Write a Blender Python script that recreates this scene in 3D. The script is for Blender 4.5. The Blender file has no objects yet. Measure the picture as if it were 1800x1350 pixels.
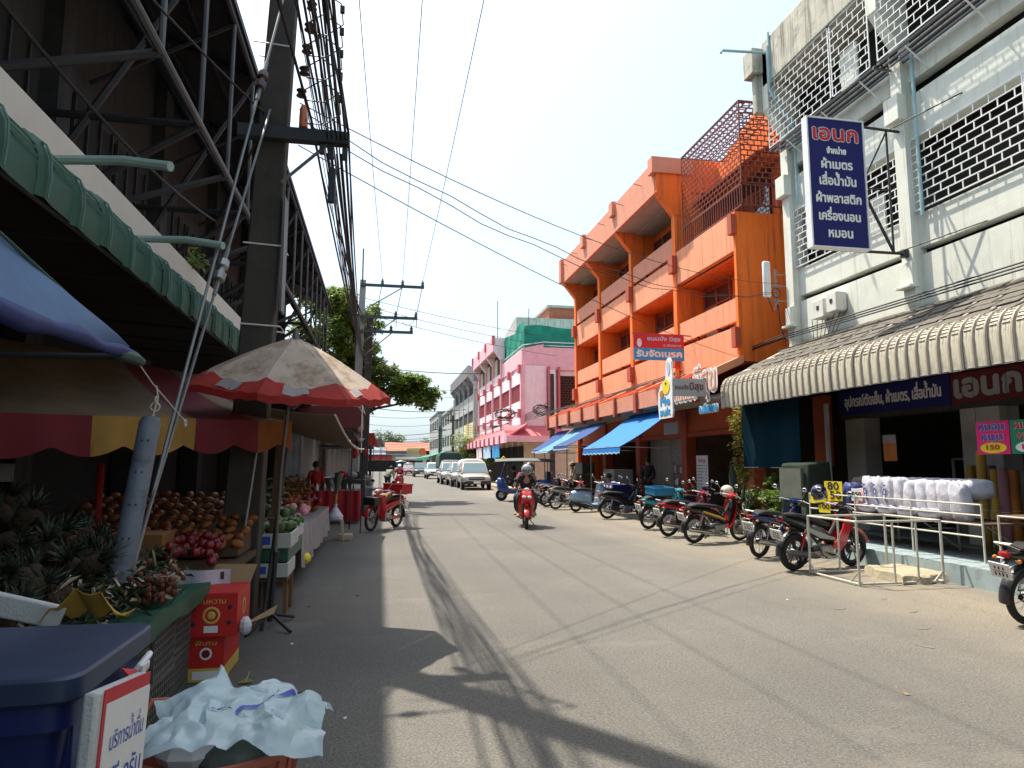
import bpy, bmesh, math, random
from math import *
from mathutils import Vector, Matrix, geometry
random.seed(11)
SC = bpy.context.scene
COL = SC.collection
V = Vector
# ------------------------------------------------------------------ camera, world, sun, exposure
cam = bpy.data.cameras.new('camera'); camo = bpy.data.objects.new('camera', cam); COL.objects.link(camo)
cam.sensor_width = 36; cam.lens = 24.0; cam.clip_start = 0.05; cam.clip_end = 3000
camo.location = (0, 0, 1.65)
camo.rotation_euler = (radians(90 + 6.655), 0, radians(-10.87))
SC.camera = camo
SUN_DIR = V((-0.245, 0.364, 0.899)).normalized()          # towards the sun
wd = bpy.data.worlds.new('World'); SC.world = wd; wd.use_nodes = True
wn = wd.node_tree; bgn = wn.nodes['Background']
sky = wn.nodes.new('ShaderNodeTexSky'); sky.sky_type = 'NISHITA'; sky.sun_disc = False
sky.sun_elevation = asin(SUN_DIR.z); sky.sun_rotation = atan2(SUN_DIR.x, SUN_DIR.y)
sky.altitude = 0; sky.air_density = 1.0; sky.dust_density = 5.0; sky.ozone_density = 1.0
hz = wn.nodes.new('ShaderNodeMix'); hz.data_type = 'RGBA'; hz.inputs['Factor'].default_value = 0.5   # humid white haze veil over the whole sky
wn.links.new(sky.outputs[0], hz.inputs[6]); hz.inputs[7].default_value = (3.7, 4.75, 5.4, 1); wn.links.new(hz.outputs[2], bgn.inputs[0]); bgn.inputs[1].default_value = 0.15
sl = bpy.data.lights.new('sun', 'SUN'); slo = bpy.data.objects.new('sun', sl); COL.objects.link(slo)
sl.energy = 4.5; sl.angle = radians(0.7); sl.color = (1.0, 0.91, 0.77)
slo.rotation_euler = SUN_DIR.to_track_quat('Z', 'Y').to_euler()
slo.location = (0, 0, 30)
SC.view_settings.view_transform = 'Standard'; SC.view_settings.look = 'None'
SC.view_settings.exposure = 0.85; SC.view_settings.gamma = 1.0
SC.cycles.max_bounces = 6; SC.cycles.diffuse_bounces = 2; SC.cycles.transparent_max_bounces = 12
# ------------------------------------------------------------------ materials
MATS = {}
def mat(name, col, rough=0.6, metal=0.0, var=0.12, scale=3.0, bump=0.0, bscale=60.0, streak=None, spots=None,
        sscale=1.0, trans=0.0, emit=0.0, coat=0.0, spec=0.5, sthr=0.5, alpha=1.0):
    """painted / plain surface: base colour broken up by noise, optional run-off streaks and stains, fine relief"""
    if name in MATS: return MATS[name]
    m = bpy.data.materials.new(name); m.use_nodes = True; MATS[name] = m
    nt = m.node_tree; N = nt.nodes; L = nt.links
    p = N['Principled BSDF']; p.inputs['Roughness'].default_value = rough; p.inputs['Metallic'].default_value = metal
    p.inputs['Coat Weight'].default_value = coat; p.inputs['Specular IOR Level'].default_value = spec
    tc = N.new('ShaderNodeTexCoord')
    def noise(sc, det=5, stretch=None, rgh=0.6):
        n = N.new('ShaderNodeTexNoise'); n.inputs['Scale'].default_value = sc; n.inputs['Detail'].default_value = det
        n.inputs['Roughness'].default_value = rgh
        if stretch:
            mp = N.new('ShaderNodeMapping'); mp.inputs['Scale'].default_value = stretch
            L.new(tc.outputs['Object'], mp.inputs[0]); L.new(mp.outputs[0], n.inputs['Vector'])
        else: L.new(tc.outputs['Object'], n.inputs['Vector'])
        return n
    def ramp(src, a, b, ca=(0, 0, 0, 1), cb=(1, 1, 1, 1)):
        r = N.new('ShaderNodeValToRGB'); r.color_ramp.elements[0].position = a; r.color_ramp.elements[1].position = b
        r.color_ramp.elements[0].color = ca; r.color_ramp.elements[1].color = cb
        L.new(src, r.inputs[0]); return r
    def mix(fac, a, b):
        x = N.new('ShaderNodeMix'); x.data_type = 'RGBA'; L.new(fac, x.inputs['Factor'])
        for s, k in ((a, 6), (b, 7)):
            if isinstance(s, tuple): x.inputs[k].default_value = s
            else: L.new(s, x.inputs[k])
        return x.outputs[2]
    c = tuple(col) + (1,)
    lo = tuple(v * (1 - var) for v in col) + (1,); hi = tuple(min(1, v * (1 + var)) for v in col) + (1,)
    n1 = noise(scale)
    out = ramp(n1.outputs[0], 0.3, 0.7, lo, hi).outputs[0]
    if streak:
        n2 = noise(1.0, 6, (7 * sscale, 7 * sscale, 0.35 * sscale), 0.7)
        f = ramp(n2.outputs[0], sthr, sthr + 0.18); out = mix(f.outputs[0], out, tuple(streak) + (1,))
    if spots:
        n3 = noise(1.7 * sscale, 8, None, 0.72)
        f = ramp(n3.outputs[0], sthr + 0.02, sthr + 0.2); out = mix(f.outputs[0], out, tuple(spots) + (1,))
    L.new(out, p.inputs['Base Color'])
    if bump:
        nb = noise(bscale, 3); b = N.new('ShaderNodeBump'); b.inputs['Strength'].default_value = bump
        b.inputs['Distance'].default_value = 0.02; L.new(nb.outputs[0], b.inputs['Height']); L.new(b.outputs[0], p.inputs['Normal'])
    if rough > 0.15 and metal < 0.5:
        mr = N.new('ShaderNodeMapRange'); mr.inputs[3].default_value = max(0.05, rough - 0.1); mr.inputs[4].default_value = min(1, rough + 0.1)
        L.new(n1.outputs[0], mr.inputs[0]); L.new(mr.outputs[0], p.inputs['Roughness'])
    if emit:
        L.new(out, p.inputs['Emission Color']); p.inputs['Emission Strength'].default_value = emit
    if trans:
        t = N.new('ShaderNodeBsdfTranslucent'); L.new(out, t.inputs[0]); ms = N.new('ShaderNodeMixShader'); ms.inputs[0].default_value = trans
        L.new(p.outputs[0], ms.inputs[1]); L.new(t.outputs[0], ms.inputs[2]); L.new(ms.outputs[0], N['Material Output'].inputs[0])
    if alpha < 1: p.inputs['Alpha'].default_value = alpha
    return m
def asphalt():
    m = bpy.data.materials.new('asphalt'); m.use_nodes = True; nt = m.node_tree; N = nt.nodes; L = nt.links
    p = N['Principled BSDF']; tc = N.new('ShaderNodeTexCoord')
    def noise(sc, det, st=None, rg=0.6):
        n = N.new('ShaderNodeTexNoise'); n.inputs['Scale'].default_value = sc; n.inputs['Detail'].default_value = det; n.inputs['Roughness'].default_value = rg
        if st:
            mp = N.new('ShaderNodeMapping'); mp.inputs['Scale'].default_value = st; L.new(tc.outputs['Object'], mp.inputs[0]); L.new(mp.outputs[0], n.inputs['Vector'])
        else: L.new(tc.outputs['Object'], n.inputs['Vector'])
        return n
    def ramp(src, els):
        r = N.new('ShaderNodeValToRGB'); cr = r.color_ramp
        while len(cr.elements) < len(els): cr.elements.new(0.5)
        for e, (po, c) in zip(cr.elements, els): e.position = po; e.color = c if len(c) == 4 else (*c, 1)
        L.new(src, r.inputs[0]); return r
    def mix(f, a, b, mode='MIX'):
        x = N.new('ShaderNodeMix'); x.data_type = 'RGBA'; x.blend_type = mode
        if isinstance(f, float): x.inputs['Factor'].default_value = f
        else: L.new(f, x.inputs['Factor'])
        for s, k in ((a, 6), (b, 7)):
            if isinstance(s, tuple): x.inputs[k].default_value = s
            else: L.new(s, x.inputs[k])
        return x.outputs[2]
    base = ramp(noise(0.35, 6).outputs[0], [(0.3, (.104, .099, .090)), (0.55, (.134, .127, .114)), (0.75, (.164, .156, .141))]).outputs[0]
    # dusty concrete-coloured strip along the shop side, tyre-polished lanes
    sep = N.new('ShaderNodeSeparateXYZ'); L.new(tc.outputs['Object'], sep.inputs[0])
    wob = noise(0.8, 5)
    ad = N.new('ShaderNodeMath'); ad.operation = 'MULTIPLY_ADD'; ad.inputs[1].default_value = 2.2; L.new(wob.outputs[0], ad.inputs[0]); L.new(sep.outputs[0], ad.inputs[2])
    dust = ramp(ad.outputs[0], [(0.0, (0, 0, 0)), (1.0, (1, 1, 1))])
    mr = N.new('ShaderNodeMapRange'); mr.inputs[1].default_value = 5.6; mr.inputs[2].default_value = 8.4; L.new(ad.outputs[0], mr.inputs[0])
    base = mix(mr.outputs[0], base, (.235, .205, .155, 1))
    lane = noise(1.0, 3, (1.1, 0.03, 1)); base = mix(ramp(lane.outputs[0], [(0.45, (0, 0, 0)), (0.7, (.5, .5, .5))]).outputs[0], base, (.105, .098, .085, 1))
    # aggregate speckle
    vor = N.new('ShaderNodeTexVoronoi'); vor.inputs['Scale'].default_value = 70; L.new(tc.outputs['Object'], vor.inputs['Vector'])
    sp = ramp(vor.outputs['Distance'], [(0.0, (.6, .6, .6)), (0.35, (1.15, 1.15, 1.15)), (0.8, (.7, .7, .7))])
    base = mix(0.8, base, sp.outputs[0], 'MULTIPLY')
    n5 = noise(60, 4, None, .8); base = mix(0.85, base, ramp(n5.outputs[0], [(0.34, (.45, .45, .46)), (0.56, (1.1, 1.1, 1.1)), (0.68, (2.1, 2.05, 1.95))]).outputs[0], 'MULTIPLY')
    # oil and tar stains, stretched across
    st = ramp(noise(1.0, 7, (1.1, 2.4, 1), .75).outputs[0], [(0.60, (0, 0, 0)), (0.74, (.55, .55, .55))]); base = mix(st.outputs[0], base, (.06, .055, .05, 1))
    sl_ = ramp(noise(1.0, 8, (.45, .9, 1), .7).outputs[0], [(0.56, (0, 0, 0)), (0.7, (.5, .5, .5))]); base = mix(sl_.outputs[0], base, (.19, .172, .145, 1))
    # cracks
    dn = noise(1.3, 4); va = N.new('ShaderNodeVectorMath'); va.operation = 'ADD'; L.new(tc.outputs['Object'], va.inputs[0]); L.new(dn.outputs['Color'], va.inputs[1])
    vc = N.new('ShaderNodeTexVoronoi'); vc.feature = 'DISTANCE_TO_EDGE'; vc.inputs['Scale'].default_value = 0.23; L.new(va.outputs[0], vc.inputs['Vector'])
    ck = ramp(vc.outputs['Distance'], [(0.0, (.35, .35, .35)), (0.0022, (0, 0, 0))]); base = mix(ck.outputs[0], base, (.08, .075, .065, 1))
    L.new(base, p.inputs['Base Color']); p.inputs['Roughness'].default_value = 0.85
    b = N.new('ShaderNodeBump'); b.inputs['Strength'].default_value = 0.55; b.inputs['Distance'].default_value = 0.012
    L.new(n5.outputs[0], b.inputs['Height']); L.new(b.outputs[0], p.inputs['Normal'])
    return m
def leafmat(name, c1, c2, tr=0.35):
    m = bpy.data.materials.new(name); m.use_nodes = True; N = m.node_tree.nodes; L = m.node_tree.links
    p = N['Principled BSDF']; p.inputs['Roughness'].default_value = 0.5
    tc = N.new('ShaderNodeTexCoord'); n = N.new('ShaderNodeTexNoise'); n.inputs['Scale'].default_value = 2.5; n.inputs['Detail'].default_value = 6
    L.new(tc.outputs['Object'], n.inputs['Vector'])
    r = N.new('ShaderNodeValToRGB'); r.color_ramp.elements[0].color = (*c1, 1); r.color_ramp.elements[1].color = (*c2, 1)
    r.color_ramp.elements[0].position = .35; r.color_ramp.elements[1].position = .7
    L.new(n.outputs[0], r.inputs[0]); L.new(r.outputs[0], p.inputs['Base Color'])
    t = N.new('ShaderNodeBsdfTranslucent'); L.new(r.outputs[0], t.inputs[0]); ms = N.new('ShaderNodeMixShader'); ms.inputs[0].default_value = tr
    L.new(p.outputs[0], ms.inputs[1]); L.new(t.outputs[0], ms.inputs[2]); L.new(ms.outputs[0], N['Material Output'].inputs[0])
    return m
def glassmat(name, col, rough=0.04):
    m = mat(name, col, rough=rough, var=0.05, spec=1.0, coat=0.4); return m
M = dict(
 asphalt=asphalt(),
 earth=mat('bare_ground', (.20, .17, .13), .95, spots=(.12, .11, .09), bump=.4, bscale=20),
 kerbconc=mat('gutter_concrete', (.13, .12, .105), .9, spots=(.07, .065, .06), bump=.5, bscale=35, sscale=2),
 tile=mat('platform_tile', (.30, .38, .40), .45, var=.15, spots=(.2, .22, .2), sscale=1.5),
 grout=mat('tile_grout', (.10, .11, .11), .9),
 white=mat('old_white_render', (.70, .72, .64), .8, var=.06, streak=(.46, .44, .36), sthr=.54, bump=.15, bscale=25),
 whitedirty=mat('mouldy_concrete', (.50, .48, .40), .9, var=.15, streak=(.12, .11, .09), spots=(.17, .16, .13), sthr=.50, bump=.3, bscale=18),
 whitebar=mat('white_painted_bar', (.74, .76, .76), .5, var=.08, scale=9, spots=(.40, .34, .26), sthr=.60),
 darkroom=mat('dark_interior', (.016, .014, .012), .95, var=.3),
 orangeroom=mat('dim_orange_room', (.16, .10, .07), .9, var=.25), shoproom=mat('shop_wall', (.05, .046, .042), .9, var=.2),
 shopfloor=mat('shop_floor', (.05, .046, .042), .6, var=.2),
 shingle=mat('grey_roof_tile', (.12, .108, .09), .9, var=.35, scale=5, spots=(.075, .07, .06), bump=.4),
 awnw=mat('weathered_white_sheet', (.56, .53, .42), .6, var=.12, scale=6, streak=(.10, .08, .055), sthr=.445, sscale=1.6),
 awnrib=mat('weathered_white_rib', (.40, .34, .27), .6, streak=(.12, .11, .09), sthr=.50, sscale=2),
 pillar=mat('pillar_plaster', (.42, .40, .35), .8, streak=(.25, .22, .18), sthr=.55),
 orange=mat('orange_paint', (.92, .18, .015), .75, var=.07, scale=1.2, streak=(.45, .10, .03), sthr=.50),  # deeper tone of the one orange paint, matched to its shaded walls
 orangef=mat('sunlit_orange_paint', (.84, .33, .175), .75, var=.06, scale=1.2, streak=(.50, .18, .10), sthr=.50),  # same orange paint, with the sunlight on the front put into the colour
 salmon=mat('faded_salmon_paint', (.68, .27, .17), .8, var=.08, streak=(.40, .2, .14), sthr=.56),
 brick=mat('red_brown_paint', (.42, .075, .035), .75, var=.1),
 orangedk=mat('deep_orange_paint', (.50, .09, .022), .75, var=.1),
 ceil=mat('grey_soffit', (.40, .36, .31), .9),
 rust=mat('rust_red_steel', (.16, .035, .022), .7, var=.3, scale=8),
 redtile=mat('red_clay_tile', (.42, .10, .04), .8, var=.25, scale=8),
 glassd=glassmat('dark_window_glass', (.02, .025, .03)),
 curtain=mat('beige_shutter_panel', (.50, .40, .28), .8, var=.15),
 shutter=mat('grey_roller_shutter', (.34, .31, .27), .55, metal=.2, var=.12, streak=(.2, .17, .13)),
 pinkl=mat('pale_pink_paint', (.84, .66, .69), .8, var=.06, streak=(.52, .34, .33), sthr=.58),
 pinkd=mat('strong_pink_paint', (.76, .42, .48), .8, var=.08, streak=(.45, .18, .2), sthr=.6),
 pinkr=mat('dusty_red_pink_trim', (.55, .12, .14), .8, var=.12),
 greynet=mat('green_shade_net', (.02, .33, .24), .9, var=.25, scale=2, trans=.3),
 greenlt=mat('pale_green_sheet', (.25, .60, .45), .8, var=.1),
 concf=mat('weathered_grey_concrete', (.40, .41, .40), .9, var=.12, streak=(.14, .14, .14), spots=(.2, .2, .2), sthr=.52),
 concd=mat('dark_stained_concrete', (.17, .175, .18), .9, var=.25, streak=(.07, .07, .07)),
 yellowp=mat('pale_yellow_panel', (.60, .52, .24), .8),
 roofred=mat('rusty_red_roof', (.36, .12, .07), .8, var=.2),
 bluewall=mat('dusty_blue_wall', (.17, .22, .30), .8),
 cream=mat('cream_wall', (.62, .56, .42), .8),
 redsign=mat('red_shop_sign', (.45, .05, .05), .5),
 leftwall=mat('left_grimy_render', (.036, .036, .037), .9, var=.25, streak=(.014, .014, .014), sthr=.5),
 slabwhite=mat('canopy_slab_white', (.66, .62, .58), .8, var=.05, streak=(.45, .42, .38), sthr=.62),
 steelblk=mat('dark_steel', (.035, .035, .04), .6, metal=.3, var=.3),
 steelgrey=mat('dull_grey_steel', (.14, .14, .145), .5, metal=.5, var=.2),
 rooftin=mat('dark_tin_roof', (.05, .05, .055), .7, metal=.2, var=.3),
 greenawn=mat('green_awning_sheet', (.022, .095, .068), .6, var=.12, scale=6, streak=(.03, .07, .055), sthr=.52),
 greenrib=mat('green_awning_rib', (.07, .20, .155), .5, var=.15),
 pvc=mat('pale_green_pvc', (.30, .42, .38), .5, var=.1),
 pvcblue=mat('blue_grey_pvc', (.30, .48, .52), .5, var=.12),
 pole=mat('power_pole_concrete', (.06, .052, .045), .95, var=.2, spots=(.05, .045, .04), bump=.35, bscale=20),
 polelt=mat('grey_pole_concrete', (.36, .35, .33), .9, var=.12, spots=(.2, .19, .17)),
 cable=mat('black_cable', (.012, .012, .013), .6, var=.2),
 wire=mat('aluminium_wire', (.12, .12, .12), .5, metal=.4, var=.1),
 porcelain=mat('brown_porcelain', (.05, .03, .025), .25, var=.2),
 arm=mat('green_grey_crossarm', (.05, .075, .07), .6, var=.2),
 galv=mat('galvanised_wire', (.22, .23, .24), .5, metal=.6, var=.15),
 bluegrey=mat('blue_grey_guard', (.13, .15, .19), .6, var=.2, scale=6, spots=(.03, .033, .05), sscale=2, sthr=.49),
 cartonlabel=mat('carton_print_label', (.4, .4, .4)), bark=mat('tree_bark', (.09, .065, .045), .9, bump=.5, bscale=12),
 leaf=leafmat('green_leaves', (.07, .15, .015), (.22, .34, .04), .45),
 leafd=leafmat('dark_leaves', (.03, .06, .015), (.08, .13, .03)),
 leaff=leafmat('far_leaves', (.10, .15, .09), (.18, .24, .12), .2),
 leafy=leafmat('yellow_green_leaves', (.16, .20, .04), (.42, .40, .12)),
 leafr=leafmat('orange_red_leaves', (.40, .12, .03), (.55, .30, .08)),
 rubber=mat('tyre_rubber', (.02, .02, .02), .85, var=.2, scale=20),
 chrome=mat('chrome', (.60, .60, .60), .18, metal=1, var=.05),
 alu=mat('cast_alloy', (.36, .36, .36), .35, metal=.8, var=.1),
 blackp=mat('black_plastic', (.02, .02, .022), .4, var=.2),
 seat=mat('black_vinyl_seat', (.018, .018, .02), .5, var=.2),
 red=mat('red_motorcycle_paint', (.50, .014, .016), .22, coat=.6, var=.06),
 crimson=mat('crimson_paint', (.28, .012, .03), .25, coat=.6, var=.06),
 blackgl=mat('black_gloss_paint', (.012, .012, .014), .18, coat=.6, var=.1),
 navy=mat('navy_gloss_paint', (.015, .03, .10), .2, coat=.6, var=.1),
 teal=mat('teal_paint', (.04, .30, .36), .25, coat=.5, var=.08),
 ltblue=mat('light_blue_paint', (.33, .45, .60), .25, coat=.5, var=.05),
 silver=mat('silver_grey_paint', (.36, .34, .31), .3, metal=.4, coat=.5, var=.05),
 orangep=mat('orange_paint_gloss', (.55, .13, .03), .3, coat=.4),
 lamp=mat('clear_lamp_lens', (.75, .75, .72), .1, var=.1, spec=1),
 amber=mat('amber_lens', (.75, .25, .02), .2),
 redlens=mat('red_lens', (.35, .01, .01), .2),
 plate=mat('white_number_plate', (.75, .75, .75), .5, var=.05),
 ink=mat('dark_ink', (.02, .02, .04), .7, var=.1),
 mirror=mat('mirror_glass', (.85, .87, .9), .05, metal=1, var=.02),
 cargold=mat('bronze_silver_car_paint', (.36, .33, .28), .3, metal=.5, coat=.6, var=.04),
 carwhite=mat('white_car_paint', (.72, .72, .68), .3, coat=.6, var=.04),
 cardark=mat('dark_blue_car_paint', (.02, .03, .05), .25, coat=.6, var=.05),
 carred=mat('dark_red_car_paint', (.25, .03, .03), .25, coat=.6, var=.05),
 carglass=glassmat('car_glass', (.10, .17, .19)),
 tukblue=mat('blue_vehicle_paint', (.03, .07, .26), .3, coat=.4, var=.1),
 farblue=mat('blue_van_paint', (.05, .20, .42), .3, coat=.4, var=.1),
 canvasgreen=mat('dark_green_canvas', (.02, .055, .05), .85, var=.2),
 greycanvas=mat('grey_vinyl_roof', (.09, .10, .09), .6, var=.15),
 blueawn=mat('bright_blue_canvas', (.010, .22, .66), .7, var=.08, trans=.28),
 blueawn2=mat('faded_blue_canvas', (.08, .30, .50), .75, var=.12, streak=(.30, .42, .55), trans=.25),
 bluedk=mat('dark_blue_canvas', (.006, .06, .24), .8, var=.1, trans=.15),
 fringe=mat('pale_blue_trim', (.45, .60, .78), .8),
 signblue=mat('navy_sign_face', (.006, .010, .12), .8, var=.06),
 signred=mat('sign_red', (.55, .02, .035), .5, var=.06),
 signdred=mat('dark_red_sign', (.13, .012, .012), .5, var=.1),
 signwhite=mat('sign_white', (.78, .78, .78), .5, var=.04),
 signpink=mat('sign_magenta', (.72, .01, .16), .5, var=.04),
 signgreen=mat('sign_green', (.01, .20, .11), .5, var=.05),
 signyellow=mat('sign_yellow', (.80, .62, .02), .5, var=.05),
 signsky=mat('sign_sky_blue', (.02, .30, .62), .5, var=.05),
 signgrey=mat('sign_grey', (.36, .36, .36), .6, var=.06),
 stickblue=mat('blue_print', (.03, .07, .45), .5),
 umbw=mat('grubby_white_canopy_cloth', (.60, .49, .40), .85, var=.18, scale=2, spots=(.26, .16, .10), sthr=.46, sscale=1.3, trans=.28),
 umbr=mat('red_canopy_cloth', (.42, .035, .030), .8, var=.25, spots=(.3, .05, .04), trans=.3),
 tenty=mat('old_yellow_canvas', (.32, .18, .04), .85, var=.2, spots=(.25, .13, .06), trans=.12),
 tentt=mat('tan_canvas_top', (.16, .105, .060), .85, var=.2, spots=(.12, .08, .05), trans=.06),
 tentr=mat('old_red_canvas', (.15, .010, .02), .85, var=.2, spots=(.13, .02, .03), trans=.12),
 tento=mat('old_orange_canvas', (.24, .07, .012), .85, var=.2, trans=.15),
 tarpb=mat('blue_tarpaulin', (.10, .20, .40), .55, var=.12, scale=2, bump=.3, bscale=9, trans=.2),
 tarpdk=mat('dark_blue_tarp_hem', (.012, .03, .16), .6, var=.2, bump=.3, bscale=12),
 tarpg=mat('dark_green_roll', (.01, .06, .05), .5, var=.2),
 rope=mat('white_rope', (.55, .52, .48), .9),
 binb=mat('blue_bin_plastic', (.012, .022, .12), .4, var=.1, scale=5, spots=(.06, .07, .16), sscale=3, sthr=.6),
 binlid=mat('blue_grey_bin_lid', (.030, .048, .10), .42, var=.12, scale=4),
 foam=mat('white_foam', (.50, .51, .51), .8, var=.05, bump=.3, bscale=90),
 bag=mat('translucent_plastic_bag', (.64, .80, .86), .25, var=.05, spots=(.54, .72, .80), sthr=.55, trans=.3, bump=.5, bscale=9),
 basket=mat('terracotta_plastic', (.38, .10, .06), .45, var=.1),
 boxr=mat('red_carton', (.55, .018, .014), .55, var=.08),
 boxy=mat('yellow_carton_print', (.62, .45, .10), .6, var=.08),
 card=mat('brown_cardboard', (.30, .19, .10), .85, var=.1),
 crate=mat('grey_plastic_crate', (.12, .115, .11), .55, var=.15),
 greentarp=mat('green_plastic_sheet', (.03, .12, .075), .45, var=.2, trans=.15),
 cloth=mat('pale_table_cloth', (.30, .27, .27), .85, var=.15, scale=9),
 redcloth=mat('red_table_cloth', (.32, .010, .018), .8, var=.15),
 wood=mat('brown_wood', (.09, .05, .025), .75, var=.2),
 woodo=mat('orange_wood', (.2, .09, .03), .75, var=.2),
 stool=mat('beige_plastic_stool', (.45, .36, .24), .5, var=.1),
 mango=mat('orange_fruit_skin', (.22, .066, .008), .5, var=.3, scale=14),
 apple=mat('red_fruit_skin', (.17, .008, .012), .3, var=.3, scale=14),
 greenfruit=mat('green_fruit_skin', (.06, .12, .03), .5, var=.3, scale=10),
 pine=mat('pineapple_skin', (.035, .020, .008), .8, var=.4, scale=25, bump=.8, bscale=40),
 pineleaf=mat('pineapple_crown', (.018, .030, .018), .6, var=.25),
 lychee=mat('red_brown_fruit', (.13, .035, .02), .7, var=.3, scale=30),
 skin=mat('skin', (.38, .21, .14), .6, var=.05),
 hair=mat('black_hair', (.012, .01, .01), .6),
 clothdk=mat('black_cloth', (.02, .02, .023), .85), clothjean=mat('dark_denim', (.03, .04, .07), .9),
 clothred=mat('maroon_cloth', (.24, .02, .04), .85), clotholive=mat('olive_grey_cloth', (.22, .24, .18), .9),
 clothor=mat('rust_orange_cloth', (.38, .11, .04), .9), clothtan=mat('tan_cloth', (.45, .33, .2), .9),
 shoe=mat('sandal', (.3, .2, .14), .7),
 pillow=mat('white_pillow_bag', (.60, .60, .68), .4, var=.1, scale=5, spots=(.34, .32, .46), sthr=.55, bump=.6, bscale=10),
 pinkbag=mat('pink_bag', (.70, .28, .33), .6, var=.1), navybag=mat('navy_bag', (.02, .035, .16), .6, var=.15),
 redbag=mat('red_bag', (.42, .05, .05), .5, var=.2), greybag=mat('grey_green_bag', (.10, .11, .09), .6, var=.2),
 rollg=mat('mustard_cloth_roll', (.42, .24, .03), .6, var=.15), rollo=mat('orange_cloth_roll', (.45, .14, .02), .6, var=.15),
 rollp=mat('mauve_cloth_roll', (.24, .10, .12), .6, var=.2), bluecush=mat('blue_cushion_cloth', (.05, .17, .45), .7, var=.3, scale=9),
 bluebasket=mat('blue_plastic_basket', (.03, .20, .38), .45, var=.1),
 navytarp=mat('dark_teal_tarp', (.003, .020, .034), .9, var=.2, spec=.05), rackbar=mat('worn_cream_pipe', (.50, .48, .41), .55, var=.12, scale=9, spots=(.26, .17, .10), sthr=.52), greencloth=mat('faded_green_cloth', (.035, .050, .036), .95, spec=.1, var=.2),
 helmetw=mat('cream_helmet', (.60, .54, .42), .25, coat=.5), helmetb=mat('dark_blue_helmet', (.02, .02, .07), .15, coat=.7),
 helmets=mat('silver_helmet', (.30, .33, .36), .2, coat=.6),
 meter=mat('meter_box_cream', (.66, .66, .60), .6, spots=(.45, .42, .35), sthr=.6),
 pot=mat('grey_plant_pot', (.20, .18, .16), .9), slabp=mat('pale_concrete_slab', (.34, .30, .21), .95, var=.15, spots=(.22, .19, .13), bump=.9, bscale=20),
)
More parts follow.
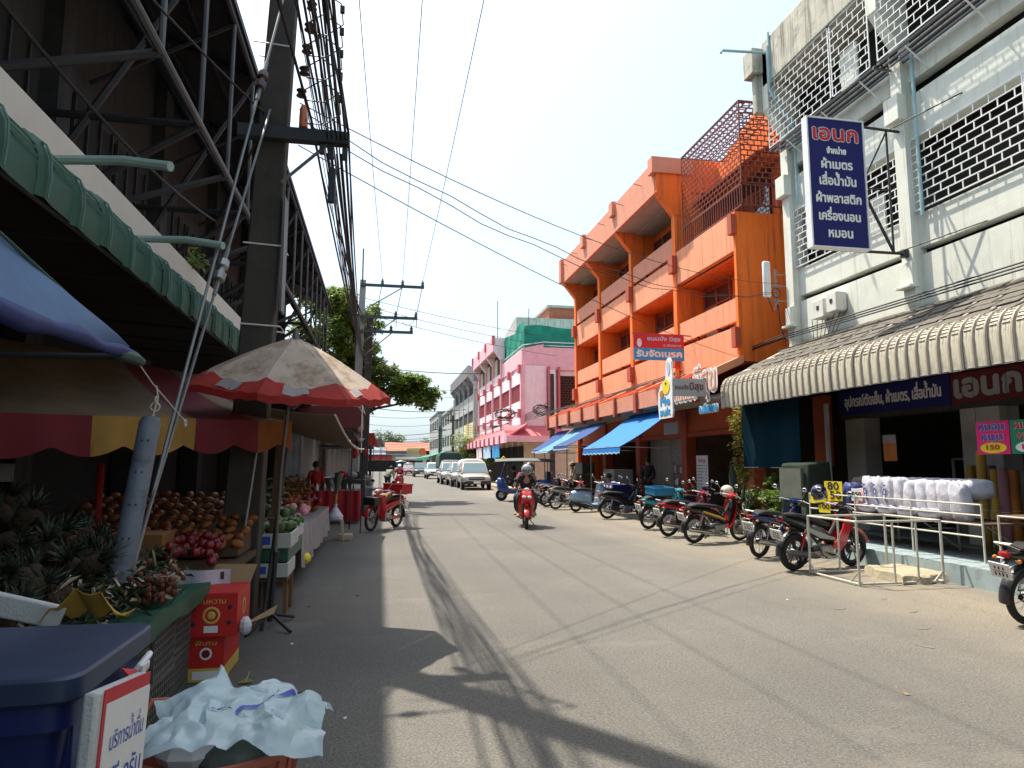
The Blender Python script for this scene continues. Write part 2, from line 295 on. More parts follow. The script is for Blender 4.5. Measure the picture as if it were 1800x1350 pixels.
# ------------------------------------------------------------------ geometry helpers
ORG = {}
class MB:
    def __init__(s): s.v = []; s.f = []; s.m = []; s.mats = []
    def add(s, vs, fs, m):
        b = len(s.v); s.v += [tuple(q) for q in vs]
        if m not in s.mats: s.mats.append(m)
        k = s.mats.index(m)
        for q in fs: s.f.append(tuple(b + i for i in q)); s.m.append(k)
        return s
    def box(s, x0, x1, y0, y1, z0, z1, m, T=None):
        vs = [V((x, y, z)) for x in (x0, x1) for y in (y0, y1) for z in (z0, z1)]
        if T is not None: vs = [T @ q for q in vs]
        return s.add(vs, [(0, 1, 3, 2), (4, 6, 7, 5), (0, 4, 5, 1), (2, 3, 7, 6), (0, 2, 6, 4), (1, 5, 7, 3)], m)
    def prism(s, pts, a, b, m, axis='y', T=None):
        n = len(pts)
        def P(u, w, h):
            return {'y': V((u, h, w)), 'x': V((h, u, w)), 'z': V((u, w, h))}[axis]
        vs = [P(u, w, a) for u, w in pts] + [P(u, w, b) for u, w in pts]
        if T is not None: vs = [T @ q for q in vs]
        return s.add(vs, [tuple(range(n))[::-1], tuple(range(n, 2 * n))] + [(i, (i + 1) % n, n + (i + 1) % n, n + i) for i in range(n)], m)
    def tube(s, pts, r, m, n=6, caps=True, flat=1.0):
        pts = [V(p) for p in pts]; N = len(pts)
        rs = r if isinstance(r, (list, tuple)) else [r] * N
        d0 = (pts[1] - pts[0]).normalized(); up = V((0, 0, 1)) if abs(d0.z) < 0.9 else V((1, 0, 0))
        u = d0.cross(up).normalized(); vs = []
        for i, p in enumerate(pts):
            d = (pts[min(i + 1, N - 1)] - pts[max(i - 1, 0)])
            if d.length < 1e-9: d = d0
            d.normalize(); u = (u - d * u.dot(d)).normalized(); w = d.cross(u)
            for k in range(n):
                a = 2 * pi * k / n; vs.append(p + u * cos(a) * rs[i] + w * sin(a) * rs[i] * flat)
        fs = [(i * n + k, i * n + (k + 1) % n, (i + 1) * n + (k + 1) % n, (i + 1) * n + k) for i in range(N - 1) for k in range(n)]
        if caps: fs += [tuple(range(n))[::-1], tuple((N - 1) * n + k for k in range(n))]
        return s.add(vs, fs, m)
    def lathe(s, prof, m, n=16, T=None, caps=True):
        vs = [V((r * cos(2 * pi * k / n), r * sin(2 * pi * k / n), z)) for r, z in prof for k in range(n)]
        if T is not None: vs = [T @ q for q in vs]
        N = len(prof)
        fs = [(i * n + k, i * n + (k + 1) % n, (i + 1) * n + (k + 1) % n, (i + 1) * n + k) for i in range(N - 1) for k in range(n)]
        if caps: fs += [tuple(range(n))[::-1], tuple((N - 1) * n + k for k in range(n))]
        return s.add(vs, fs, m)
    def ball(s, c, r, m, nu=10, nv=6, sc=(1, 1, 1), R=None):
        c = V(c); vs = []
        for j in range(nv + 1):
            t = pi * j / nv
            for i in range(nu):
                p = 2 * pi * i / nu
                q = V((r * sin(t) * cos(p) * sc[0], r * sin(t) * sin(p) * sc[1], r * cos(t) * sc[2]))
                vs.append(c + (R @ q if R is not None else q))
        return s.add(vs, [(j * nu + i, (j + 1) * nu + i, (j + 1) * nu + (i + 1) % nu, j * nu + (i + 1) % nu) for j in range(nv) for i in range(nu)], m)
    def torus(s, c, R, r, m, n=28, k=8, ax='y', flat=1.0):
        vs = []
        for i in range(n):
            a = 2 * pi * i / n
            for j in range(k):
                b = 2 * pi * j / k; q = R + r * cos(b); h = r * sin(b) * flat
                vs.append(V(c) + (V((q * cos(a), h, q * sin(a))) if ax == 'y' else V((q * cos(a), q * sin(a), h)) if ax == 'z' else V((h, q * cos(a), q * sin(a)))))
        return s.add(vs, [(i * k + j, i * k + (j + 1) % k, ((i + 1) % n) * k + (j + 1) % k, ((i + 1) % n) * k + j) for i in range(n) for j in range(k)], m)
    def loft(s, secs, m, n=12, ex=2.6, T=None, caps=True, axis='x'):
        """secs: (x, zlow, zhigh, halfwidth[, ycentre]) superellipse rings along x (or z)"""
        vs = []
        for sec in secs:
            x, z0, z1, w = sec[:4]; yc = sec[4] if len(sec) > 4 else 0
            for k in range(n):
                a = 2 * pi * (k + .5) / n; ca, sa = cos(a), sin(a)
                y = yc + w * (abs(ca) ** (2 / ex)) * (1 if ca > 0 else -1); z = (z0 + z1) / 2 + (z1 - z0) / 2 * (abs(sa) ** (2 / ex)) * (1 if sa > 0 else -1)
                vs.append(V((x, y, z)) if axis == 'x' else V((z, y, x)))
        if T is not None: vs = [T @ q for q in vs]
        N = len(secs)
        fs = [(i * n + k, i * n + (k + 1) % n, (i + 1) * n + (k + 1) % n, (i + 1) * n + k) for i in range(N - 1) for k in range(n)]
        if caps: fs += [tuple(range(n))[::-1], tuple((N - 1) * n + k for k in range(n))]
        return s.add(vs, fs, m)
    def grid(s, fn, nu, nv, m, thick=0.0):
        P = [[V(fn(i / nu, j / nv)) for j in range(nv + 1)] for i in range(nu + 1)]
        vs = [p for row in P for p in row]; k = nv + 1
        fs = [(i * k + j, (i + 1) * k + j, (i + 1) * k + j + 1, i * k + j + 1) for i in range(nu) for j in range(nv)]
        if thick:
            nn = len(vs)
            nor = (P[nu][0] - P[0][0]).cross(P[0][nv] - P[0][0]).normalized() * thick
            vs2 = [p - nor for p in vs]; fs2 = [tuple(q + nn for q in f[::-1]) for f in fs]
            rim = [i * k for i in range(nu + 1)] + [nu * k + j for j in range(1, nv + 1)] + [i * k + nv for i in range(nu - 1, -1, -1)] + [j for j in range(nv - 1, 0, -1)]
            fr = [(rim[a], rim[(a + 1) % len(rim)], rim[(a + 1) % len(rim)] + nn, rim[a] + nn) for a in range(len(rim))]
            return s.add(vs + vs2, fs + fs2 + fr, m)
        return s.add(vs, fs, m)
    def obj(s, name, parent=None, smooth=True, bevel=0, loc=None, ang=38, piece=False):
        o0 = V((0, 0, 0)) if parent is None or piece else ORG.get(parent.name, V((0, 0, 0)))
        if loc is not None: o0 = V(loc)
        me = bpy.data.meshes.new(name); me.from_pydata([tuple(V(q) - o0) for q in s.v], [], s.f); me.update()
        for q in s.mats: me.materials.append(M[q])
        me.polygons.foreach_set('material_index', s.m)
        bm = bmesh.new(); bm.from_mesh(me); bmesh.ops.recalc_face_normals(bm, faces=bm.faces); bm.to_mesh(me); bm.free()
        if smooth: me.shade_smooth(); me.set_sharp_from_angle(angle=radians(ang))
        o = bpy.data.objects.new(name, me); COL.objects.link(o)
        if parent is not None: o.parent = parent; ORG[o.name] = o0 if not piece else ORG.get(parent.name, V((0, 0, 0)))
        elif loc is not None: o.location = loc; ORG[o.name] = o0
        if bevel:
            b = o.modifiers.new('bevel', 'BEVEL'); b.width = bevel; b.segments = 2; b.limit_method = 'ANGLE'; b.angle_limit = radians(40)
        return o
def thing(name, label, cat, loc=(0, 0, 0), rz=0, group=None):
    o = bpy.data.objects.new(name, None); COL.objects.link(o); o.location = loc; o.rotation_euler = (0, 0, rz); o.empty_display_size = .2
    ORG[o.name] = V(loc) if not rz else V((0, 0, 0))
    return tag(o, label, cat, group)
def tag(o, label=None, cat=None, group=None, kind=None):
    if label: o['label'] = label
    if cat: o['category'] = cat
    if group: o['group'] = group
    if kind: o['kind'] = kind
    return o
def structure(o): o['kind'] = 'structure'; return o
def stuff(o): o['kind'] = 'stuff'; return o
KIDS = {}
def kids(o): return [c for c in COL.objects if c.parent == o]
def dup(root, loc=None, rz=None, label=None, group=None, parent=None, scale=None):
    c = root.copy(); COL.objects.link(c); c.parent = parent
    if parent is None:
        if loc is not None: c.location = loc
        if rz is not None: c.rotation_euler = (0, 0, rz)
        if label: c['label'] = label
        if group: c['group'] = group
        if scale: c.scale = (scale,) * 3
    for ch in list(root.children): dup(ch, parent=c)
    return c
def place(o, loc, rz=0, rx=0, ry=0, s=None):
    o.location = loc; o.rotation_euler = (rx, ry, rz)
    if s: o.scale = (s,) * 3 if not isinstance(s, tuple) else s
    return o
def inst(src, loc, rot=(0, 0, 0), parent=None, s=None):
    """another piece that shares its mesh"""
    c = bpy.data.objects.new(src.name.split('.')[0], src.data); COL.objects.link(c)
    for k in src.keys(): c[k] = src[k]
    if parent is not None:
        c.parent = parent; c.location = V(loc) - ORG.get(parent.name, V((0, 0, 0)))
    else: c.location = loc
    c.rotation_euler = rot
    if s: c.scale = s if isinstance(s, tuple) else (s,) * 3
    for md in src.modifiers:
        n = c.modifiers.new(md.name, md.type)
        if md.type == 'BEVEL': n.width = md.width; n.segments = md.segments; n.limit_method = 'ANGLE'; n.angle_limit = md.angle_limit
    return c
def RZ(a): return Matrix.Rotation(a, 4, 'Z')
def TR(x, y, z): return Matrix.Translation((x, y, z))
def aim(p0, p1):
    """matrix that maps +Z onto p0->p1, origin at p0"""
    d = V(p1) - V(p0); return Matrix.Translation(p0) @ d.to_track_quat('Z', 'Y').to_matrix().to_4x4()
# ---- lettering: outlines of the built-in font, filled contour by contour
GL = {}
def _splines(ch):
    if ch in GL: return GL[ch]
    cu = bpy.data.curves.new('glyph', 'FONT'); cu.body = ch; cu.size = 1; cu.resolution_u = 2
    ob = bpy.data.objects.new('glyph', cu); COL.objects.link(ob)
    dg = bpy.context.evaluated_depsgraph_get(); dg.update()
    oc = ob.evaluated_get(dg).to_curve(dg, apply_modifiers=False)
    res = []
    for sp in oc.splines:
        bp = sp.bezier_points; n = len(bp); pts = []
        for i in range(n):
            a, b = bp[i], bp[(i + 1) % n]
            straight = ((a.handle_right - a.co).cross(b.co - a.co).length < 1e-5 and (b.handle_left - b.co).cross(a.co - b.co).length < 1e-5)
            st = 1 if straight else 4
            for k in range(st):
                t = k / st; q = a.co * (1 - t) ** 3 + a.handle_right * 3 * t * (1 - t) ** 2 + b.handle_left * 3 * t * t * (1 - t) + b.co * t ** 3
                pts.append((q.x, q.y))
        if len(pts) > 2: res.append(pts)
    ob.evaluated_get(dg).to_curve_clear(); bpy.data.objects.remove(ob); bpy.data.curves.remove(cu)
    GL[ch] = res; return res
ADV = {}
def _count(txt):
    return len(_splines(txt)) if txt else 0
TONE = '\u0e48\u0e49\u0e4a\u0e4b\u0e4c'; UP = '\u0e31\u0e34\u0e35\u0e36\u0e37'
def text2d(body):
    """list of filled pieces (outer, holes) for a line of text, unit size"""
    full = _splines(body); out = []; k = 0
    for i, ch in enumerate(body):
        n = _count(ch) if ch.strip() else 0
        dy = 0
        if ch in TONE and ((i and body[i - 1] in UP) or (i + 1 < len(body) and body[i + 1] == '\u0e33')): dy = .2
        for sp in full[k:k + n]: out.append([(x, y + dy) for x, y in sp])
        k += n
    for sp in full[k:]: out.append(sp)
    return out
def area(p): return sum(p[i][0] * p[(i + 1) % len(p)][1] - p[(i + 1) % len(p)][0] * p[i][1] for i in range(len(p))) / 2
def inside(pt, p):
    c = False; x, y = pt
    for i in range(len(p)):
        x0, y0 = p[i]; x1, y1 = p[(i + 1) % len(p)]
        if (y0 > y) != (y1 > y) and x < (x1 - x0) * (y - y0) / (y1 - y0) + x0: c = not c
    return c
def letter(parent, body, origin, xdir, h, m, w=None, z=V((0, 0, 1)), bold=0.0, name='lettering', align='c', step=.0006):
    """flat print on a sign: origin = centre of the line, xdir = reading direction, h = letter size, w = fitted width"""
    sp = text2d(body); xs = [x for p in sp for x, y in p]; ys = [y for p in sp for x, y in p]
    x0, x1 = min(xs), max(xs); cy = .26
    sx = (w / (x1 - x0)) if w else h
    X = V(xdir).normalized(); Z = V(z).normalized(); Nn = X.cross(Z).normalized()
    outs = []; holes = []
    big = max(sp, key=lambda p: abs(area(p))); sg = 1 if area(big) > 0 else -1
    for p in sp: (outs if area(p) * sg > 0 or not any(inside(p[0], q) for q in sp if q is not p) else holes).append(p)
    mb = MB(); offs = [(0, 0)] if not bold else [(0, 0), (bold, 0), (-bold, 0), (0, bold), (0, -bold), (bold * .7, bold * .7), (-bold * .7, -bold * .7), (bold * .7, -bold * .7), (-bold * .7, bold * .7)]
    for oi, (ox, oy) in enumerate(offs):
        for o in outs:
            hs = [q for q in holes if inside(q[0], o)]
            polys = [[V((x, y, 0)) for x, y in o]] + [[V((x, y, 0)) for x, y in q] for q in hs]
            tris = geometry.tessellate_polygon(polys); fl = [q for pl in polys for q in pl]
            off = 0 if align == 'c' else (x1 - x0) / 2
            vs = [V(origin) + X * ((q.x - (x0 + x1) / 2 + off) * sx + ox) + Z * ((q.y - cy) * h + oy) + Nn * (step * (len(offs) - oi)) for q in fl]
            mb.add(vs, tris, m)
    o = mb.obj(name, parent, smooth=False); return o
def sag(p0, p1, s, n=14):
    p0, p1 = V(p0), V(p1); return [p0.lerp(p1, i / n) - V((0, 0, 4 * s * (i / n) * (1 - i / n))) for i in range(n + 1)]
def leaves(mb, centers, count, size, ms, rnd, flat=0.5, asp=.5):
    for i in range(count):
        c, r = centers[rnd.randrange(len(centers))]
        while True:
            q = V((rnd.uniform(-1, 1), rnd.uniform(-1, 1), rnd.uniform(-1, 1)))
            if q.length < 1: break
        q = q * (0.55 + 0.45 * rnd.random()) if rnd.random() < .5 else q
        p = V(c) + V((q.x * r[0], q.y * r[1], q.z * r[2]))
        a = V((rnd.gauss(0, 1), rnd.gauss(0, 1), rnd.gauss(0, flat))).normalized(); b = a.cross(V((rnd.gauss(0, .6), rnd.gauss(0, .6), 1))).normalized()
        s = size * rnd.uniform(.6, 1.3)
        mb.add([p - a * s * .1, p + a * s * .4 + b * s * asp * .5, p + a * s, p + a * s * .4 - b * s * asp * .5], [(0, 1, 2, 3)], ms[rnd.randrange(len(ms))])
def lattice(mb, P, U, W, nu, nv, t, m, d=.03, frame=.03):
    """brick-pattern bars on the rectangle P + U*u + W*w (vectors), rows nv, cells nu"""
    P, U, W = V(P), V(U), V(W); u = U.normalized(); w = W.normalized(); n = u.cross(w)
    lu, lw = U.length, W.length
    def bar(a0, a1, b0, b1, dd, off=0):
        vs = [P + u * a + w * b + n * (c + off) for a in (a0, a1) for b in (b0, b1) for c in (-dd / 2, dd / 2)]
        mb.add(vs, [(0, 1, 3, 2), (4, 6, 7, 5), (0, 4, 5, 1), (2, 3, 7, 6), (0, 2, 6, 4), (1, 5, 7, 3)], m)
    for j in range(1, nv): bar(0, lu, lw * j / nv - t / 2, lw * j / nv + t / 2, d)
    for j in range(nv):
        k = 0 if j % 2 else .5
        i = k if k else 1
        while i < nu:
            x = lu * i / nu; bar(x - t / 2, x + t / 2, lw * j / nv + t / 2, lw * (j + 1) / nv - t / 2, d * .8); i += 1
    bar(-frame, 0, -frame, lw + frame, d * 1.3); bar(lu, lu + frame, -frame, lw + frame, d * 1.3); bar(0, lu, -frame, 0, d * 1.3); bar(0, lu, lw, lw + frame, d * 1.3)
# ================================================================== SETTING
mb = MB(); mb.box(-900, 900, -300, 1500, -1.0, -0.06, 'earth'); structure(mb.obj('ground', smooth=False))
mb = MB(); mb.box(-4.4, 10.2, -42, 136, -.05, 0, 'asphalt'); mb.box(-60, 70, 136, 149, -.05, 0, 'asphalt'); structure(mb.obj('road', smooth=False))
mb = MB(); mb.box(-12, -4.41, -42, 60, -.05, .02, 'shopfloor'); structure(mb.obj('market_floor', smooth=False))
# far pavement on the right with a kerb, past the orange shops
mb = MB(); mb.box(7.9, 9.9, 36.2, 130, .004, .13, 'slabp'); structure(mb.obj('pavement', smooth=False, bevel=.02))
# manhole-like patches of old concrete in the road
# tiled step in front of the white shop
plat = MB(); plat.box(7.86, 14.6, -26.0, 13.2, 0.0, .235, 'grout'); plat.box(7.845, 7.86, -26.0, 13.2, .0, .26, 'tile')
platform = structure(plat.obj('shop_step', smooth=False))
t = MB(); t.box(-.188, .188, -.188, .188, 0, .028, 'tile'); first = t.obj('floor_tile', platform, smooth=False, piece=True); first.location = (8.06, 2.2, .236)
for i in range(5):
    for j in range(27):
        if i or j: inst(first, (8.06 + i * .405, 2.2 + j * .405, .236 + random.uniform(-.003, .001)), parent=platform)
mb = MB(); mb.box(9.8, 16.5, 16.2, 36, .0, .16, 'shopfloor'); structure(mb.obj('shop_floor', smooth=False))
# broken concrete ramp slab by the rack
mb = MB()
pts = [(6.95, 8.75), (7.5, 8.25), (8.1, 8.5), (7.85, 9.5), (7.2, 9.65)]
mb.grid(lambda u, v: (7.0 + .95 * u + .25 * v + .06 * sin(v * 9), 8.35 + 1.15 * v + .12 * u + .05 * sin(u * 11), -.02 + .14 * min(1, 24 * u, 24 * (1 - u), 22 * v, 22 * (1 - v)) + .012 * sin(u * 9 + v * 3)), 26, 26, 'slabp'); o = mb.obj('concrete_slab', smooth=True, loc=(7.5, 9, 0))
tag(o, 'rough pale concrete ramp slab inside the steel pipe rack', 'slab')

# ================================================================== WHITE SHOPHOUSE (right, near)
WX = 10.5; YE = 15.75; Y0 = -26
wb = thing('white_shophouse', 'white three storey shophouse with brick pattern grilles and stained roof edge', 'building', (WX, 5, 0))
w = MB()
w.box(WX, WX + .25, Y0, YE, 4.6, 5.78, 'white'); w.box(WX, WX + .25, Y0, YE, 5.93, 6.62, 'white')
w.box(WX, WX + .25, Y0, YE, 8.18, 9.12, 'white'); w.box(WX, WX + .25, Y0, YE, 9.42, 9.9, 'white')
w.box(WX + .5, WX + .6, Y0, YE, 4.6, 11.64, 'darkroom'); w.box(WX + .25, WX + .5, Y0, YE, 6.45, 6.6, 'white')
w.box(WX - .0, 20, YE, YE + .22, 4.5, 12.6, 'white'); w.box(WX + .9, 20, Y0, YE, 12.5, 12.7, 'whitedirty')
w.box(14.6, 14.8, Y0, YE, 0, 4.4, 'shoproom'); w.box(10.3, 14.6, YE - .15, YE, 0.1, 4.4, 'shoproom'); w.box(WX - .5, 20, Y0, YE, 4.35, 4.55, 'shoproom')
w.obj('wall', wb, smooth=False)
for y in (YE - .15, 11.6, 7.6, 3.6, -.4, -4.4, -8.4, -12.4, -16.4, -20.4):
    p = MB(); p.box(WX - .18, WX + .15, y - .15, y + .15, 4.3, 10.2, 'white')
    p.prism([(WX - .18, 9.9), (WX + .1, 9.9), (WX + .1, 12.6), (9.86, 12.6), (9.86, 11.0), (WX - .18, 10.3)], y - .13, y + .13, 'white', 'y')
    p.obj('pillar', wb, smooth=False)
    c = MB(); c.box(WX - .34, WX - .12, y - .2, y + .2, 8.6, 9.15, 'white'); c.obj('pillar_block', wb, smooth=False, bevel=.015)
    c = MB(); c.box(WX - .34, WX - .12, y - .2, y + .2, 5.12, 5.18, 'white'); c.box(WX - .24, WX - .12, y - .17, y + .17, 5.18, 5.65, 'white'); c.obj('pillar_block', wb, smooth=False, bevel=.01)
pr_ = MB(); pr_.box(9.86, 10.02, Y0, YE - .05, 11.66, 12.9, 'whitedirty'); pr_.box(10.02, 11.45, Y0, YE - .05, 11.66, 11.8, 'whitedirty'); pr_.obj('parapet', wb, smooth=False, bevel=.02)
eb = MB(); eb.box(9.55, 9.86, YE - .12, YE + .35, 12.05, 12.75, 'whitedirty'); eb.box(9.7, 10.6, YE + .0, YE + .2, 11.0, 12.7, 'whitedirty'); eb.obj('parapet_end_block', wb, smooth=False, bevel=.015)
cell = .33
for (ya, yb) in ((11.78, 15.42), (7.78, 11.42), (3.78, 7.42), (-.2, 3.4), (-4.2, -.6)):
    ym = yb - (yb - ya) * .68
    for (a, b) in ((ym + .03, yb), (ya, ym - .03)):
        g = MB(); lattice(g, (WX - .08, b, 6.68), (0, a - b, 0), (0, 0, 1.46), max(2, (b - a) / cell), 9, .021, 'whitebar', d=.018, frame=.025); g.obj('window_grille', wb, smooth=False)
        g = MB(); lattice(g, (9.9, b + .12, 9.92), (0, a - b - .1, 0), (0, 0, 1.7), max(2, (b - a + .1) / cell), 10, .018, 'whitebar', d=.014, frame=.025); g.obj('projecting_grille', wb, smooth=False)
    s = MB()
    for k in range(4): s.box(9.92 + k * .15, 9.97 + k * .15, ya - .1, yb + .2, 9.84, 9.88, 'steelgrey')
    s.box(9.9, 10.5, ya - .1, ya - .06, 9.80, 9.84, 'steelgrey'); s.obj('grille_floor', wb, smooth=False)
    for yy in (ya + .4, ya + 1.7, ya + 3.1):
        q = MB(); q.tube([(9.95, yy, 9.82), (WX, yy + .05, 9.45)], .018, 'whitebar', 5); q.obj('grille_stay', wb)
    sh = MB(); sh.box(WX + .3, WX + .34, ya + .9, ya + 1.5, 6.7, 7.6, 'white'); sh.obj('window_panel', wb, smooth=False)
    sh = MB(); sh.box(WX - .3, WX - .26, yb - 2.9, yb - 2.35, 10.1, 11.0, 'white'); sh.obj('window_panel', wb, smooth=False)
# pipes and boxes on the white wall
for y in (11.2, 15.3):
    q = MB(); q.tube([(9.8, y, 12.6), (9.8, y, 11.4), (WX - .1, y - .1, 10.3), (WX - .1, y - .1, 8.3)] if y > 12 else [(WX - .12, y, 10), (WX - .12, y, 6.5)], .035, 'pvcblue', 8); q.obj('drain_pipe', wb)
q = MB(); q.tube([(9.95, 15.35, 12.45), (8.65, 15.55, 12.5), (8.6, 15.55, 12.42)], .035, 'pvcblue', 8); q.tube([(9.84, 15.3, 13.0), (9.84, 15.3, 11.6)], .03, 'pvcblue', 6); q.obj('rain_spout', wb)
for (y, z, wd_) in ((14.35, 5.1, .42), (13.85, 5.15, .36)):
    q = MB(); q.box(WX - .3, WX - .01, y - wd_ / 2, y + wd_ / 2, z, z + .45, 'meter'); b = q.obj('meter_box', wb, smooth=False, bevel=.02)
    q = MB(); q.box(WX - .31, WX - .305, y - .05, y + .04, z + .2, z + .3, 'blackp'); q.obj('meter_window', b, smooth=False) if False else q.obj('meter_dial', wb, smooth=False)
for k in range(7):
    q = MB(); ya = 13.6 + .22 * k; q.tube(sag((WX - .06, ya, 5.2), (WX - .25, ya + .3 - .1 * k, 4.55), -.04, 6), .009, 'cable', 4); q.obj('meter_cable', wb)
# shop front pillars, fascia
for (ya, yb) in ((13.0, 13.6), (9.7, 10.5), (5.4, 6.2)):
    q = MB(); q.box(10.2, 10.6, ya, yb, .24, 2.7, 'pillar'); q.obj('shop_pillar', wb, smooth=False, bevel=.01)
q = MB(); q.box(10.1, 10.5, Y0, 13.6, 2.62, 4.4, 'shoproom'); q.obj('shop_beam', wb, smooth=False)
# grey tiled roof of the canopy: every tile
rf = MB(); rf.prism([(8.42, 3.72), (10.5, 4.74), (10.5, 4.64), (8.42, 3.62)], Y0, YE - .1, 'pillar', 'y'); cr = rf.obj('canopy_roof', wb, smooth=False)
tl = MB(); tl.box(-.165, .135, -.212, .212, 0, .012, 'shingle')
f0 = None; slope = atan2(1.02, 2.08)
for r in range(6):
    for c in range(36):
        y = YE - .45 - c * .49 - (.245 if r % 2 else 0); x = 8.66 + r * .335
        if y < 1.5: continue
        lc = (x, y, 3.72 + (x - 8.42) * .49 + .012 + .006 * (r % 2)); rt = (random.uniform(-.02, .02), -slope + .02 + random.uniform(-.03, .01), random.uniform(-.02, .02))
        if random.random() < .03: rt = (rt[0] + .1, rt[1], .25)
        if f0 is None: f0 = tl.obj('roof_tile', cr, smooth=False, piece=True); f0.location = V(lc) - ORG[cr.name]; f0.rotation_euler = rt
        else: inst(f0, lc, rt, cr)
# corrugated awning: one sheet per rib
aw = thing('corrugated_awning', 'weathered cream corrugated awning with rounded lip over the white shop front', 'awning', (8.4, 9, 3.0))
pf = [(8.30, 3.00), (8.29, 3.22), (8.29, 3.42), (8.31, 3.56), (8.36, 3.67), (8.44, 3.75), (8.58, 3.80), (8.78, 3.83)]
def awsheet(y0, y1, base, rib, pf, hr=.03, creases=True):
    s = MB(); n = len(pf)
    ds = [(y0, 0), (y0 + (y1 - y0) * .08, hr), (y0 + (y1 - y0) * .20, hr), (y0 + (y1 - y0) * .28, 0), (y1 - .002, 0)]
    vs = []
    for (x, z), (nx, nz) in [((pf[i][0], pf[i][1]), (pf[min(i + 1, n - 1)][1] - pf[max(i - 1, 0)][1], pf[max(i - 1, 0)][0] - pf[min(i + 1, n - 1)][0])) for i in range(n)]:
        l = hypot(nx, nz) or 1
        for y, d in ds: vs.append((x - abs(nx) / l * d * (1 if pf[-1][0] > pf[0][0] else -1), y, z + abs(nz) / l * d))
    k = len(ds); fa = []; fb = []
    for i in range(n - 1):
        for j in range(k - 1):
            (fb if j < 3 else fa).append((i * k + j, i * k + j + 1, (i + 1) * k + j + 1, (i + 1) * k + j))
    s.add(vs, fa, base); b = 0
    s.mats.append(rib)
    for q in fb: s.f.append(q); s.m.append(1)
    if creases:
        for i in range(3, n - 1):
            for tt in (0.0, .5):
                x = pf[i][0] * (1 - tt) + pf[i + 1][0] * tt; z = pf[i][1] * (1 - tt) + pf[i + 1][1] * tt
                sg = 1 if pf[-1][0] > pf[0][0] else -1
                s.tube([(x - .004 * sg, y0 + (y1 - y0) * .4, z + .004), (x - .004 * sg, y1 - .01, z + .004)], .008, rib, 4)
    return s
s0 = awsheet(0, .213, 'awnw', 'awnrib', pf).obj('awning_sheet', aw, ang=30, piece=True)
s0.location = V((0, 15.42, 0)) - ORG[aw.name]
for k in range(1, 110):
    o = inst(s0, (random.uniform(-.006, .006), 15.42 - k * .213, random.uniform(-.008, .008)), (0, 0, 0), aw)
q = MB(); q.tube([(8.31, 15.6, 3.02), (8.31, -8, 3.0)], .02, 'steelgrey', 6); q.box(8.33, 8.40, -8, 15.6, 3.08, 3.14, 'steelgrey')
q.obj('awning_frame', aw)
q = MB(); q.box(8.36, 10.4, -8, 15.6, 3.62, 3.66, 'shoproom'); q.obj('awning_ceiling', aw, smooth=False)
for k in range(12):
    q = MB(); q.tube([(8.33, 15.4 - k * 1.15, 3.1), (10.3, 15.4 - k * 1.15, 3.5)], .02, 'steelgrey', 5); q.obj('awning_bracket', aw)
# fascia sign under the awning
fs = thing('fascia_sign', 'long dark blue and red fascia sign with Thai lettering above the shop opening', 'sign', (10.05, 9, 2.7))
for (ya, yb, mm, tx, h, bd, lm) in ((13.5, 10.45, 'signblue', 'อุปกรณ์ตัดเย็บ, ผ้าเมตร, เสื่อน้ำมัน', .30, .01, 'signwhite'), (10.45, 8.98, 'signdred', 'เอนก', .52, .03, 'signgrey'), (8.98, 5.9, 'signblue', 'ผ้าพลาสติก, เครื่องนอน', .38, .012, 'signwhite')):
    q = MB(); q.box(10.0, 10.09, yb + .01, ya - .01, 2.7, 3.24, mm); pn = q.obj('sign_panel', fs, smooth=False)
    letter(pn, tx, (9.996, (ya + yb) / 2 if yb > 6 else 7.5, 2.955), (0, -1, 0), h, lm, w=(ya - yb) * .86 if yb > 6 else 2.7, bold=bd)
# big projecting sign
bs = thing('projecting_sign', 'tall navy blue signboard with Thai lettering on a steel bracket arm', 'sign', (8.7, 11.5, 5.8))
q = MB(); q.box(8.12, 9.36, 11.46, 11.58, 5.83, 8.46, 'signblue'); pn = q.obj('sign_panel', bs, smooth=False)
q = MB()
for a in ((8.10, 8.13, 5.81, 8.48), (9.345, 9.375, 5.81, 8.48)): q.box(a[0], a[1], 11.435, 11.6, a[2], a[3], 'whitebar')
q.box(8.13, 9.345, 11.435, 11.6, 8.45, 8.48, 'whitebar'); q.box(8.13, 9.345, 11.435, 11.6, 5.81, 5.84, 'whitebar'); q.obj('sign_frame', bs, smooth=False)
letter(pn, 'เอนก', (8.74, 11.459, 8.13), (1, 0, 0), .42, 'signwhite', w=.98, bold=.026)
letter(pn, 'เอนก', (8.74, 11.452, 8.13), (1, 0, 0), .42, 'signred', w=.98, bold=.012)
for tx, zz, hh, ww in (('จำหน่าย', 7.79, .17, .42), ('ผ้าเมตร', 7.50, .25, .68), ('เสื่อน้ำมัน', 7.16, .25, .80), ('ผ้าพลาสติก', 6.80, .25, .98), ('เครื่องนอน', 6.44, .25, .90), ('หมอน', 6.10, .25, .52)):
    letter(pn, tx, (8.74, 11.459, zz), (1, 0, 0), hh, 'signwhite', w=ww, bold=.009)
q = MB(); q.tube([(9.37, 11.55, 8.42), (10.35, 11.6, 8.42)], .028, 'steelblk', 6); q.obj('top_arm', bs)
q = MB(); q.tube([(8.12, 11.62, 5.84), (10.4, 11.6, 5.84)], .03, 'steelblk', 6); q.box(10.2, 10.38, 11.55, 11.65, 5.76, 5.92, 'steelblk'); q.obj('bottom_arm', bs)
q = MB(); q.tube([(10.02, 11.6, 8.42), (10.02, 11.6, 5.84)], .022, 'steelblk', 6); q.obj('upright', bs)
q = MB(); q.tube([(9.37, 11.6, 7.2), (10.02, 11.6, 8.4)], .02, 'steelblk', 6); q.obj('diagonal_brace', bs)
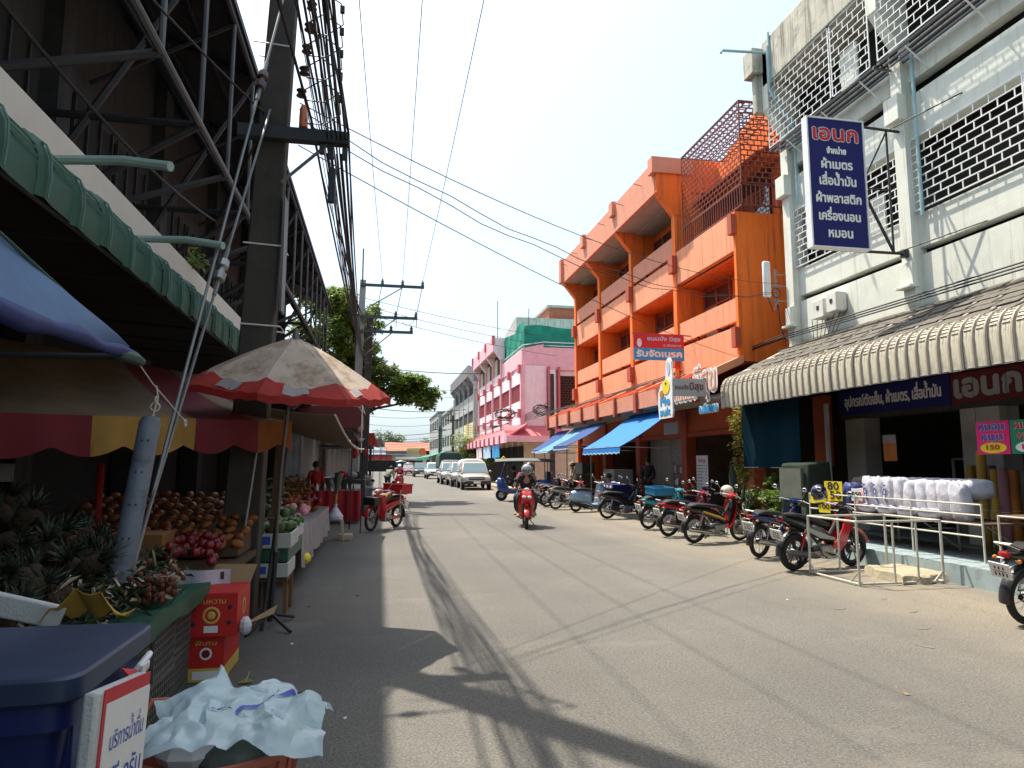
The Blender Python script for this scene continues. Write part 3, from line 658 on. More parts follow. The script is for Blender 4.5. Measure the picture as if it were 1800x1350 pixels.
q = MB(); q.tube([(9.37, 11.6, 7.15), (10.02, 11.6, 5.86)], .03, 'steelblk', 6); q.obj('diagonal_brace', bs)
q = MB(); q.tube([(9.37, 11.6, 7.15), (10.02, 11.6, 7.15)], .018, 'steelblk', 6); q.obj('cross_rod', bs)
for (z, y2) in ((8.42, 10.2), (5.84, 9.9)):
    q = MB(); q.tube([(10.05, 11.55, z), (WX, y2, z + .1)], .014, 'steelblk', 5); q.obj('stay_rod', bs)

# ================================================================== ORANGE SHOPHOUSE
OX = 9.75; cols = [17.1, 21.2, 25.35, 29.4, 33.3]
ob = thing('orange_shophouse', 'bright orange three storey shophouse with sloping balcony hoods and rooftop cage', 'building', (OX, 25, 0))
q = MB(); q.box(OX, 20, 17.1, 17.3, 4.46, 8.75, 'orange'); q.box(OX + 1.8, 20, 17.1, 17.3, 8.75, 9.8, 'orange'); q.obj('side_wall', ob, smooth=False)
q = MB(); q.box(OX, 20, 33.2, 33.4, 0, 11.0, 'orange'); q.box(13.5, 13.7, 17.35, 33.15, 3.5, 10.3, 'orangedk'); q.obj('rear_wall', ob, smooth=False)
DE = 1.0
for i in range(4):
    a, b = cols[i] + .14, cols[i + 1] - .14
    # storey bands: (z0, z1)
    for st, (z0, z1) in enumerate(((4.46, 5.48), (7.62, 8.62))):
        q = MB()
        if i == 0 and st == 1: q.box(OX - .02, OX + .16, cols[0] + .1, cols[1] + .05, 7.66, 8.78, 'orangef')
        else: q.box(OX, OX + .16, a, b, z0, z1, 'orangef')
        q.obj('floor_band', ob, smooth=False)
    for st, (z0, z1) in enumerate(((5.64, 6.3), (8.76, 9.42))):
        if i == 0 and st == 1: continue
        q = MB(); q.box(OX + .01, OX + .15, a, b, z0, z1, 'orangef' if st == 0 else 'salmon'); q.obj('balcony_rail_wall', ob, smooth=False)
        for yy in (a + 1.25, a + 2.6): q = MB(); q.box(OX + .04, OX + .12, yy - .03, yy + .03, z0 - .16, z0, 'rust'); q.obj('rail_gap_block', ob, smooth=False)
        # balcony recess: floor, back wall with window
        zf = 4.7 if st == 0 else 7.8; zt = 7.62 if st == 0 else 10.85
        q = MB(); q.box(OX + .16, OX + DE, a, b, zf - .1, zf, 'orange'); q.box(OX + DE, OX + DE + .12, a, b, zf, zt, 'orange'); q.box(OX + .16, OX + DE, a, b, zt - .06, zt, 'ceil' if st else 'orange'); q.obj('balcony_recess', ob, smooth=False)
        wv = MB(); ya, yb = b - 1.75, b - .03; zb = zf + .9
        wv.box(OX + DE - .05, OX + DE - .03, ya, yb, zb, zb + 1.75, 'glassd')
        wp = wv.obj('window', ob, smooth=False)
        fr = MB()
        for yy in (ya, (ya + yb) / 2, yb): fr.box(OX + DE - .09, OX + DE - .03, yy - .03, yy + .03, zb - .03, zb + 1.78, 'brick')
        for zz in (zb - .03, zb + 1.2, zb + 1.75): fr.box(OX + DE - .085, OX + DE - .035, ya, yb, zz, zz + .05, 'brick')
        fr.obj('window_frame', wp, smooth=False)
        if i in (0, 1):
            cu_ = MB(); cu_.box(OX + DE - .075, OX + DE - .055, (ya + yb) / 2 + .06, yb - .05, zb + .02, zb + 1.18, 'curtain'); cu_.obj('window_panel', wp, smooth=False)
    if i:
        q = MB(); q.box(9.05, 9.2, cols[i], cols[i + 1], 10.88, 12.03, 'salmon'); q.box(9.2, OX + DE, a, b, 10.86, 10.98, 'ceil'); q.obj('parapet', ob, smooth=False)
        q = MB()
        for yy in (a + 1.0, a + 2.9): q.tube([(9.06, yy, 11.6), (8.75, yy, 11.66)], .014, 'rust', 4)
        q.obj('parapet_spike', ob)
for i, y in enumerate(cols):
    top = 8.78 if i == 0 else 10.9
    q = MB(); q.box(OX - .05, OX + DE, y - .12 if i else y + .02, y + .14, 4.46, top - (.02 if i == 0 else 0), 'orange')
    if i: q.prism([(OX - .05, 10.1), (OX + .6, 10.1), (OX + .6, 12.0), (9.07, 12.0), (9.07, 10.88)], y - .135, y + .155, 'orange', 'y')
    q.obj('column', ob, smooth=False)
    q = MB(); q.box(OX - .2, OX - .04, y - .17 if i else y - .04, y + .19, 4.85, 5.42, 'brick'); q.obj('column_block', ob, smooth=False, bevel=.01)
    q = MB(); q.box(OX - .2, OX - .04, y - .17 if i else y - .04, y + .19, 8.08, 8.66, 'brick'); q.obj('column_block', ob, smooth=False, bevel=.01)
    if i:
        q = MB(); q.box(8.9, 9.1 if i > 1 else 10.4, y - .2, y + .2, 11.55 if i != 4 else 10.9, 12.12, 'salmon'); q.obj('parapet_block', ob, smooth=False, bevel=.01)
# ridge slope behind parapet + tiled terrace roof with red tiles
q = MB(); q.prism([(21.3, 11.9), (17.8, 13.0), (16.9, 11.2), (21.3, 10.9)], 11.4, 19, 'orange', 'x'); q.prism([(33.4, 11), (33.4, 11.4), (21.2, 12.2), (21.2, 11)], 10.4, 19, 'orange', 'x'); q.obj('attic_wall', ob, smooth=False)
q = MB(); q.box(11.2, 11.35, 17.25, 21.1, 8.7, 11, 'orangedk'); q.box(OX + .2, 11.2, 17.3, 21.1, 8.62, 8.7, 'ceil'); q.box(11.1, 11.2, 17.6, 20.4, 8.75, 10.4, 'glassd'); q.obj('terrace_wall', ob, smooth=False)
q = MB(); q.box(10.6, 13.4, 17.0, 21.2, 10.45, 10.5, 'orangedk'); tr_ = q.obj('terrace_roof', ob, smooth=False)
tt = MB(); tt.box(-.15, .15, -.12, .12, 0, .03, 'redtile'); f1 = None
for r in range(7):
    for c in range(16):
        lc = (10.5 + r * .29, 17.05 + c * .26, 10.56 + r * .13); rt = (0, -.42, 0)
        if f1 is None: f1 = tt.obj('roof_tile', tr_, smooth=False, piece=True); f1.location = V(lc) - ORG[tr_.name]; f1.rotation_euler = rt
        else: inst(f1, lc, rt, tr_)
# cage
cg = MB(); lattice(cg, (OX + .02, 20.55, 9.5), (0, -3.75, 0), (0, 0, 2.35), 17, 15, .027, 'rust', d=.018, frame=.03); cg.obj('cage_side', ob, smooth=False)
cg = MB(); lattice(cg, (OX + .02, 16.78, 9.5), (1.95, 0, 0), (0, 0, 2.35), 9, 15, .028, 'rust', frame=.03); cg.obj('cage_side', ob, smooth=False)
cg = MB(); lattice(cg, (OX + .02, 20.55, 11.9), (0, -3.75, 0), (1.95, 0, .02), 17, 8, .02, 'rust', frame=.02); cg.obj('cage_top', ob, smooth=False)
for (p, u, L_) in (((OX + .02, 20.55), (0, -1), 3.75), ((OX + .02, 16.8), (1, 0), 1.95)):
    g = MB()
    for zz in (8.82, 9.42): g.box(min(p[0], p[0] + u[0] * L_) - .015, max(p[0], p[0] + u[0] * L_) + .015, min(p[1], p[1] + u[1] * L_) - .015, max(p[1], p[1] + u[1] * L_) + .015, zz, zz + .04, 'rust')
    k = 0
    while k * .14 < L_: g.box(p[0] + u[0] * k * .14 - .012, p[0] + u[0] * k * .14 + .012, p[1] + u[1] * k * .14 - .012, p[1] + u[1] * k * .14 + .012, 8.8, 9.42, 'rust'); k += 1
    g.obj('cage_railing', ob, smooth=False)
# sloping hood over the ground floor with coping blocks
for i in range(4):
    a, b = cols[i], cols[i + 1]
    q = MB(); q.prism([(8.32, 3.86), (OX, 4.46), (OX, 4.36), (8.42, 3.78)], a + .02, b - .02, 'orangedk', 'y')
    hd = q.obj('hood', ob, smooth=False)
    q = MB(); q.box(8.24, 8.40, a + .12 if i else a - .6, b - .12, 3.42, 3.93, 'salmon'); q.obj('hood_fascia', ob, smooth=False)
    q = MB(); q.box(8.40, OX, a + .02, b - .02, 3.40, 3.5, 'ceil'); q.obj('soffit', ob, smooth=False)
for i, y in enumerate(cols):
    for zz in ((y - .12, y + .12),) + (((y + 1.95, y + 2.1),) if i < 4 else ()):
        q = MB(); q.box(8.16, 8.4, zz[0], zz[1], 3.30, 3.98, 'brick'); q.obj('hood_block', ob, smooth=False, bevel=.01)
        q = MB(); q.prism([(8.3, 3.98), (8.4, 3.8), (OX, 4.4), (OX, 4.62)], zz[0] + .03, zz[1] - .03, 'orangef', 'y'); q.obj('hood_rib', ob, smooth=False)
# ground floor: pillars, beams, shutters
for i, y in enumerate(cols):
    q = MB(); q.box(9.85, 10.2, y - .2, y + .2, .16, 3.4, 'brick'); q.obj('shop_pillar', ob, smooth=False, bevel=.01)
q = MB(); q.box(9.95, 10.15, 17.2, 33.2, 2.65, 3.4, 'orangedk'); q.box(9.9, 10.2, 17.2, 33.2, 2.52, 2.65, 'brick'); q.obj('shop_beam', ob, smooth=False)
q = MB()
q.box(10.3, 10.36, 21.45, 25.1, .16, 2.6, 'shutter')
for k in range(24): q.box(10.28, 10.3, 21.45, 25.1, .2 + k * .1, .26 + k * .1, 'shutter')
q.obj('roller_shutter', ob, smooth=False)
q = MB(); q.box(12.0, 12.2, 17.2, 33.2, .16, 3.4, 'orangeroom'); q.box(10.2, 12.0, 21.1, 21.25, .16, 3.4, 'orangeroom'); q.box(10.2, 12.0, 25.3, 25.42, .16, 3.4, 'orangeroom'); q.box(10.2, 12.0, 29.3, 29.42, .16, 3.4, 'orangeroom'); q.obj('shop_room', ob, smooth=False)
def awn(name, y0, y1, x0, z0, x1, z1, m, label, val=.18, drop=.0):
    t = thing(name, label, 'awning', ((x0 + x1) / 2, (y0 + y1) / 2, z1)); q = MB()
    q.grid(lambda u, v: (x0 + (x1 - x0) * u, y0 + (y1 - y0) * v, z0 + (z1 - z0) * u - .07 * sin(pi * u) - .02 * sin(pi * v * 5) * u), 8, 14, m, .012); q.obj('canopy', t)
    q = MB(); q.grid(lambda u, v: (x1 - .02 * u, y0 + (y1 - y0) * v, z1 - val * u + .015 * sin(v * 60) * u), 2, 40, m, .006); q.obj('valance', t)
    q = MB(); q.grid(lambda u, v: (x1 - .026, y0 + (y1 - y0) * v, z1 - val + .01 - .03 * u + .018 * sin(v * 60)), 1, 60, 'fringe', .006); q.obj('fringe', t)
    q = MB(); q.tube([(x1, y0, z1), (x1, y1, z1)], .018, 'galv', 6); q.obj('front_bar', t)
    for y in (y0 + .05, y1 - .05):
        q = MB(); q.tube([(x1, y, z1), (x0, y, z1 - .05)], .012, 'galv', 5); q.obj('side_arm', t)
    return t
awn('blue_awning', 19.25, 23.0, 8.75, 3.35, 6.95, 2.15, 'blueawn', 'bright blue canvas awning with scalloped valance beside the cut out shop logo')
awn('blue_awning', 25.2, 27.4, 8.6, 3.25, 7.0, 2.35, 'bluedk', 'dark blue awning half hidden behind the bright blue one', .14)
awn('blue_awning', 27.9, 30.3, 8.75, 3.25, 6.9, 2.15, 'blueawn2', 'faded pale blue awning at the far corner of the orange building', .03)
awn('blue_awning', 30.5, 32.8, 8.6, 3.2, 7.3, 2.3, 'bluedk', 'deep blue awning at the far end of the orange row', .1)
# ================================================================== PINK SHOPHOUSE (behind the orange one)
pk = thing('pink_shophouse', 'pink corner shophouse with red grilles and green net round its roof terrace', 'building', (9.75, 55, 0))
pc = [46.9, 51.0, 55.2, 59.4, 63.6, 67.9]
q = MB(); q.box(9.86, 22, 47.05, 68.2, 3.6, 8.6, 'pinkl'); q.box(9.95, 22, 55.3, 68.2, 8.6, 11.9, 'pinkl'); q.obj('wall', pk, smooth=False)
q = MB(); q.prism([(9.8, 8.62), (11.45, 8.62), (11.45, 8.3), (22, 8.3), (22, 9.9), (11.3, 9.9), (11.3, 10.15), (9.7, 9.78)], 46.85, 47.0, 'pinkd', 'y'); q.obj('parapet_band', pk, smooth=False)
q = MB(); q.box(9.72, 9.86, 47.02, 55.2, 8.62, 9.76, 'pinkd'); q.obj('parapet_band', pk, smooth=False)
q = MB(); q.box(9.74, 11.5, 46.86, 47.05, 3.6, 8.6, 'pinkl'); q.box(11.7, 12.15, 46.8, 47.05, 3.6, 8.3, 'signwhite'); q.obj('corner_wall', pk, smooth=False)
for x in (11.55, 12.3):
    q = MB(); q.box(x, x + .14, 46.6, 47.04, 3.4, 8.5, 'pinkr'); q.obj('corner_column', pk, smooth=False)
q = MB(); lattice(q, (12.5, 46.9, 5.6), (4, 0, 0), (0, 0, 2.2), 16, 12, .03, 'rust'); q.box(12.4, 16.6, 47.0, 47.03, 5.5, 7.9, 'darkroom'); q.obj('window_grille', pk, smooth=False)
for i in range(5):
    a, b = pc[i] + .15, pc[i + 1] - .15; hi = i >= 2
    for (z0, z1, mm) in ((4.4, 5.3, 'pinkl'), (5.42, 6.1, 'pinkl'), (7.35, 8.25, 'pinkl')) + (((8.37, 9.1, 'pinkl'),) if hi else ()):
        q = MB(); q.box(9.70, 9.86, a, b, z0, z1, mm); q.obj('floor_band', pk, smooth=False)
    q = MB(); q.box(9.84, 9.855, a, b, 6.1, 7.35, 'darkroom'); lattice(q, (9.78, b, 6.12), (0, a - b, 0), (0, 0, 1.2), 12, 8, .03, 'pinkr'); q.obj('window_grille', pk, smooth=False)
    q = MB(); q.box(9.83, 9.85, a, b, 5.3, 5.42, 'darkroom'); q.obj('wall_slot', pk, smooth=False)
    if hi:
        q = MB(); q.box(9.84, 9.94, a, b, 9.1, 10.9, 'darkroom'); q.box(9.78, 9.84, b - 1.6, b - .1, 9.1, 10.6, 'curtain'); q.obj('balcony_window', pk, smooth=False)
        q = MB(); q.box(9.02, 9.2, pc[i], pc[i + 1], 10.95, 12.1, 'pinkd'); q.box(9.2, 9.9, a, b, 10.95, 11.05, 'ceil'); q.obj('parapet', pk, smooth=False)
for i, y in enumerate(pc):
    hi = i >= 2
    q = MB(); q.box(9.6, 9.9, y - .14, y + .14, 3.5, 10.2 if hi else 8.6, 'pinkd')
    if hi: q.prism([(9.6, 10.2), (9.95, 10.2), (9.95, 12), (9.05, 12), (9.05, 10.95)], y - .15, y + .16, 'pinkl', 'y')
    q.obj('column', pk, smooth=False)
    for zz in (4.85, 8.0): q = MB(); q.box(9.42, 9.6, y - .22, y + .22, zz, zz + .6, 'pinkr'); q.obj('column_block', pk, smooth=False)
    if hi: q = MB(); q.box(8.9, 9.1, y - .22, y + .22, 11.5, 12.2, 'pinkr'); q.obj('parapet_block', pk, smooth=False)
for i in range(10):
    a = 44.9 + i * 2.35
    q = MB(); q.prism([(8.32, 3.5), (9.7, 4.35), (9.7, 4.25), (8.4, 3.4)], a, a + 2.2, 'pinkr', 'y'); q.obj('hood', pk, smooth=False)
    q = MB(); q.box(8.2, 8.36, a, a + 2.2, 3.05, 3.55, 'pinkd'); q.obj('hood_fascia', pk, smooth=False)
    q = MB(); q.box(8.1, 8.32, a + 2.2, a + 2.42, 2.95, 3.6, 'pinkr'); q.obj('hood_block', pk, smooth=False)
q = MB(); q.prism([(8.2, 3.5), (12.4, 3.5), (12.4, 3.1), (8.2, 3.1)], 44.6, 44.8, 'pinkd', 'y'); q.prism([(44.8, 3.5), (46.8, 4.3), (46.8, 4.2), (44.8, 3.4)], 8.3, 12.4, 'pinkr', 'x'); q.obj('side_hood', pk, smooth=False)
q = MB(); q.box(9.9, 20, 46.95, 68, 0, 3.6, 'cream'); q.obj('ground_floor', pk, smooth=False)
for i in range(34):
    q = MB(); q.box(9.8, 9.88, 47.3 + i * .6, 47.4 + i * .6, .13, 2.9, 'steelblk'); q.obj('folding_gate_bar', pk, smooth=False)
q = MB(); q.box(9.84, 9.89, 47.2, 67.5, .13, 2.9, 'darkroom'); q.obj('shop_opening', pk, smooth=False)
for (ya, yb, m_) in ((48, 51.5, 'signsky'), (52, 56, 'signwhite'), (56.5, 60, 'pinkl')):
    q = MB(); q.grid(lambda u, v: (8.3 + .05 * sin(v * 14), ya + (yb - ya) * v, 3.0 - .95 * u + .04 * sin(v * 9)), 3, 12, 'fringe' if m_ == 'signwhite' else m_); q.obj('hanging_cloth', pk)
q = MB()
q.grid(lambda u, v: (10.0 + .08 * sin(u * 20 + v * 5), 47.3 + 8 * u, 9.9 + (1.9 + .15 * sin(u * 9)) * v), 14, 4, 'greynet', .02)
q.grid(lambda u, v: (10.0 + 8 * u, 47.3 + .08 * sin(u * 18 + v * 3), 9.8 + (1.7 + .1 * sin(u * 11)) * v), 14, 4, 'greynet', .02)
q.box(10.1, 18, 47.5, 55, 11.3, 11.4, 'greenlt'); q.obj('shade_net', pk)
q = MB()
for z in (9.9, 10.15):
    q.tube([(9.8, 55.1, z - .1), (9.8, 47, z - .1), (11.3, 46.95, z + .15), (18, 46.95, z + .1)], .03, 'signwhite', 5)
q.obj('roof_rail', pk)
q = MB(); q.prism([(55.3, 11.9), (68, 11.9), (68, 12.2), (56.5, 13.9), (55.3, 13.9)], 11, 20, 'concf', 'x'); q.obj('stair_tower', pk, smooth=False)
for (x, y, h) in ((9.4, 55.3, 15.2), (12, 55, 14.6)):
    q = MB(); q.tube([(x, y, 11.5), (x, y, h)], .03, 'steelblk', 4); q.obj('roof_mast', pk)
q = MB(); q.box(9.75, 9.77, 49, 49.6, 7.9, 8.2, 'pinkr')
# low block seen in the gap between orange and pink
bl = thing('back_lane_house', 'brick and concrete house behind the gap between orange and pink shophouses', 'building', (17, 60, 0))
q = MB(); q.box(14, 24, 56, 66, 0, 15.0, 'roofred'); q.obj('wall', bl, smooth=False); q = MB(); q.box(13.8, 24.2, 55.8, 66.2, 15.0, 15.2, 'concf'); q.obj('roof', bl, smooth=False)

# ================================================================== GREY AND FAR BUILDINGS
gb = thing('grey_shophouse', 'weathered grey concrete shophouse with flared top beyond the pink building', 'building', (9.75, 80, 0))
q = MB(); q.box(9.8, 20, 72, 90.5, 0, 11, 'concf'); q.obj('wall', gb, smooth=False)
gy_ = [72, 76.6, 81.2, 85.8, 90.5]
for i in range(4):
    a, b = gy_[i] + .2, gy_[i + 1] - .2
    q = MB(); q.box(9.0, 9.25, gy_[i], gy_[i + 1], 10.9, 12.1, 'concd'); q.obj('parapet', gb, smooth=False)
    for (z0, z1) in ((4.4, 6.1), (7.4, 9.1)):
        q = MB(); q.box(9.68, 9.8, a, b, z0, z1, 'yellowp' if i in (0, 1) and z0 < 5 else 'concf'); q.obj('floor_band', gb, smooth=False)
    for (z0, z1) in ((6.1, 7.4), (9.1, 10.9)):
        q = MB(); q.box(9.78, 9.795, a, b, z0, z1, 'darkroom'); q.obj('window', gb, smooth=False)
for i, y in enumerate(gy_):
    q = MB(); q.box(9.62, 9.82, y - .17, y + .17, 0, 10.3, 'concf'); q.prism([(9.62, 10.1), (9.9, 10.1), (9.9, 12), (9.05, 12), (9.05, 10.9)], y - .19, y + .18, 'concf', 'y'); q.obj('column', gb, smooth=False)
q = MB(); q.box(9.6, 14, 71.8, 71.98, 10.4, 12.0, 'concd'); q.box(10.2, 18, 72.5, 90, 12, 12.8, 'concd'); q.obj('roof_edge', gb, smooth=False)
q = MB(); q.box(8.2, 9.8, 72, 90, 3.2, 3.4, 'signgrey'); q.obj('canopy', gb, smooth=False)
def farb(nm, lab, x0, x1, y0, y1, h, m, m2, floors=3, wins=5):
    t = thing(nm, lab, 'building', (x0, y0, 0)); q = MB(); q.box(x0, x1, y0, y1, 0, h, m); q.obj('wall', t, smooth=False)
    q = MB(); q.box(x0 - .15, x1, y0 - .15, y1 + .15, h, h + .3, m2); q.obj('roof', t, smooth=False)
    q = MB(); q.box(x0 - 1.4, x0, y0, y1, 3.0, 3.2, m2); q.obj('canopy', t, smooth=False)
    for f in range(1, floors):
        for k in range(wins):
            a = y0 + (y1 - y0) * (k + .2) / wins; b = y0 + (y1 - y0) * (k + .8) / wins
            q = MB(); q.box(x0 - .04, x0 + .05, a, b, f * 3.3 + 1.0, f * 3.3 + 2.5, 'darkroom'); q.obj('window', t, smooth=False)
    return t
t_ = farb('grey_block', 'pale grey three storey block with open stained bays beyond the flared shophouse', 9.9, 20, 92, 112, 9.3, 'concf', 'concf')
q = MB(); q.box(9.6, 10.0, 92, 92.4, 0, 10.2, 'concf'); q.box(9.7, 12.2, 91.8, 91.95, 3, 9, 'concd'); q.obj('end_wall', t_, smooth=False)
t_ = farb('stained_block', 'dark stained concrete block with blank end wall farthest down the right side', 9.4, 20, 114, 134, 10.0, 'concf', 'concd')
q = MB(); q.box(9.9, 12.5, 113.7, 113.95, 0, 9.8, 'concd'); q.obj('end_wall', t_, smooth=False)
t_ = thing('market_awning', 'green edged market awning in front of the far grey blocks', 'awning', (7, 105, 0))
q = MB(); q.prism([(6.4, 2.6), (9.8, 3.6), (9.8, 3.5), (6.4, 2.5)], 92, 128, 'signgreen', 'y'); q.box(6.38, 6.42, 92, 128, 2.2, 2.62, 'signgreen'); q.obj('canopy', t_, smooth=False)
for k in range(8): q = MB(); q.tube([(6.5, 92.2 + k * 5, 0), (6.5, 92.2 + k * 5, 2.5)], .04, 'steelgrey', 5); q.obj('post', t_)
t_ = thing('street_end_shops', 'low shops with red signs and rusty roofs closing the far street end', 'building', (4, 152, 0))
q = MB(); q.box(-8, 9.5, 150, 160, 0, 4.6, 'cream'); q.obj('wall', t_, smooth=False)
q = MB(); q.prism([(149, 4.4), (156, 6.4), (163, 4.4)], 1.0, 16, 'roofred', 'x'); q.obj('roof', t_, smooth=False)
q = MB(); q.prism([(148.6, 3.6), (155, 5.6), (162, 3.6)], -9, 5.6, 'bluewall', 'x'); q.obj('roof', t_, smooth=False)
q = MB(); q.box(-6, 2.5, 149.6, 149.9, 2.4, 3.4, 'redsign'); sg = q.obj('shop_sign', t_, smooth=False)
q = MB(); q.box(3.2, 9.3, 149.4, 149.7, 2.6, 3.1, 'signwhite'); q.obj('shop_sign', t_, smooth=False)
q = MB(); q.box(-7, 9, 149.85, 149.98, 0, 2.3, 'darkroom'); q.obj('shop_opening', t_, smooth=False)
q = MB(); q.box(5.6, 9.4, 149.2, 149.35, 4.1, 5.0, 'yellowp'); q.obj('shop_sign', t_, smooth=False)
q = MB(); q.box(10.5, 40, 150, 165, 0, 6, 'concf'); q.obj('side_block', t_, smooth=False)
q = MB(); q.box(-45, -9, 150, 160, 0, 5, 'cream'); q.obj('side_block', t_, smooth=False)
t_ = thing('round_sign', 'round orange red sign on a post at the far end of the street', 'sign', (7.9, 140, 0))
q = MB(); q.tube([(8.4, 140, 0), (8.4, 140, 3.4)], .06, 'steelgrey', 6); q.obj('post', t_)
q = MB(); q.lathe([(.0, -.03), (.75, -.03), (.75, .03), (0, .03)], 'orangep', 20, TR(8.4, 139.9, 4.0) @ Matrix.Rotation(pi / 2, 4, 'X')); q.obj('disc', t_)

# ================================================================== LEFT MARKET BUILDING
LY0, LY1 = -40, 28.9
lb = thing('market_building', 'grimy dark market building with steel framed tin roof over the fruit stalls', 'building', (-4.2, 10, 0))
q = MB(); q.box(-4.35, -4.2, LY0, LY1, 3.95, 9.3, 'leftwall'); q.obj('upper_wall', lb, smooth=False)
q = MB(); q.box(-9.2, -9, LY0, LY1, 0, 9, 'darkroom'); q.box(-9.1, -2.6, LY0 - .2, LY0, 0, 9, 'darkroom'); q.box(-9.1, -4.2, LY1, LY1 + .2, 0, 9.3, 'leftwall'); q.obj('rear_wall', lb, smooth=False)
q = MB(); q.box(-2.4, -2.2, LY0, LY1, 3.52, 3.93, 'slabwhite'); q.box(-9, -2.4, LY0, LY1, 3.55, 3.92, 'darkroom'); q.obj('canopy_slab', lb, smooth=False, bevel=.01)  # white front edge only; underside coloured dark to stand for the shade below
for k in range(18):
    y = -39 + k * 4.0
    q = MB(); q.box(-4.5, -4.1, y - .2, y + .2, 0, 3.5, 'leftwall'); q.obj('ground_pillar', lb, smooth=False)
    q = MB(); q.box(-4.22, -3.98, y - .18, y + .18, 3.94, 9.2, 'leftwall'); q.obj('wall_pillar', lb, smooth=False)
    for (ya, yb) in ((y + .6, y + 1.9), (y + 2.1, y + 3.4)):
        q = MB(); q.box(-4.195, -4.15, ya, yb, 5.2, 6.6, 'darkroom'); wdw = q.obj('window', lb, smooth=False)
        q = MB(); [q.box(-4.15, -4.11, ya + j * .43, ya + j * .43 + .03, 5.15, 6.65, 'steelblk') for j in range(4)]; q.obj('window_bars', wdw, smooth=False)
    q = MB(); q.box(-4.2, -3.9, y - 2, y + 2, 4.55, 4.7, 'leftwall'); q.obj('wall_ledge', lb, smooth=False)
# roof on its steel frame
q = MB(); q.prism([(-2.12, 8.12), (-5.2, 9.35), (-5.2, 9.25), (-2.12, 8.02)], LY0, LY1, 'rooftin', 'y'); rfm = q.obj('tin_roof', lb, smooth=False)
q = MB(); q.tube([(-2.2, LY0, 5.68), (-2.2, LY1 - .3, 5.66)], .045, 'steelgrey', 8); q.obj('frame_rail', lb)
q = MB(); q.tube([(-2.2, LY0, 7.98), (-2.2, LY1, 7.98)], .05, 'steelblk', 8); q.obj('roof_rail', lb)
for (x, z) in ((-2.9, 8.3), (-3.6, 8.55)):
    q = MB(); q.tube([(x, LY0, z), (x, LY1, z)], .035, 'steelblk', 6); q.obj('purlin', lb)
py = [-18.34 + 1.48 * k for k in range(32)]
for k, y in enumerate(py):
    q = MB(); q.tube([(-2.2, y, 5.68), (-2.2, y, 7.98)], .032, 'steelgrey', 7); q.obj('frame_post', lb)
    if k % 2 == 0:
        for ends in (((-4.15, y, 4.3), (-2.2, y, 5.66)), ((-4.15, y, 4.3), (-2.2, y, 7.9)), ((-2.2, y, 5.66), (-4.1, y, 8.7)), ((-4.15, y, 5.66), (-2.2, y, 5.66)), ((-4.15, y, 4.25), (-2.2, y + 1.48, 5.66))):
            q = MB(); q.tube(ends, .045, 'steelblk', 6); q.obj('truss_strut', lb)
        q = MB(); q.tube([(-2.15, y, 7.95), (-5, y, 9.1)], .05, 'steelblk', 6); q.obj('rafter', lb)
    else:
        q = MB(); q.tube([(-2.2, y, 7.95), (-4.15, y + .3, 7.0)], .035, 'steelblk', 6); q.obj('truss_strut', lb)
# rear lower roof edge where sky shows through the frame far down
for (y, z) in ((4.77, 3.66), (6.3, 3.62), (1.5, 3.66), (12.5, 3.66)):
    q = MB(); q.tube([(-2.25, y + .15, z + .03), (-1.72, y - .03, z - .01), (-1.38, y - .18, z - .09)], .033, 'pvc', 8); q.obj('drain_spout', lb)
q = MB(); q.tube(sag((-2.35, 2.0, 4.6), (-2.25, 9.5, 4.9), .3) + sag((-2.25, 9.5, 4.9), (-1.3, 7.9, 5.9), .1, 4)[1:], .014, 'cable', 5); q.obj('slack_cable', lb)
q = MB(); q.tube(sag((-2.4, 1.0, 4.7), (-1.35, 7.8, 5.6), .15), .011, 'cable', 5); q.obj('slack_cable', lb)
# green corrugated awning
ga = thing('green_awning', 'dark green corrugated awning with scalloped rounded lip under the white slab', 'awning', (-2.0, 5, 3.2))
pg = [(-1.99, 3.18), (-1.98, 3.30), (-1.985, 3.42), (-2.02, 3.50), (-2.10, 3.56), (-2.25, 3.58)]
def gsheet():
    s = MB(); n = len(pg); W = .47; cols_ = [0, .05, .1, .2, .35, .47]; D = [0, .032, .024, .010, .004, 0]
    vs = []
    for i, (x, z) in enumerate(pg):
        nx = pg[min(i + 1, n - 1)][1] - pg[max(i - 1, 0)][1]; nz = pg[max(i - 1, 0)][0] - pg[min(i + 1, n - 1)][0]; l = hypot(nx, nz)
        for y, d in zip(cols_, D): vs.append((x + nx / l * d, y, z + nz / l * d))
    k = len(cols_)
    s.add(vs, [(i * k + j, i * k + j + 1, (i + 1) * k + j + 1, (i + 1) * k + j) for i in range(n - 1) for j in range(k - 1)], 'greenawn')
    for (x, z) in ((-1.975, 3.41), (-1.985, 3.45), (-2.0, 3.485), (-2.03, 3.52), (-2.06, 3.545)): s.tube([(x + .012, .12, z), (x + .006, .46, z)], .006, 'greenrib', 4)
    s.tube([(p[0] + .05, .055, p[1]) for p in pg], .007, 'greenrib', 4)
    return s
g0 = gsheet().obj('awning_sheet', ga, piece=True, ang=50); g0.location = V((0, -8.48, 0)) - ORG[ga.name]
for k in range(1, 41): inst(g0, (random.uniform(-.008, .008), -8.48 + .47 * k, random.uniform(-.01, .01)), (0, 0, 0), ga)
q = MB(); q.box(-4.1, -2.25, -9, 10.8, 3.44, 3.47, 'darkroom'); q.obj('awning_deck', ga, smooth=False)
q = MB(); q.tube([(-2.03, -9, 3.2), (-2.03, 10.7, 3.2)], .02, 'steelblk', 5); q.obj('edge_pipe', ga)
for k in range(12): q = MB(); q.tube([(-2.03, -1.5 + k * 1.1, 3.2), (-4.0, -1.5 + k * 1.1, 3.35)], .02, 'steelblk', 5); q.obj('edge_bracket', ga)
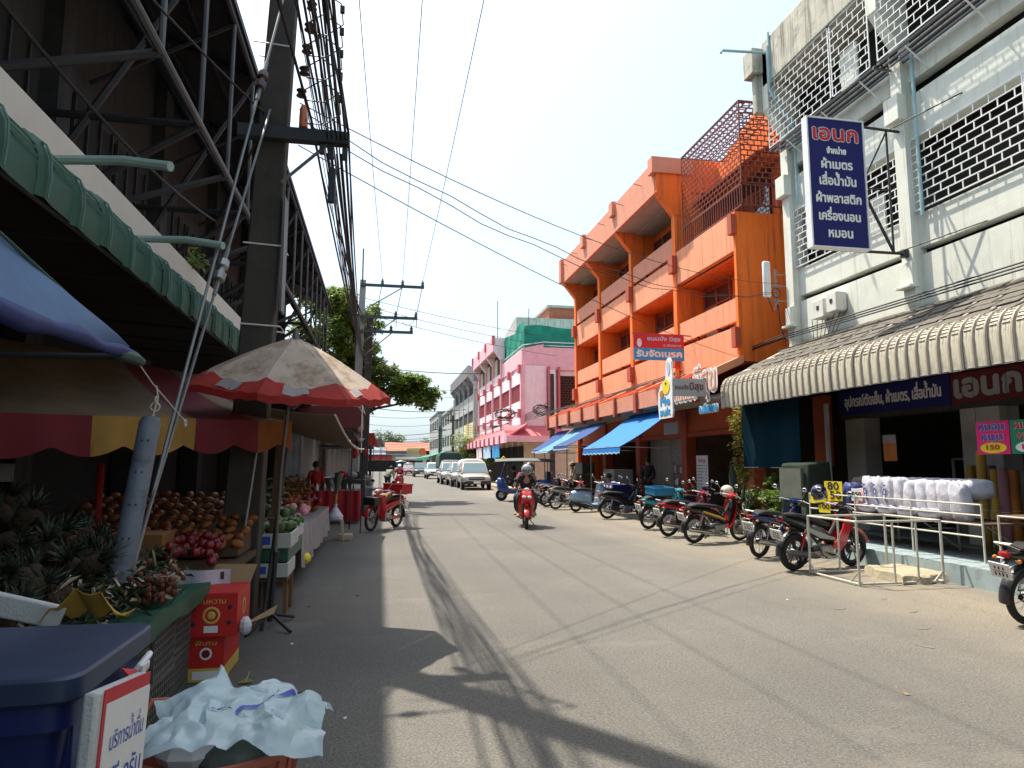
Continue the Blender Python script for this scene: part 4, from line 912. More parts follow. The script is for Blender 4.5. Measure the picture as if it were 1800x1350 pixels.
# low buildings farther on the left
t_ = thing('left_far_shops', 'low dark shop row beyond the market building on the left side', 'building', (-4, 60, 0))
q = MB(); q.box(-14, -3.6, 33, 132, 0, 3.6, 'concd'); q.obj('wall', t_, smooth=False)
q = MB(); q.prism([(-3.0, 3.4), (-8, 5.0), (-14, 3.4)], 33, 132, 'rooftin', 'y'); q.obj('roof', t_, smooth=False)
for k in range(14):
    q = MB(); q.prism([(-3.6, 3.2), (-1.9, 2.6), (-1.9, 2.52), (-3.6, 3.12)], 34 + k * 6, 39 + k * 6, ('redsign', 'greycanvas', 'bluewall', 'cream')[k % 4], 'y'); q.obj('shop_awning', t_, smooth=False)
t_ = thing('red_metal_canopy', 'dark red curved metal canopy box on the left beyond the umbrella', 'canopy', (-1.2, 21, 2.6))
q = MB(); q.prism([(-2.6, 2.75), (-.75, 2.75), (-.62, 2.9), (-.62, 3.35), (-.75, 3.5), (-2.6, 3.5)], 22.5, 27, 'signdred', 'y'); q.obj('box', t_, bevel=.03)
q = MB(); q.tube([(-.6, 22.5, 3.5), (-.6, 27, 3.5)], .025, 'whitebar', 6); q.tube([(-.6, 22.5, 2.0), (-.6, 22.5, 3.5)], .02, 'whitebar', 6); q.obj('trim', t_)
# ================================================================== POLES AND CABLES
np_ = thing('power_pole', 'big dark concrete power pole beside the red umbrella, loaded with cables', 'pole', (-1.42, 7.8, 0))
q = MB()
def sqtube(mb, pts, ws, m, T=None):
    vs = []
    for (x, y, z), w in zip(pts, ws): vs += [(x - w, y - w * .8, z), (x + w, y - w * .8, z), (x + w, y + w * .8, z), (x - w, y + w * .8, z)]
    n = len(pts); mb.add(vs, [(i * 4 + k, i * 4 + (k + 1) % 4, i * 4 + 4 + (k + 1) % 4, i * 4 + 4 + k) for i in range(n - 1) for k in range(4)] + [(0, 3, 2, 1), tuple(n * 4 - 4 + k for k in range(4))], m)
sqtube(q, [(-1.45, 7.8, 0), (-1.22, 7.8, 7.0), (-1.08, 7.8, 11.5)], [.19, .145, .115], 'pole'); q.obj('shaft', np_, bevel=.02)
q = MB(); q.box(-1.62, -.42, 7.56, 7.68, 5.24, 5.38, 'steelblk'); q.obj('crossarm', np_, smooth=False)
q = MB(); q.tube([(-.65, 7.62, 5.25), (-1.15, 7.62, 4.75)], .02, 'steelgrey', 5); q.obj('arm_brace', np_)
for z in (3.15, 4.05, 6.4): 
    q = MB(); q.tube([(-1.52, 7.64, z), (-1.1, 7.64, z - .02), (-1.08, 7.9, z - .04), (-1.5, 7.92, z)], .009, 'whitebar', 4); q.obj('tie_wire', np_)
q = MB(); q.box(-1.115, -1.09, 7.6, 7.85, 3.3, 4.6, 'steelgrey'); q.obj('conduit', np_, smooth=False)
for i in range(5):
    z = 5.85 + i * .27
    q = MB(); q.lathe([(.02, -.05), (.06, -.045), (.035, -.01), (.06, .02), (.03, .05)], 'porcelain', 10, TR(-.97 + .02 * i, 7.66, z)); q.obj('insulator', np_)
    q = MB(); pts = [(-.95, 7.62, z), (-.75, 7.55, z + .1), (-.55, 7.5, z - .05), (-.52, 7.5, z - .3), (-.7, 7.55, z - .42), (-.92, 7.62, z - .38)]
    q.tube(pts, .008, 'cable', 5); q.box(-.56, -.51, 7.48, 7.52, z - .16, z - .08, 'cable'); q.obj('loop_cable', np_)
for (x, z) in ((-.47, 5.1), (-.62, 5.1), (-.72, 5.15)):
    q = MB(); q.box(x - .03, x + .03, 7.6, 7.67, z - .02, z + .16, 'blackp'); q.obj('cable_clamp', np_, smooth=False)
q = MB(); q.box(-.64, -.56, 7.58, 7.64, 4.55, 4.95, 'blackp'); q.obj('splice_box', np_, smooth=False, bevel=.01)
q = MB(); q.lathe([(.05, 0), (.045, .22), (.03, .26)], 'orangep', 10, TR(-.93, 7.6, 5.4)); q.obj('orange_cap', np_)
rnd = random.Random(5)
mp = thing('power_pole', 'slim grey concrete pole with three crossarms in front of the tree', 'pole', (-.9, 26, 0))
q = MB(); sqtube(q, [(-1.0, 26, 0), (-.78, 26, 8.6)], [.17, .11], 'polelt'); q.obj('shaft', mp, bevel=.01)
q = MB(); sqtube(q, [(-.62, 26.4, 0), (-.5, 26.4, 7.3)], [.16, .12], 'pole'); q.obj('twin_shaft', mp, bevel=.01)
q = MB(); q.tube([(-.8, 25.9, 8.3), (-.8, 25.9, 9.8)], .03, 'arm', 6); q.obj('top_rod', mp)
for (z, x1) in ((8.38, 1.52), (7.15, 1.28), (6.6, 1.12)):
    q = MB(); q.box(-.85, x1, 25.8, 25.88, z - .05, z + .05, 'arm'); q.obj('crossarm', mp, smooth=False)
    q = MB(); q.tube([(x1 - .75, 25.84, z), (-.7, 25.84, z - .95)], .022, 'steelgrey', 5); q.obj('arm_brace', mp)
    for k in range(3):
        x = x1 - .06 - k * .76
        q = MB(); q.lathe([(.03, .04), (.07, .07), (.04, .12), (.07, .16), (.04, .2), (.03, .25)], 'porcelain', 8, TR(x, 25.84, z)); q.obj('insulator', mp)
for k in range(3):
    x = 1.46 - .76 * k
    q = MB(); q.tube([(x, 25.84, 8.5), (x - .1, 25.8, 7.9), (x - .2, 25.84, 7.35), (x - .22, 25.84, 6.8)], .012, 'cable', 5); q.obj('jumper_cable', mp)
    q = MB(); q.tube(sag((x - .2, 25.84, 7.3), (x - .75, 25.84, 7.0), .25, 8), .01, 'cable', 5); q.obj('jumper_cable', mp)
# overhead lines
def line(pts, r, lab, grp, m='cable', n=5):
    q = MB(); q.tube(pts, r, m, n, caps=False); o = q.obj('overhead_cable' if m == 'cable' else 'overhead_wire', loc=tuple(pts[len(pts) // 2]))
    tag(o, lab, 'cable', grp); return o
for k, (x, xn) in enumerate(((1.46, 1.36), (.70, .42), (-.06, -.55))):
    line(sag((x, 25.84, 8.62), (xn, 6, 8.62), .12, 10)[:-1] + sag((xn, 6, 8.62), (xn - .2, -22, 8.7), .3), .0075, ('rightmost', 'middle', 'leftmost')[k] + ' of the three thin wires running overhead along the street', 'three high street wires', 'wire')
for k in range(18):
    z0 = 5.3 + rnd.random() * 1.9; x0 = -.98 + rnd.random() * .28 if z0 > 5.5 else -.9 + rnd.random() * .5
    za = 6.0 + rnd.random() * 1.2; r = rnd.choice([.006, .007, .009, .012, .015])
    p = sag((-.95 + rnd.uniform(-.4, .5), -16, z0 + rnd.uniform(-.3, .6)), (x0, 7.6, z0), rnd.uniform(.2, .5), 12) + sag((x0, 7.65, z0), (-.85 + rnd.uniform(-.25, .3), 25.9, za), rnd.uniform(.2, .75), 16)[1:]
    line(p, r, 'black cable in the drooping bundle strung along the left power poles', 'cables of the left bundle')
for k in range(5):
    p = sag((-.46 - .05 * k, 7.6, 5.12), (-.75 + .06 * k, 25.9, 5.9 - .12 * k), .5 + .06 * k, 16)
    line(p, .016 if k < 2 else .009, 'thick black cable hanging from the crossarm of the near power pole', 'crossarm cables')
    p = sag((-.46 - .05 * k, 7.6, 5.3), (-.2 - .1 * k, -16, 5.4), .3, 10); line(p, .016 if k < 2 else .009, 'thick black cable passing from behind over the crossarm of the near pole', 'crossarm cables')
for k, (z0, z1, s, y1) in enumerate(((5.7, 6.3, .5, 15.7), (5.6, 6.05, .75, 15.75), (5.5, 6.1, .85, 15.6), (5.2, 4.55, .25, 17.0))):
    p0, p1 = V((-.98, 7.62, z0)), V((10.1 if k < 3 else 9.6, y1, z1)); P = sag(p0, p1, s, 24)
    if k in (1, 2): P = [q_ + V((0, 0, .03 * sin(i * 1.7 + k))) for i, q_ in enumerate(P)]
    line(P, .0065, ('highest', 'second highest', 'wavy third', 'lowest')[k] + ' of four thin wires crossing the street to the orange building', 'wires crossing the street')
for k in range(3): line(sag((-.7, 26, 7.9 - .3 * k), (9.7, 35 + k, 8.3 - .3 * k), .15), .010, ('top', 'middle', 'bottom')[k] + ' cable from the slim pole to the far end of the orange building', 'cables to the orange corner')
for k in range(9):
    y = 58 + k * 5; z = 10.2 - k * .65 + rnd.uniform(-.3, .3)
    line(sag((-3.4, y, z - .3), (9.8, y + 6, z + rnd.uniform(-.5, .5)), .3 + .08 * k), .02 if k % 3 else .035, ('nearest', 'second', 'third', 'fourth', 'fifth', 'sixth', 'seventh', 'eighth', 'farthest')[k] + ' far cable crossing between left roofs and the pink and grey blocks', 'far crossing cables')
for k in range(4): line(sag((-2.0, 95 + 3 * k, 5.2 - .3 * k), (9.2, 97, 5.6 - .3 * k), .4), .03, 'far cable crossing low near the end of the street', 'far low crossing cables')
for k in range(3): line([q_ + V((.05 * sin(i * 1.3 + k), 0, .03 * sin(i * 2.1))) for i, q_ in enumerate(sag((8.55 + .1 * k, 38, 4.3 + .08 * k), (10.15, 15.7, 4.85 + .04 * k), .12, 16))], .022 - .004 * k, 'sagging black cable strung across the front of the orange building', 'front cables of the orange building')
for k in range(3): line(sag((10.2, 15.7, 4.85 + .05 * k), (10.25, -6, 4.85 + .07 * k), .06, 14), .018, 'black cable running along the foot of the white wall above the tiles', 'cables along the white wall')
line(sag((8.6, 38, 4.2), (8.25, 17.5, 4.1), .55), .02, 'pale slack cable looping along the orange hood blocks', 'front cables of the orange building', 'wire')
sp_ = thing('utility_pole', 'small dark utility pole with coiled cables between pink and orange buildings', 'pole', (10.4, 41, 0))
q = MB(); sqtube(q, [(10.4, 41, 0), (10.4, 41, 7.2)], [.16, .12], 'steelblk'); q.obj('shaft', sp_)
q = MB()
def tangle(q, c, w, h, n, r):
    for k in range(n):
        ph = rnd.random() * 6; a_ = w * rnd.uniform(.5, 1); b_ = h * rnd.uniform(.4, 1); cx = rnd.uniform(-.25, .25) * w; cz = rnd.uniform(-.2, .2) * h
        q.tube([(c[0] + cx + a_ * cos(ph + j * .5) + rnd.uniform(-.06, .06), c[1] + rnd.uniform(-.1, .1), c[2] + cz + b_ * sin(ph + j * .5) + rnd.uniform(-.05, .05)) for j in range(12)], r, 'cable', 4)
tangle(q, (9.7, 40.8, 4.9), .6, .35, 10, .016)
q.obj('cable_coil', sp_)
q = MB()
tangle(q, (8.4, 46, 5.0), .9, .45, 14, .016)
o = q.obj('cable_coil', sp_)
for k in range(6): line(sag((10.3, 41, 5.5 - .15 * k), (8.6, 70, 4.6 + .2 * k), .4), .02, 'cable drooping along the pink building front', 'cables along the pink front')
for (x, y, h) in ((7.9, 76, 7), (8.3, 98, 7)):
    t_ = thing('utility_pole', 'plain thin utility pole by the ' + ('grey flared shophouse' if y < 90 else 'farthest grey blocks'), 'pole', (x, y, 0)); q = MB(); sqtube(q, [(x, y, 0), (x, y, h)], [.15, .12], 'pole'); q.obj('shaft', t_)
    q = MB(); q.box(x - .9, x + .9, y - .06, y + .06, h - .6, h - .48, 'steelblk'); q.obj('crossarm', t_, smooth=False)
# guy wires with their guard and insulators
def guy(p0, p1, lab, ins):
    t_ = thing('guy_wire', lab, 'wire', p0); q = MB(); q.tube([p0, p1], .013, 'galv', 6); q.obj('strand', t_)
    for f in ins:
        c = V(p0).lerp(V(p1), f); q = MB(); q.lathe([(.02, -.14), (.05, -.12), (.055, -.04), (.03, -.02), (.03, .02), (.055, .04), (.05, .12), (.02, .14)], 'porcelain' if f > .6 else 'alu', 8, aim(c, p1)); q.obj('insulator', t_)
        q = MB(); q.tube([c - (V(p1) - V(p0)).normalized() * .3, c + (V(p1) - V(p0)).normalized() * .3], .02, 'galv', 6); q.obj('wire_grip', t_)
    return t_
guy((-1.67, 4.7, .05), (-1.2, 7.65, 7.0), 'steel guy wire rising from the blue grey tube to the power pole', (.80,))
guy((-1.66, 4.5, .05), (-1.3, 7.65, 5.6), 'second steel guy wire tied with white rope, fastened low on the power pole', (.60,))
gg = thing('guy_guard', 'leaning blue grey half pipe guard standing among the pineapples', 'post', (-1.66, 4.8, 0))
q = MB(); a_, b_ = V((-1.70, 4.78, 0)), V((-1.585, 5.18, 1.97)); q.lathe([(.07, 0), (.07, (b_ - a_).length - .04), (.055, (b_ - a_).length), (.02, (b_ - a_).length + .01)], 'bluegrey', 18, aim(a_, b_)); q.obj('tube', gg)
d_ = (b_ - a_).normalized()
for k in range(6):
    for s_ in (-.018, .022):
        c = a_ + d_ * (.75 + k * .22); q = MB(); q.ball(c + V((s_ + .01, -.073, 0)), .007, 'ink', 6, 4); q.obj('bolt_hole', gg)
q = MB(); q.torus((-1.575, 5.22, 2.05), .03, .006, 'rope', 12, 5, 'y'); q.torus((-1.57, 5.22, 2.1), .025, .006, 'rope', 12, 5, 'x'); q.tube([(-1.58, 5.2, 1.98), (-1.56, 5.22, 2.12), (-1.57, 5.2, 2.2)], .006, 'rope', 5); q.obj('rope_knot', gg)

# ================================================================== TREES AND PLANTS
def tree(name, label, base, h, clumps, n, size, ms, limbs, seed, r0=.2, grp=None):
    rd = random.Random(seed); t = thing(name, label, 'tree', base, 0, grp); b = V(base)
    q = MB(); q.tube([b, b + V((.05, .1, h * .45)), b + V((-.05, 0, h))], [r0, r0 * .75, r0 * .4], 'bark', 8)
    q.obj('trunk', t)
    for (z, e) in limbs:
        s_ = b + V((0, 0, z)); e = V(e); mid = s_.lerp(e, .5) + V((0, 0, .25)); q = MB(); q.tube([s_, mid, e], [r0 * .45, r0 * .3, r0 * .1], 'bark', 6)
        for k in range(3): q.tube([mid.lerp(e, .3 * k), mid.lerp(e, .3 * k) + V((rd.uniform(-.8, .8), rd.uniform(-.8, .8), rd.uniform(-.1, .6)))], [r0 * .15, r0 * .04], 'bark', 4)
        q.obj('limb', t)
    q = MB(); leaves(q, clumps, n, size, ms, rd); stuff(q.obj('crown', t, smooth=False)); return t
rd = random.Random(3)
cl = []
for k in range(60):
    z = rd.uniform(3.2, 9.8); x = -2.6 + rd.uniform(-1.6, 1.5) * (1.1 if z < 8 else .7) + (.4 if 5 < z < 8 else 0)
    cl.append(((x, 32 + rd.uniform(-2.5, 2.5), z), (.55, .7, .42)))
for k in range(60): cl.append(((rd.uniform(-2.4, -.2), 30.5 + rd.uniform(-1, 2), rd.uniform(4.2, 9.0)), (.42, .6, .38)))
for k in range(34):
    f = rd.random(); cl.append(((-1.0 + 3.5 * f, 31 + rd.uniform(-1.2, 1.0), 5.9 - 1.3 * f + rd.uniform(-1.0, .7) * (1 - .6 * f)), (.5, .6, .28)))
tree('roadside_tree', 'broad green tree reaching over the left kerb behind the slim crossarm pole', (-2.6, 32, 0), 8, cl, 42000, .19, ['leaf', 'leaf', 'leafd', 'leafy'], [(3.5, (.8, 31, 5.0)), (3.2, (2.2, 31, 4.6)), (4.5, (-1.0, 32, 7.5)), (5, (-3.2, 32, 8.5))], 4, .22)
def blobtree(name, label, c, r, h, n, ms, seed, size, grp=None):
    rd = random.Random(seed); cl = [((c[0] + rd.uniform(-.7, .7) * r, c[1] + rd.uniform(-.6, .6) * r, h - r * .75 + rd.uniform(-.6, .6) * r), (r * .38,) * 3) for _ in range(22)]
    return tree(name, label, c, h * .6, cl, n, size, ms, [(h * .4, (c[0] + r * .4, c[1], h * .8)), (h * .4, (c[0] - r * .4, c[1], h * .75))], seed, r * .08, grp)
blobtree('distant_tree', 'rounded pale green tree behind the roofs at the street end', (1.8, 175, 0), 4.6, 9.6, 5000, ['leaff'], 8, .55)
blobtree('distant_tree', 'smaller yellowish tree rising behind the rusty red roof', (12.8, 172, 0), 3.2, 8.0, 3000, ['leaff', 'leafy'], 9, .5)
blobtree('street_tree', 'spiky yellow and green shrub tree between pink and grey buildings', (8.2, 67, 0), 2.0, 4.6, 3500, ['leaf', 'leafy'], 10, .22)
blobtree('street_shrub', 'small green shrub at the foot of the pink building gate', (8.9, 55, 0), .7, 2.6, 900, ['leaf'], 12, .15)
# climbing shrub by the orange shop and potted plants
cl = [((9.0 + rd.uniform(-.15, .15), 15.9 + rd.uniform(-.3, .3), rd.uniform(1.0, 3.3)), (.22, .25, .25)) for _ in range(22)]
t_ = tree('potted_shrub', 'tall leafy shrub with orange tips beside the dark blue tarp', (9.0, 15.8, 0), 2.8, cl, 1900, .085, ['leafy', 'leaf', 'leaf', 'leafr'], [(1.2, (9.1, 15.6, 2.6))], 14, .05)
q = MB(); q.lathe([(.2, 0), (.28, .4), (.3, .42), (.26, .42)], 'pot', 16, TR(9.0, 15.8, .01)); q.obj('pot', t_)
for k, (x, y) in enumerate(((8.55, 14.9), (8.7, 14.3), (8.6, 13.7), (9.1, 14.6))):
    cl = [((x + rd.uniform(-.2, .2), y + rd.uniform(-.2, .2), rd.uniform(.5, 1.35)), (.2, .2, .18)) for _ in range(10)]
    t_ = tree('potted_plant', ('dark bushy potted plant nearest the orange shop', 'second potted plant under the dark blue tarp', 'potted plant nearest the navy motorcycle', 'potted plant standing behind the others')[k], (x, y, 0), .9, cl, 700, .09, ['leafd', 'leaf'], [(.5, (x + .1, y, .9))], 20 + k, .03, 'potted plants under the tarp')
    q = MB(); q.lathe([(.16, 0), (.2, .34), (.23, .36), (.19, .36)], 'pot', 14, TR(x, y, .01)); q.obj('pot', t_)
t_ = thing('cactus', 'pale grey green columnar cactus rising behind the red motorcycle', 'plant', (8.35, 15.2, 0))
q = MB(); q.tube([(8.35, 15.2, .3), (8.33, 15.2, .8), (8.3, 15.2, 1.4), (8.28, 15.2, 1.62)], [.09, .1, .09, .03], 'greencloth', 8); q.obj('stem', t_)
q = MB(); q.tube([(8.35, 15.2, .7), (8.55, 15.2, .8), (8.6, 15.2, 1.15)], [.06, .06, .03], 'greencloth', 8); q.obj('arm', t_)
q = MB(); q.lathe([(.14, 0), (.19, .32), (.16, .32)], 'pot', 14, TR(8.35, 15.2, .01)); q.obj('pot', t_)
# weeds on the slab
t_ = thing('ledge_weed', 'small yellow flowered weed growing on the edge of the white slab', 'plant', (-2.2, 8.3, 3.93))
q = MB(); leaves(q, [((-2.15, 8.3, 4.02), (.12, .3, .1))], 90, .06, ['leafy', 'leaf'], rd); stuff(q.obj('leaves', t_, smooth=False))
q = MB(); q.tube([(-2.2, 8.3, 3.9), (-2.15, 8.35, 4.1)], .006, 'bark', 4); q.obj('stem', t_)
# ================================================================== MOTORCYCLES
def wheel(t, x, R, alloy=False, disc=True, rim='chrome', tw=.04):
    q = MB(); q.torus((x, 0, R), R - tw * 1.35, .012, rim, 28, 6, 'y', 1.5); q.lathe([(.03, -.06), (.045, -.05), (.045, .05), (.03, .06)], 'alu', 12, TR(x, 0, R) @ Matrix.Rotation(pi / 2, 4, 'X'))
    if alloy:
        for k in range(5):
            a = 2 * pi * k / 5 + .3; d = V((cos(a), 0, sin(a))); e = V((cos(a + .25), 0, sin(a + .25))); c = V((x, 0, R))
            q.tube([c + d * .03, c + e * (R - tw * 1.4)], .014, rim, 5); q.tube([c + d * .03, c + V((cos(a - .15), 0, sin(a - .15))) * (R - tw * 1.4)], .011, rim, 4)
    else:
        for k in range(20):
            a = 2 * pi * k / 20; c = V((x, 0, R)); e = c + V((cos(a), 0, sin(a))) * (R - tw * 1.4)
            q.tube([c + V((cos(a + 1.2) * .04, .035 * (1 if k % 2 else -1), sin(a + 1.2) * .04)), e], .0035, 'chrome', 3, caps=False)
    if disc: q.lathe([(.05, -.058), (.10, -.056), (.10, -.050), (.05, -.048)], 'steelgrey', 16, TR(x, 0, R) @ Matrix.Rotation(pi / 2, 4, 'X'))
    w = q.obj('wheel', t)
    q = MB(); q.torus((x, 0, R), R - tw, tw, 'rubber', 36, 8, 'y', .95); q.obj('tyre', w)
def band(q, c, R, a0, a1, w, m, n=12, dr=.02, th=.006):
    """curved mudguard"""
    def fn(u, v):
        a = radians(a0 + (a1 - a0) * u); s = (v - .5) * 2; r = R - dr * s * s
        return (c[0] + r * cos(a), c[1] + w * s, c[2] + r * sin(a))
    q.grid(fn, n, 6, m, th)
def motorcycle(label, style='cub', body='red', side=None, group='motorcycles parked nose in along the right side', rim='chrome', alloy=False, basket=None, seatm='seat', plate=True, screen=False, front=None):
    side = side or body; front = front or body
    t = thing('motorcycle' if style != 'scooter' else 'scooter', label, 'motorcycle' if style != 'scooter' else 'scooter', (0, 0, 0), 0, group)
    R = .29 if style != 'scooter' else .235; fx, rx = .62, -.62
    tw = .036 if not alloy else .05
    wheel(t, fx, R, alloy, True, rim, tw); wheel(t, rx, R, alloy, False, rim, tw * 1.12)
    head = V((.37, 0, .88))
    # fork
    q = MB()
    for s in (-1, 1): q.tube([(fx, s * .085, R), (fx - .12, s * .085, R + .32)], .019, 'chrome' if style == 'cub' else 'blackp', 8); q.tube([(fx - .11, s * .085, R + .3), (head.x, s * .06, head.z)], .027, 'blackp', 8)
    q.obj('fork', t)
    q = MB(); band(q, (fx, 0, R), R + .045, 15, 150, .065, front); q.obj('front_mudguard', t)
    if style == 'cub':
        # rear tail body, seat, legshield
        q = MB(); q.loft([(-.93, .70, .76, .05), (-.80, .66, .78, .09), (-.55, .60, .76, .115), (-.30, .52, .73, .11), (-.05, .44, .66, .085), (.15, .36, .52, .06), (.26, .32, .44, .045)], side, 14, 2.4); q.obj('side_cover', t)
        q = MB(); q.loft([(-.80, .77, .80, .08), (-.66, .765, .845, .12), (-.35, .745, .82, .13), (-.10, .72, .79, .11), (.08, .66, .74, .07), (.14, .62, .68, .04)], seatm, 14, 3); q.obj('seat', t, ang=60)
        q = MB()
        def ls(u, v): # legshield: front curved plate
            s = (v - .5) * 2; z = .88 - .60 * u; w = .17 + .05 * sin(pi * u) - .04 * u
            x = .43 - .15 * u + .03 * sin(pi * u) - .10 * s * s * (1 - .35 * u)
            return (x, s * w, z)
        q.grid(ls, 10, 10, front, .008); q.obj('leg_shield', t)
        q = MB(); q.loft([(.28, .26, .78, .03), (.36, .36, .90, .075), (.44, .52, .92, .07), (.50, .62, .86, .035)], body, 12, 2.2); q.obj('front_cowl', t)
    elif style == 'sport':
        q = MB(); q.loft([(-.98, .82, .86, .02), (-.85, .76, .88, .07), (-.60, .64, .84, .11), (-.32, .54, .76, .12), (-.05, .44, .64, .09), (.15, .34, .52, .06)], side, 12, 1.9); q.obj('side_cover', t, ang=25)
        q = MB(); q.loft([(-.88, .86, .89, .05), (-.66, .835, .90, .10), (-.38, .76, .85, .125), (-.12, .71, .78, .10), (.06, .66, .72, .06)], seatm, 12, 3); q.obj('seat', t, ang=60)
        q = MB()
        for s in (-1, 1):
            q.prism([(.06, .36), (.22, .27), (.36, .40), (.44, .60), (.44, .80), (.34, .86), (.28, .64), (.16, .46)], s * .085, s * .115, front, 'y')
            q.prism([(-.5, .70), (-.1, .56), (.12, .50), (.1, .46), (-.2, .50), (-.5, .64)], s * .112, s * .118, 'silver', 'y')
        q.obj('side_fairing', t, bevel=.008)
        q = MB(); q.loft([(.30, .60, .90, .05), (.42, .62, .98, .09), (.54, .70, .96, .07), (.60, .76, .88, .02)], side, 12, 2.0); q.obj('front_cowl', t, ang=25)
    else:
        q = MB(); q.loft([(-.90, .52, .62, .05), (-.80, .36, .72, .12), (-.60, .30, .76, .165), (-.35, .28, .76, .165), (-.12, .24, .70, .13), (-.05, .22, .40, .11)], body, 16, 2.3); q.obj('rear_body', t, ang=60)
        q = MB(); q.loft([(-.70, .76, .82, .10), (-.45, .755, .84, .14), (-.15, .72, .79, .12), (-.04, .69, .74, .07)], seatm, 14, 3); q.obj('seat', t, ang=60)
        q = MB(); q.box(-.1, .28, -.16, .16, .22, .27, body); q.obj('footboard', t, bevel=.02)
        q = MB()
        def ls(u, v):
            s = (v - .5) * 2; z = .92 - .68 * u; w = .12 + .10 * sin(pi * min(1, u * .9 + .1)); return (.42 - .12 * u + .05 * sin(pi * u) - .12 * s * s, s * w, z)
        q.grid(ls, 10, 10, body, .012); q.obj('leg_shield', t)
        q = MB(); q.loft([(.28, .30, .85, .05), (.40, .40, .95, .10), (.48, .50, .90, .07), (.52, .58, .8, .03)], body, 14, 2.2); q.obj('front_cowl', t, ang=60)
    # rear mudguard and plate
    q = MB(); band(q, (rx, 0, R), R + .05, 60, 190, .06, 'blackp'); q.obj('rear_mudguard', t)
    if plate:
        P = TR(-.985, 0, .56) @ Matrix.Rotation(-.35, 4, 'Y'); q = MB(); q.box(-.006, .006, -.11, .11, -.07, .09, 'plate', P); pl = q.obj('number_plate', t)
        q = MB(); [q.box(-.009, -.0065, -.075 + .04 * k, -.062 + .04 * k + .004 * (k % 2), -.045, -.01, 'ink', P) for k in range(4)]; [q.box(-.009, -.0065, -.05 + .045 * k, -.035 + .045 * k, .025, .055, 'ink', P) for k in range(3)]; q.box(-.009, -.0065, -.07, .07, .003, .009, 'redlens', P); stuff(q.obj('plate_print', pl))
        q = MB(); q.tube([(-.85, 0, .72), (-.97, 0, .6)], .02, 'blackp', 6); q.obj('plate_bracket', t)
    q = MB(); q.ball((-.93, 0, .73 if style == 'cub' else .80 if style == 'sport' else .62), .05, 'redlens', 10, 6, (.6, 1.4, .8)); q.obj('tail_light', t)
    for s in (-1, 1):
        q = MB(); q.ball((-.9, s * .13, .68), .022, 'amber', 8, 5, (1.3, 1, 1)); q.tube([(-.88, 0, .68), (-.9, s * .12, .68)], .008, 'blackp', 4); q.obj('indicator', t)
    # engine, exhaust, swing arm, shocks, footrests
    if style != 'scooter':
        q = MB(); q.box(-.16, .12, -.09, .09, .20, .38, 'alu'); q.lathe([(.085, -.12), (.10, -.10), (.10, .10), (.085, .12)], 'alu', 14, TR(-.06, 0, .29) @ Matrix.Rotation(pi / 2, 4, 'X')); q.tube([(.1, 0, .32), (.26, 0, .36)], .06, 'alu', 10); q.obj('engine', t, bevel=.012)
        q = MB(); q.tube([(.22, -.04, .32), (.18, -.10, .20), (-.05, -.14, .19), (-.25, -.15, .22)], .016, 'chrome', 7)
        q.tube([(-.25, -.155, .22), (-.34, -.16, .24), (-.88, -.165, .33), (-.93, -.165, .34)], [.018, .042, .048, .03], 'chrome' if style == 'cub' else 'steelgrey', 12); q.obj('exhaust', t)
        q = MB()
        for s in (-1, 1): q.tube([(-.15, s * .07, .32), (rx, s * .08, R)], .018, 'blackp', 6)
        q.obj('swing_arm', t)
        q = MB(); q.box(-.62, -.1, .075, .10, .24, .34, side if style == 'cub' else 'blackp'); q.obj('chain_case', t, bevel=.02)
        q = MB(); q.tube([(.30, 0, .80), (.10, 0, .50), (-.15, 0, .42), (-.35, 0, .60), (-.8, 0, .68)], .03, 'blackp', 7); q.obj('frame', t)
    else:
        q = MB(); q.box(-.75, -.2, .05, .13, .17, .30, 'steelgrey'); q.obj('engine', t, bevel=.03)
        q = MB(); q.tube([(-.2, -.12, .22), (-.45, -.16, .24), (-.85, -.17, .34), (-.9, -.17, .36)], [.02, .05, .055, .03], 'blackp', 10); q.obj('exhaust', t)
    for s in (-1, 1):
        q = MB(); q.tube([(rx + .02, s * .115, R + .02), (rx + .10, s * .115, .66)], .014, 'chrome', 6); q.tube([(rx + .04, s * .115, R + .1), (rx + .09, s * .115, .60)], .026, 'alu' if style == 'cub' else 'redlens', 8); q.obj('rear_shock', t)
        q = MB(); q.tube([(-.02, s * .08, .26), (-.02, s * .24, .26)], .014, 'rubber', 6); q.obj('footrest', t)
    q = MB(); q.tube([(-.05, .08, .24), (-.12, .26, .02)], .012, 'steelblk', 5); q.obj('kickstand', t)
    q = MB(); q.tube([(-.86, -.1, .80), (-.96, -.08, .84), (-.96, .08, .84), (-.86, .1, .80)], .012, 'chrome' if style == 'cub' else 'blackp', 6); q.obj('grab_rail', t)
    # handlebar, mirrors, headlight
    q = MB(); q.tube([(.20, -.33, .97), (.26, -.2, 1.0), (.35, -.06, .98), (.37, 0, .96), (.35, .06, .98), (.26, .2, 1.0), (.20, .33, .97)], .013, 'chrome', 7)
    hb = q.obj('handlebar', t)
    for s in (-1, 1):
        q = MB(); q.tube([(.24, s * .24, .99), (.19, s * .36, .965)], .019, 'rubber', 8); q.obj('grip', hb)
        q = MB(); q.tube([(.29, s * .22, 1.0), (.27, s * .30, .985), (.24, s * .38, .97)], .007, 'alu', 5); q.obj('brake_lever', hb)
        q = MB(); q.tube([(.27, s * .19, 1.0), (.26, s * .24, 1.10), (.22, s * .29, 1.18)], .006, 'chrome', 5); mr = q.obj('mirror_stalk', t)
        q = MB(); q.ball((.20, s * .30, 1.21), .055, 'blackp', 12, 7, (.35, 1, .75)); q.ball((.188, s * .30, 1.21), .05, 'mirror', 12, 7, (.2, 1, .75)); q.obj('mirror', mr)
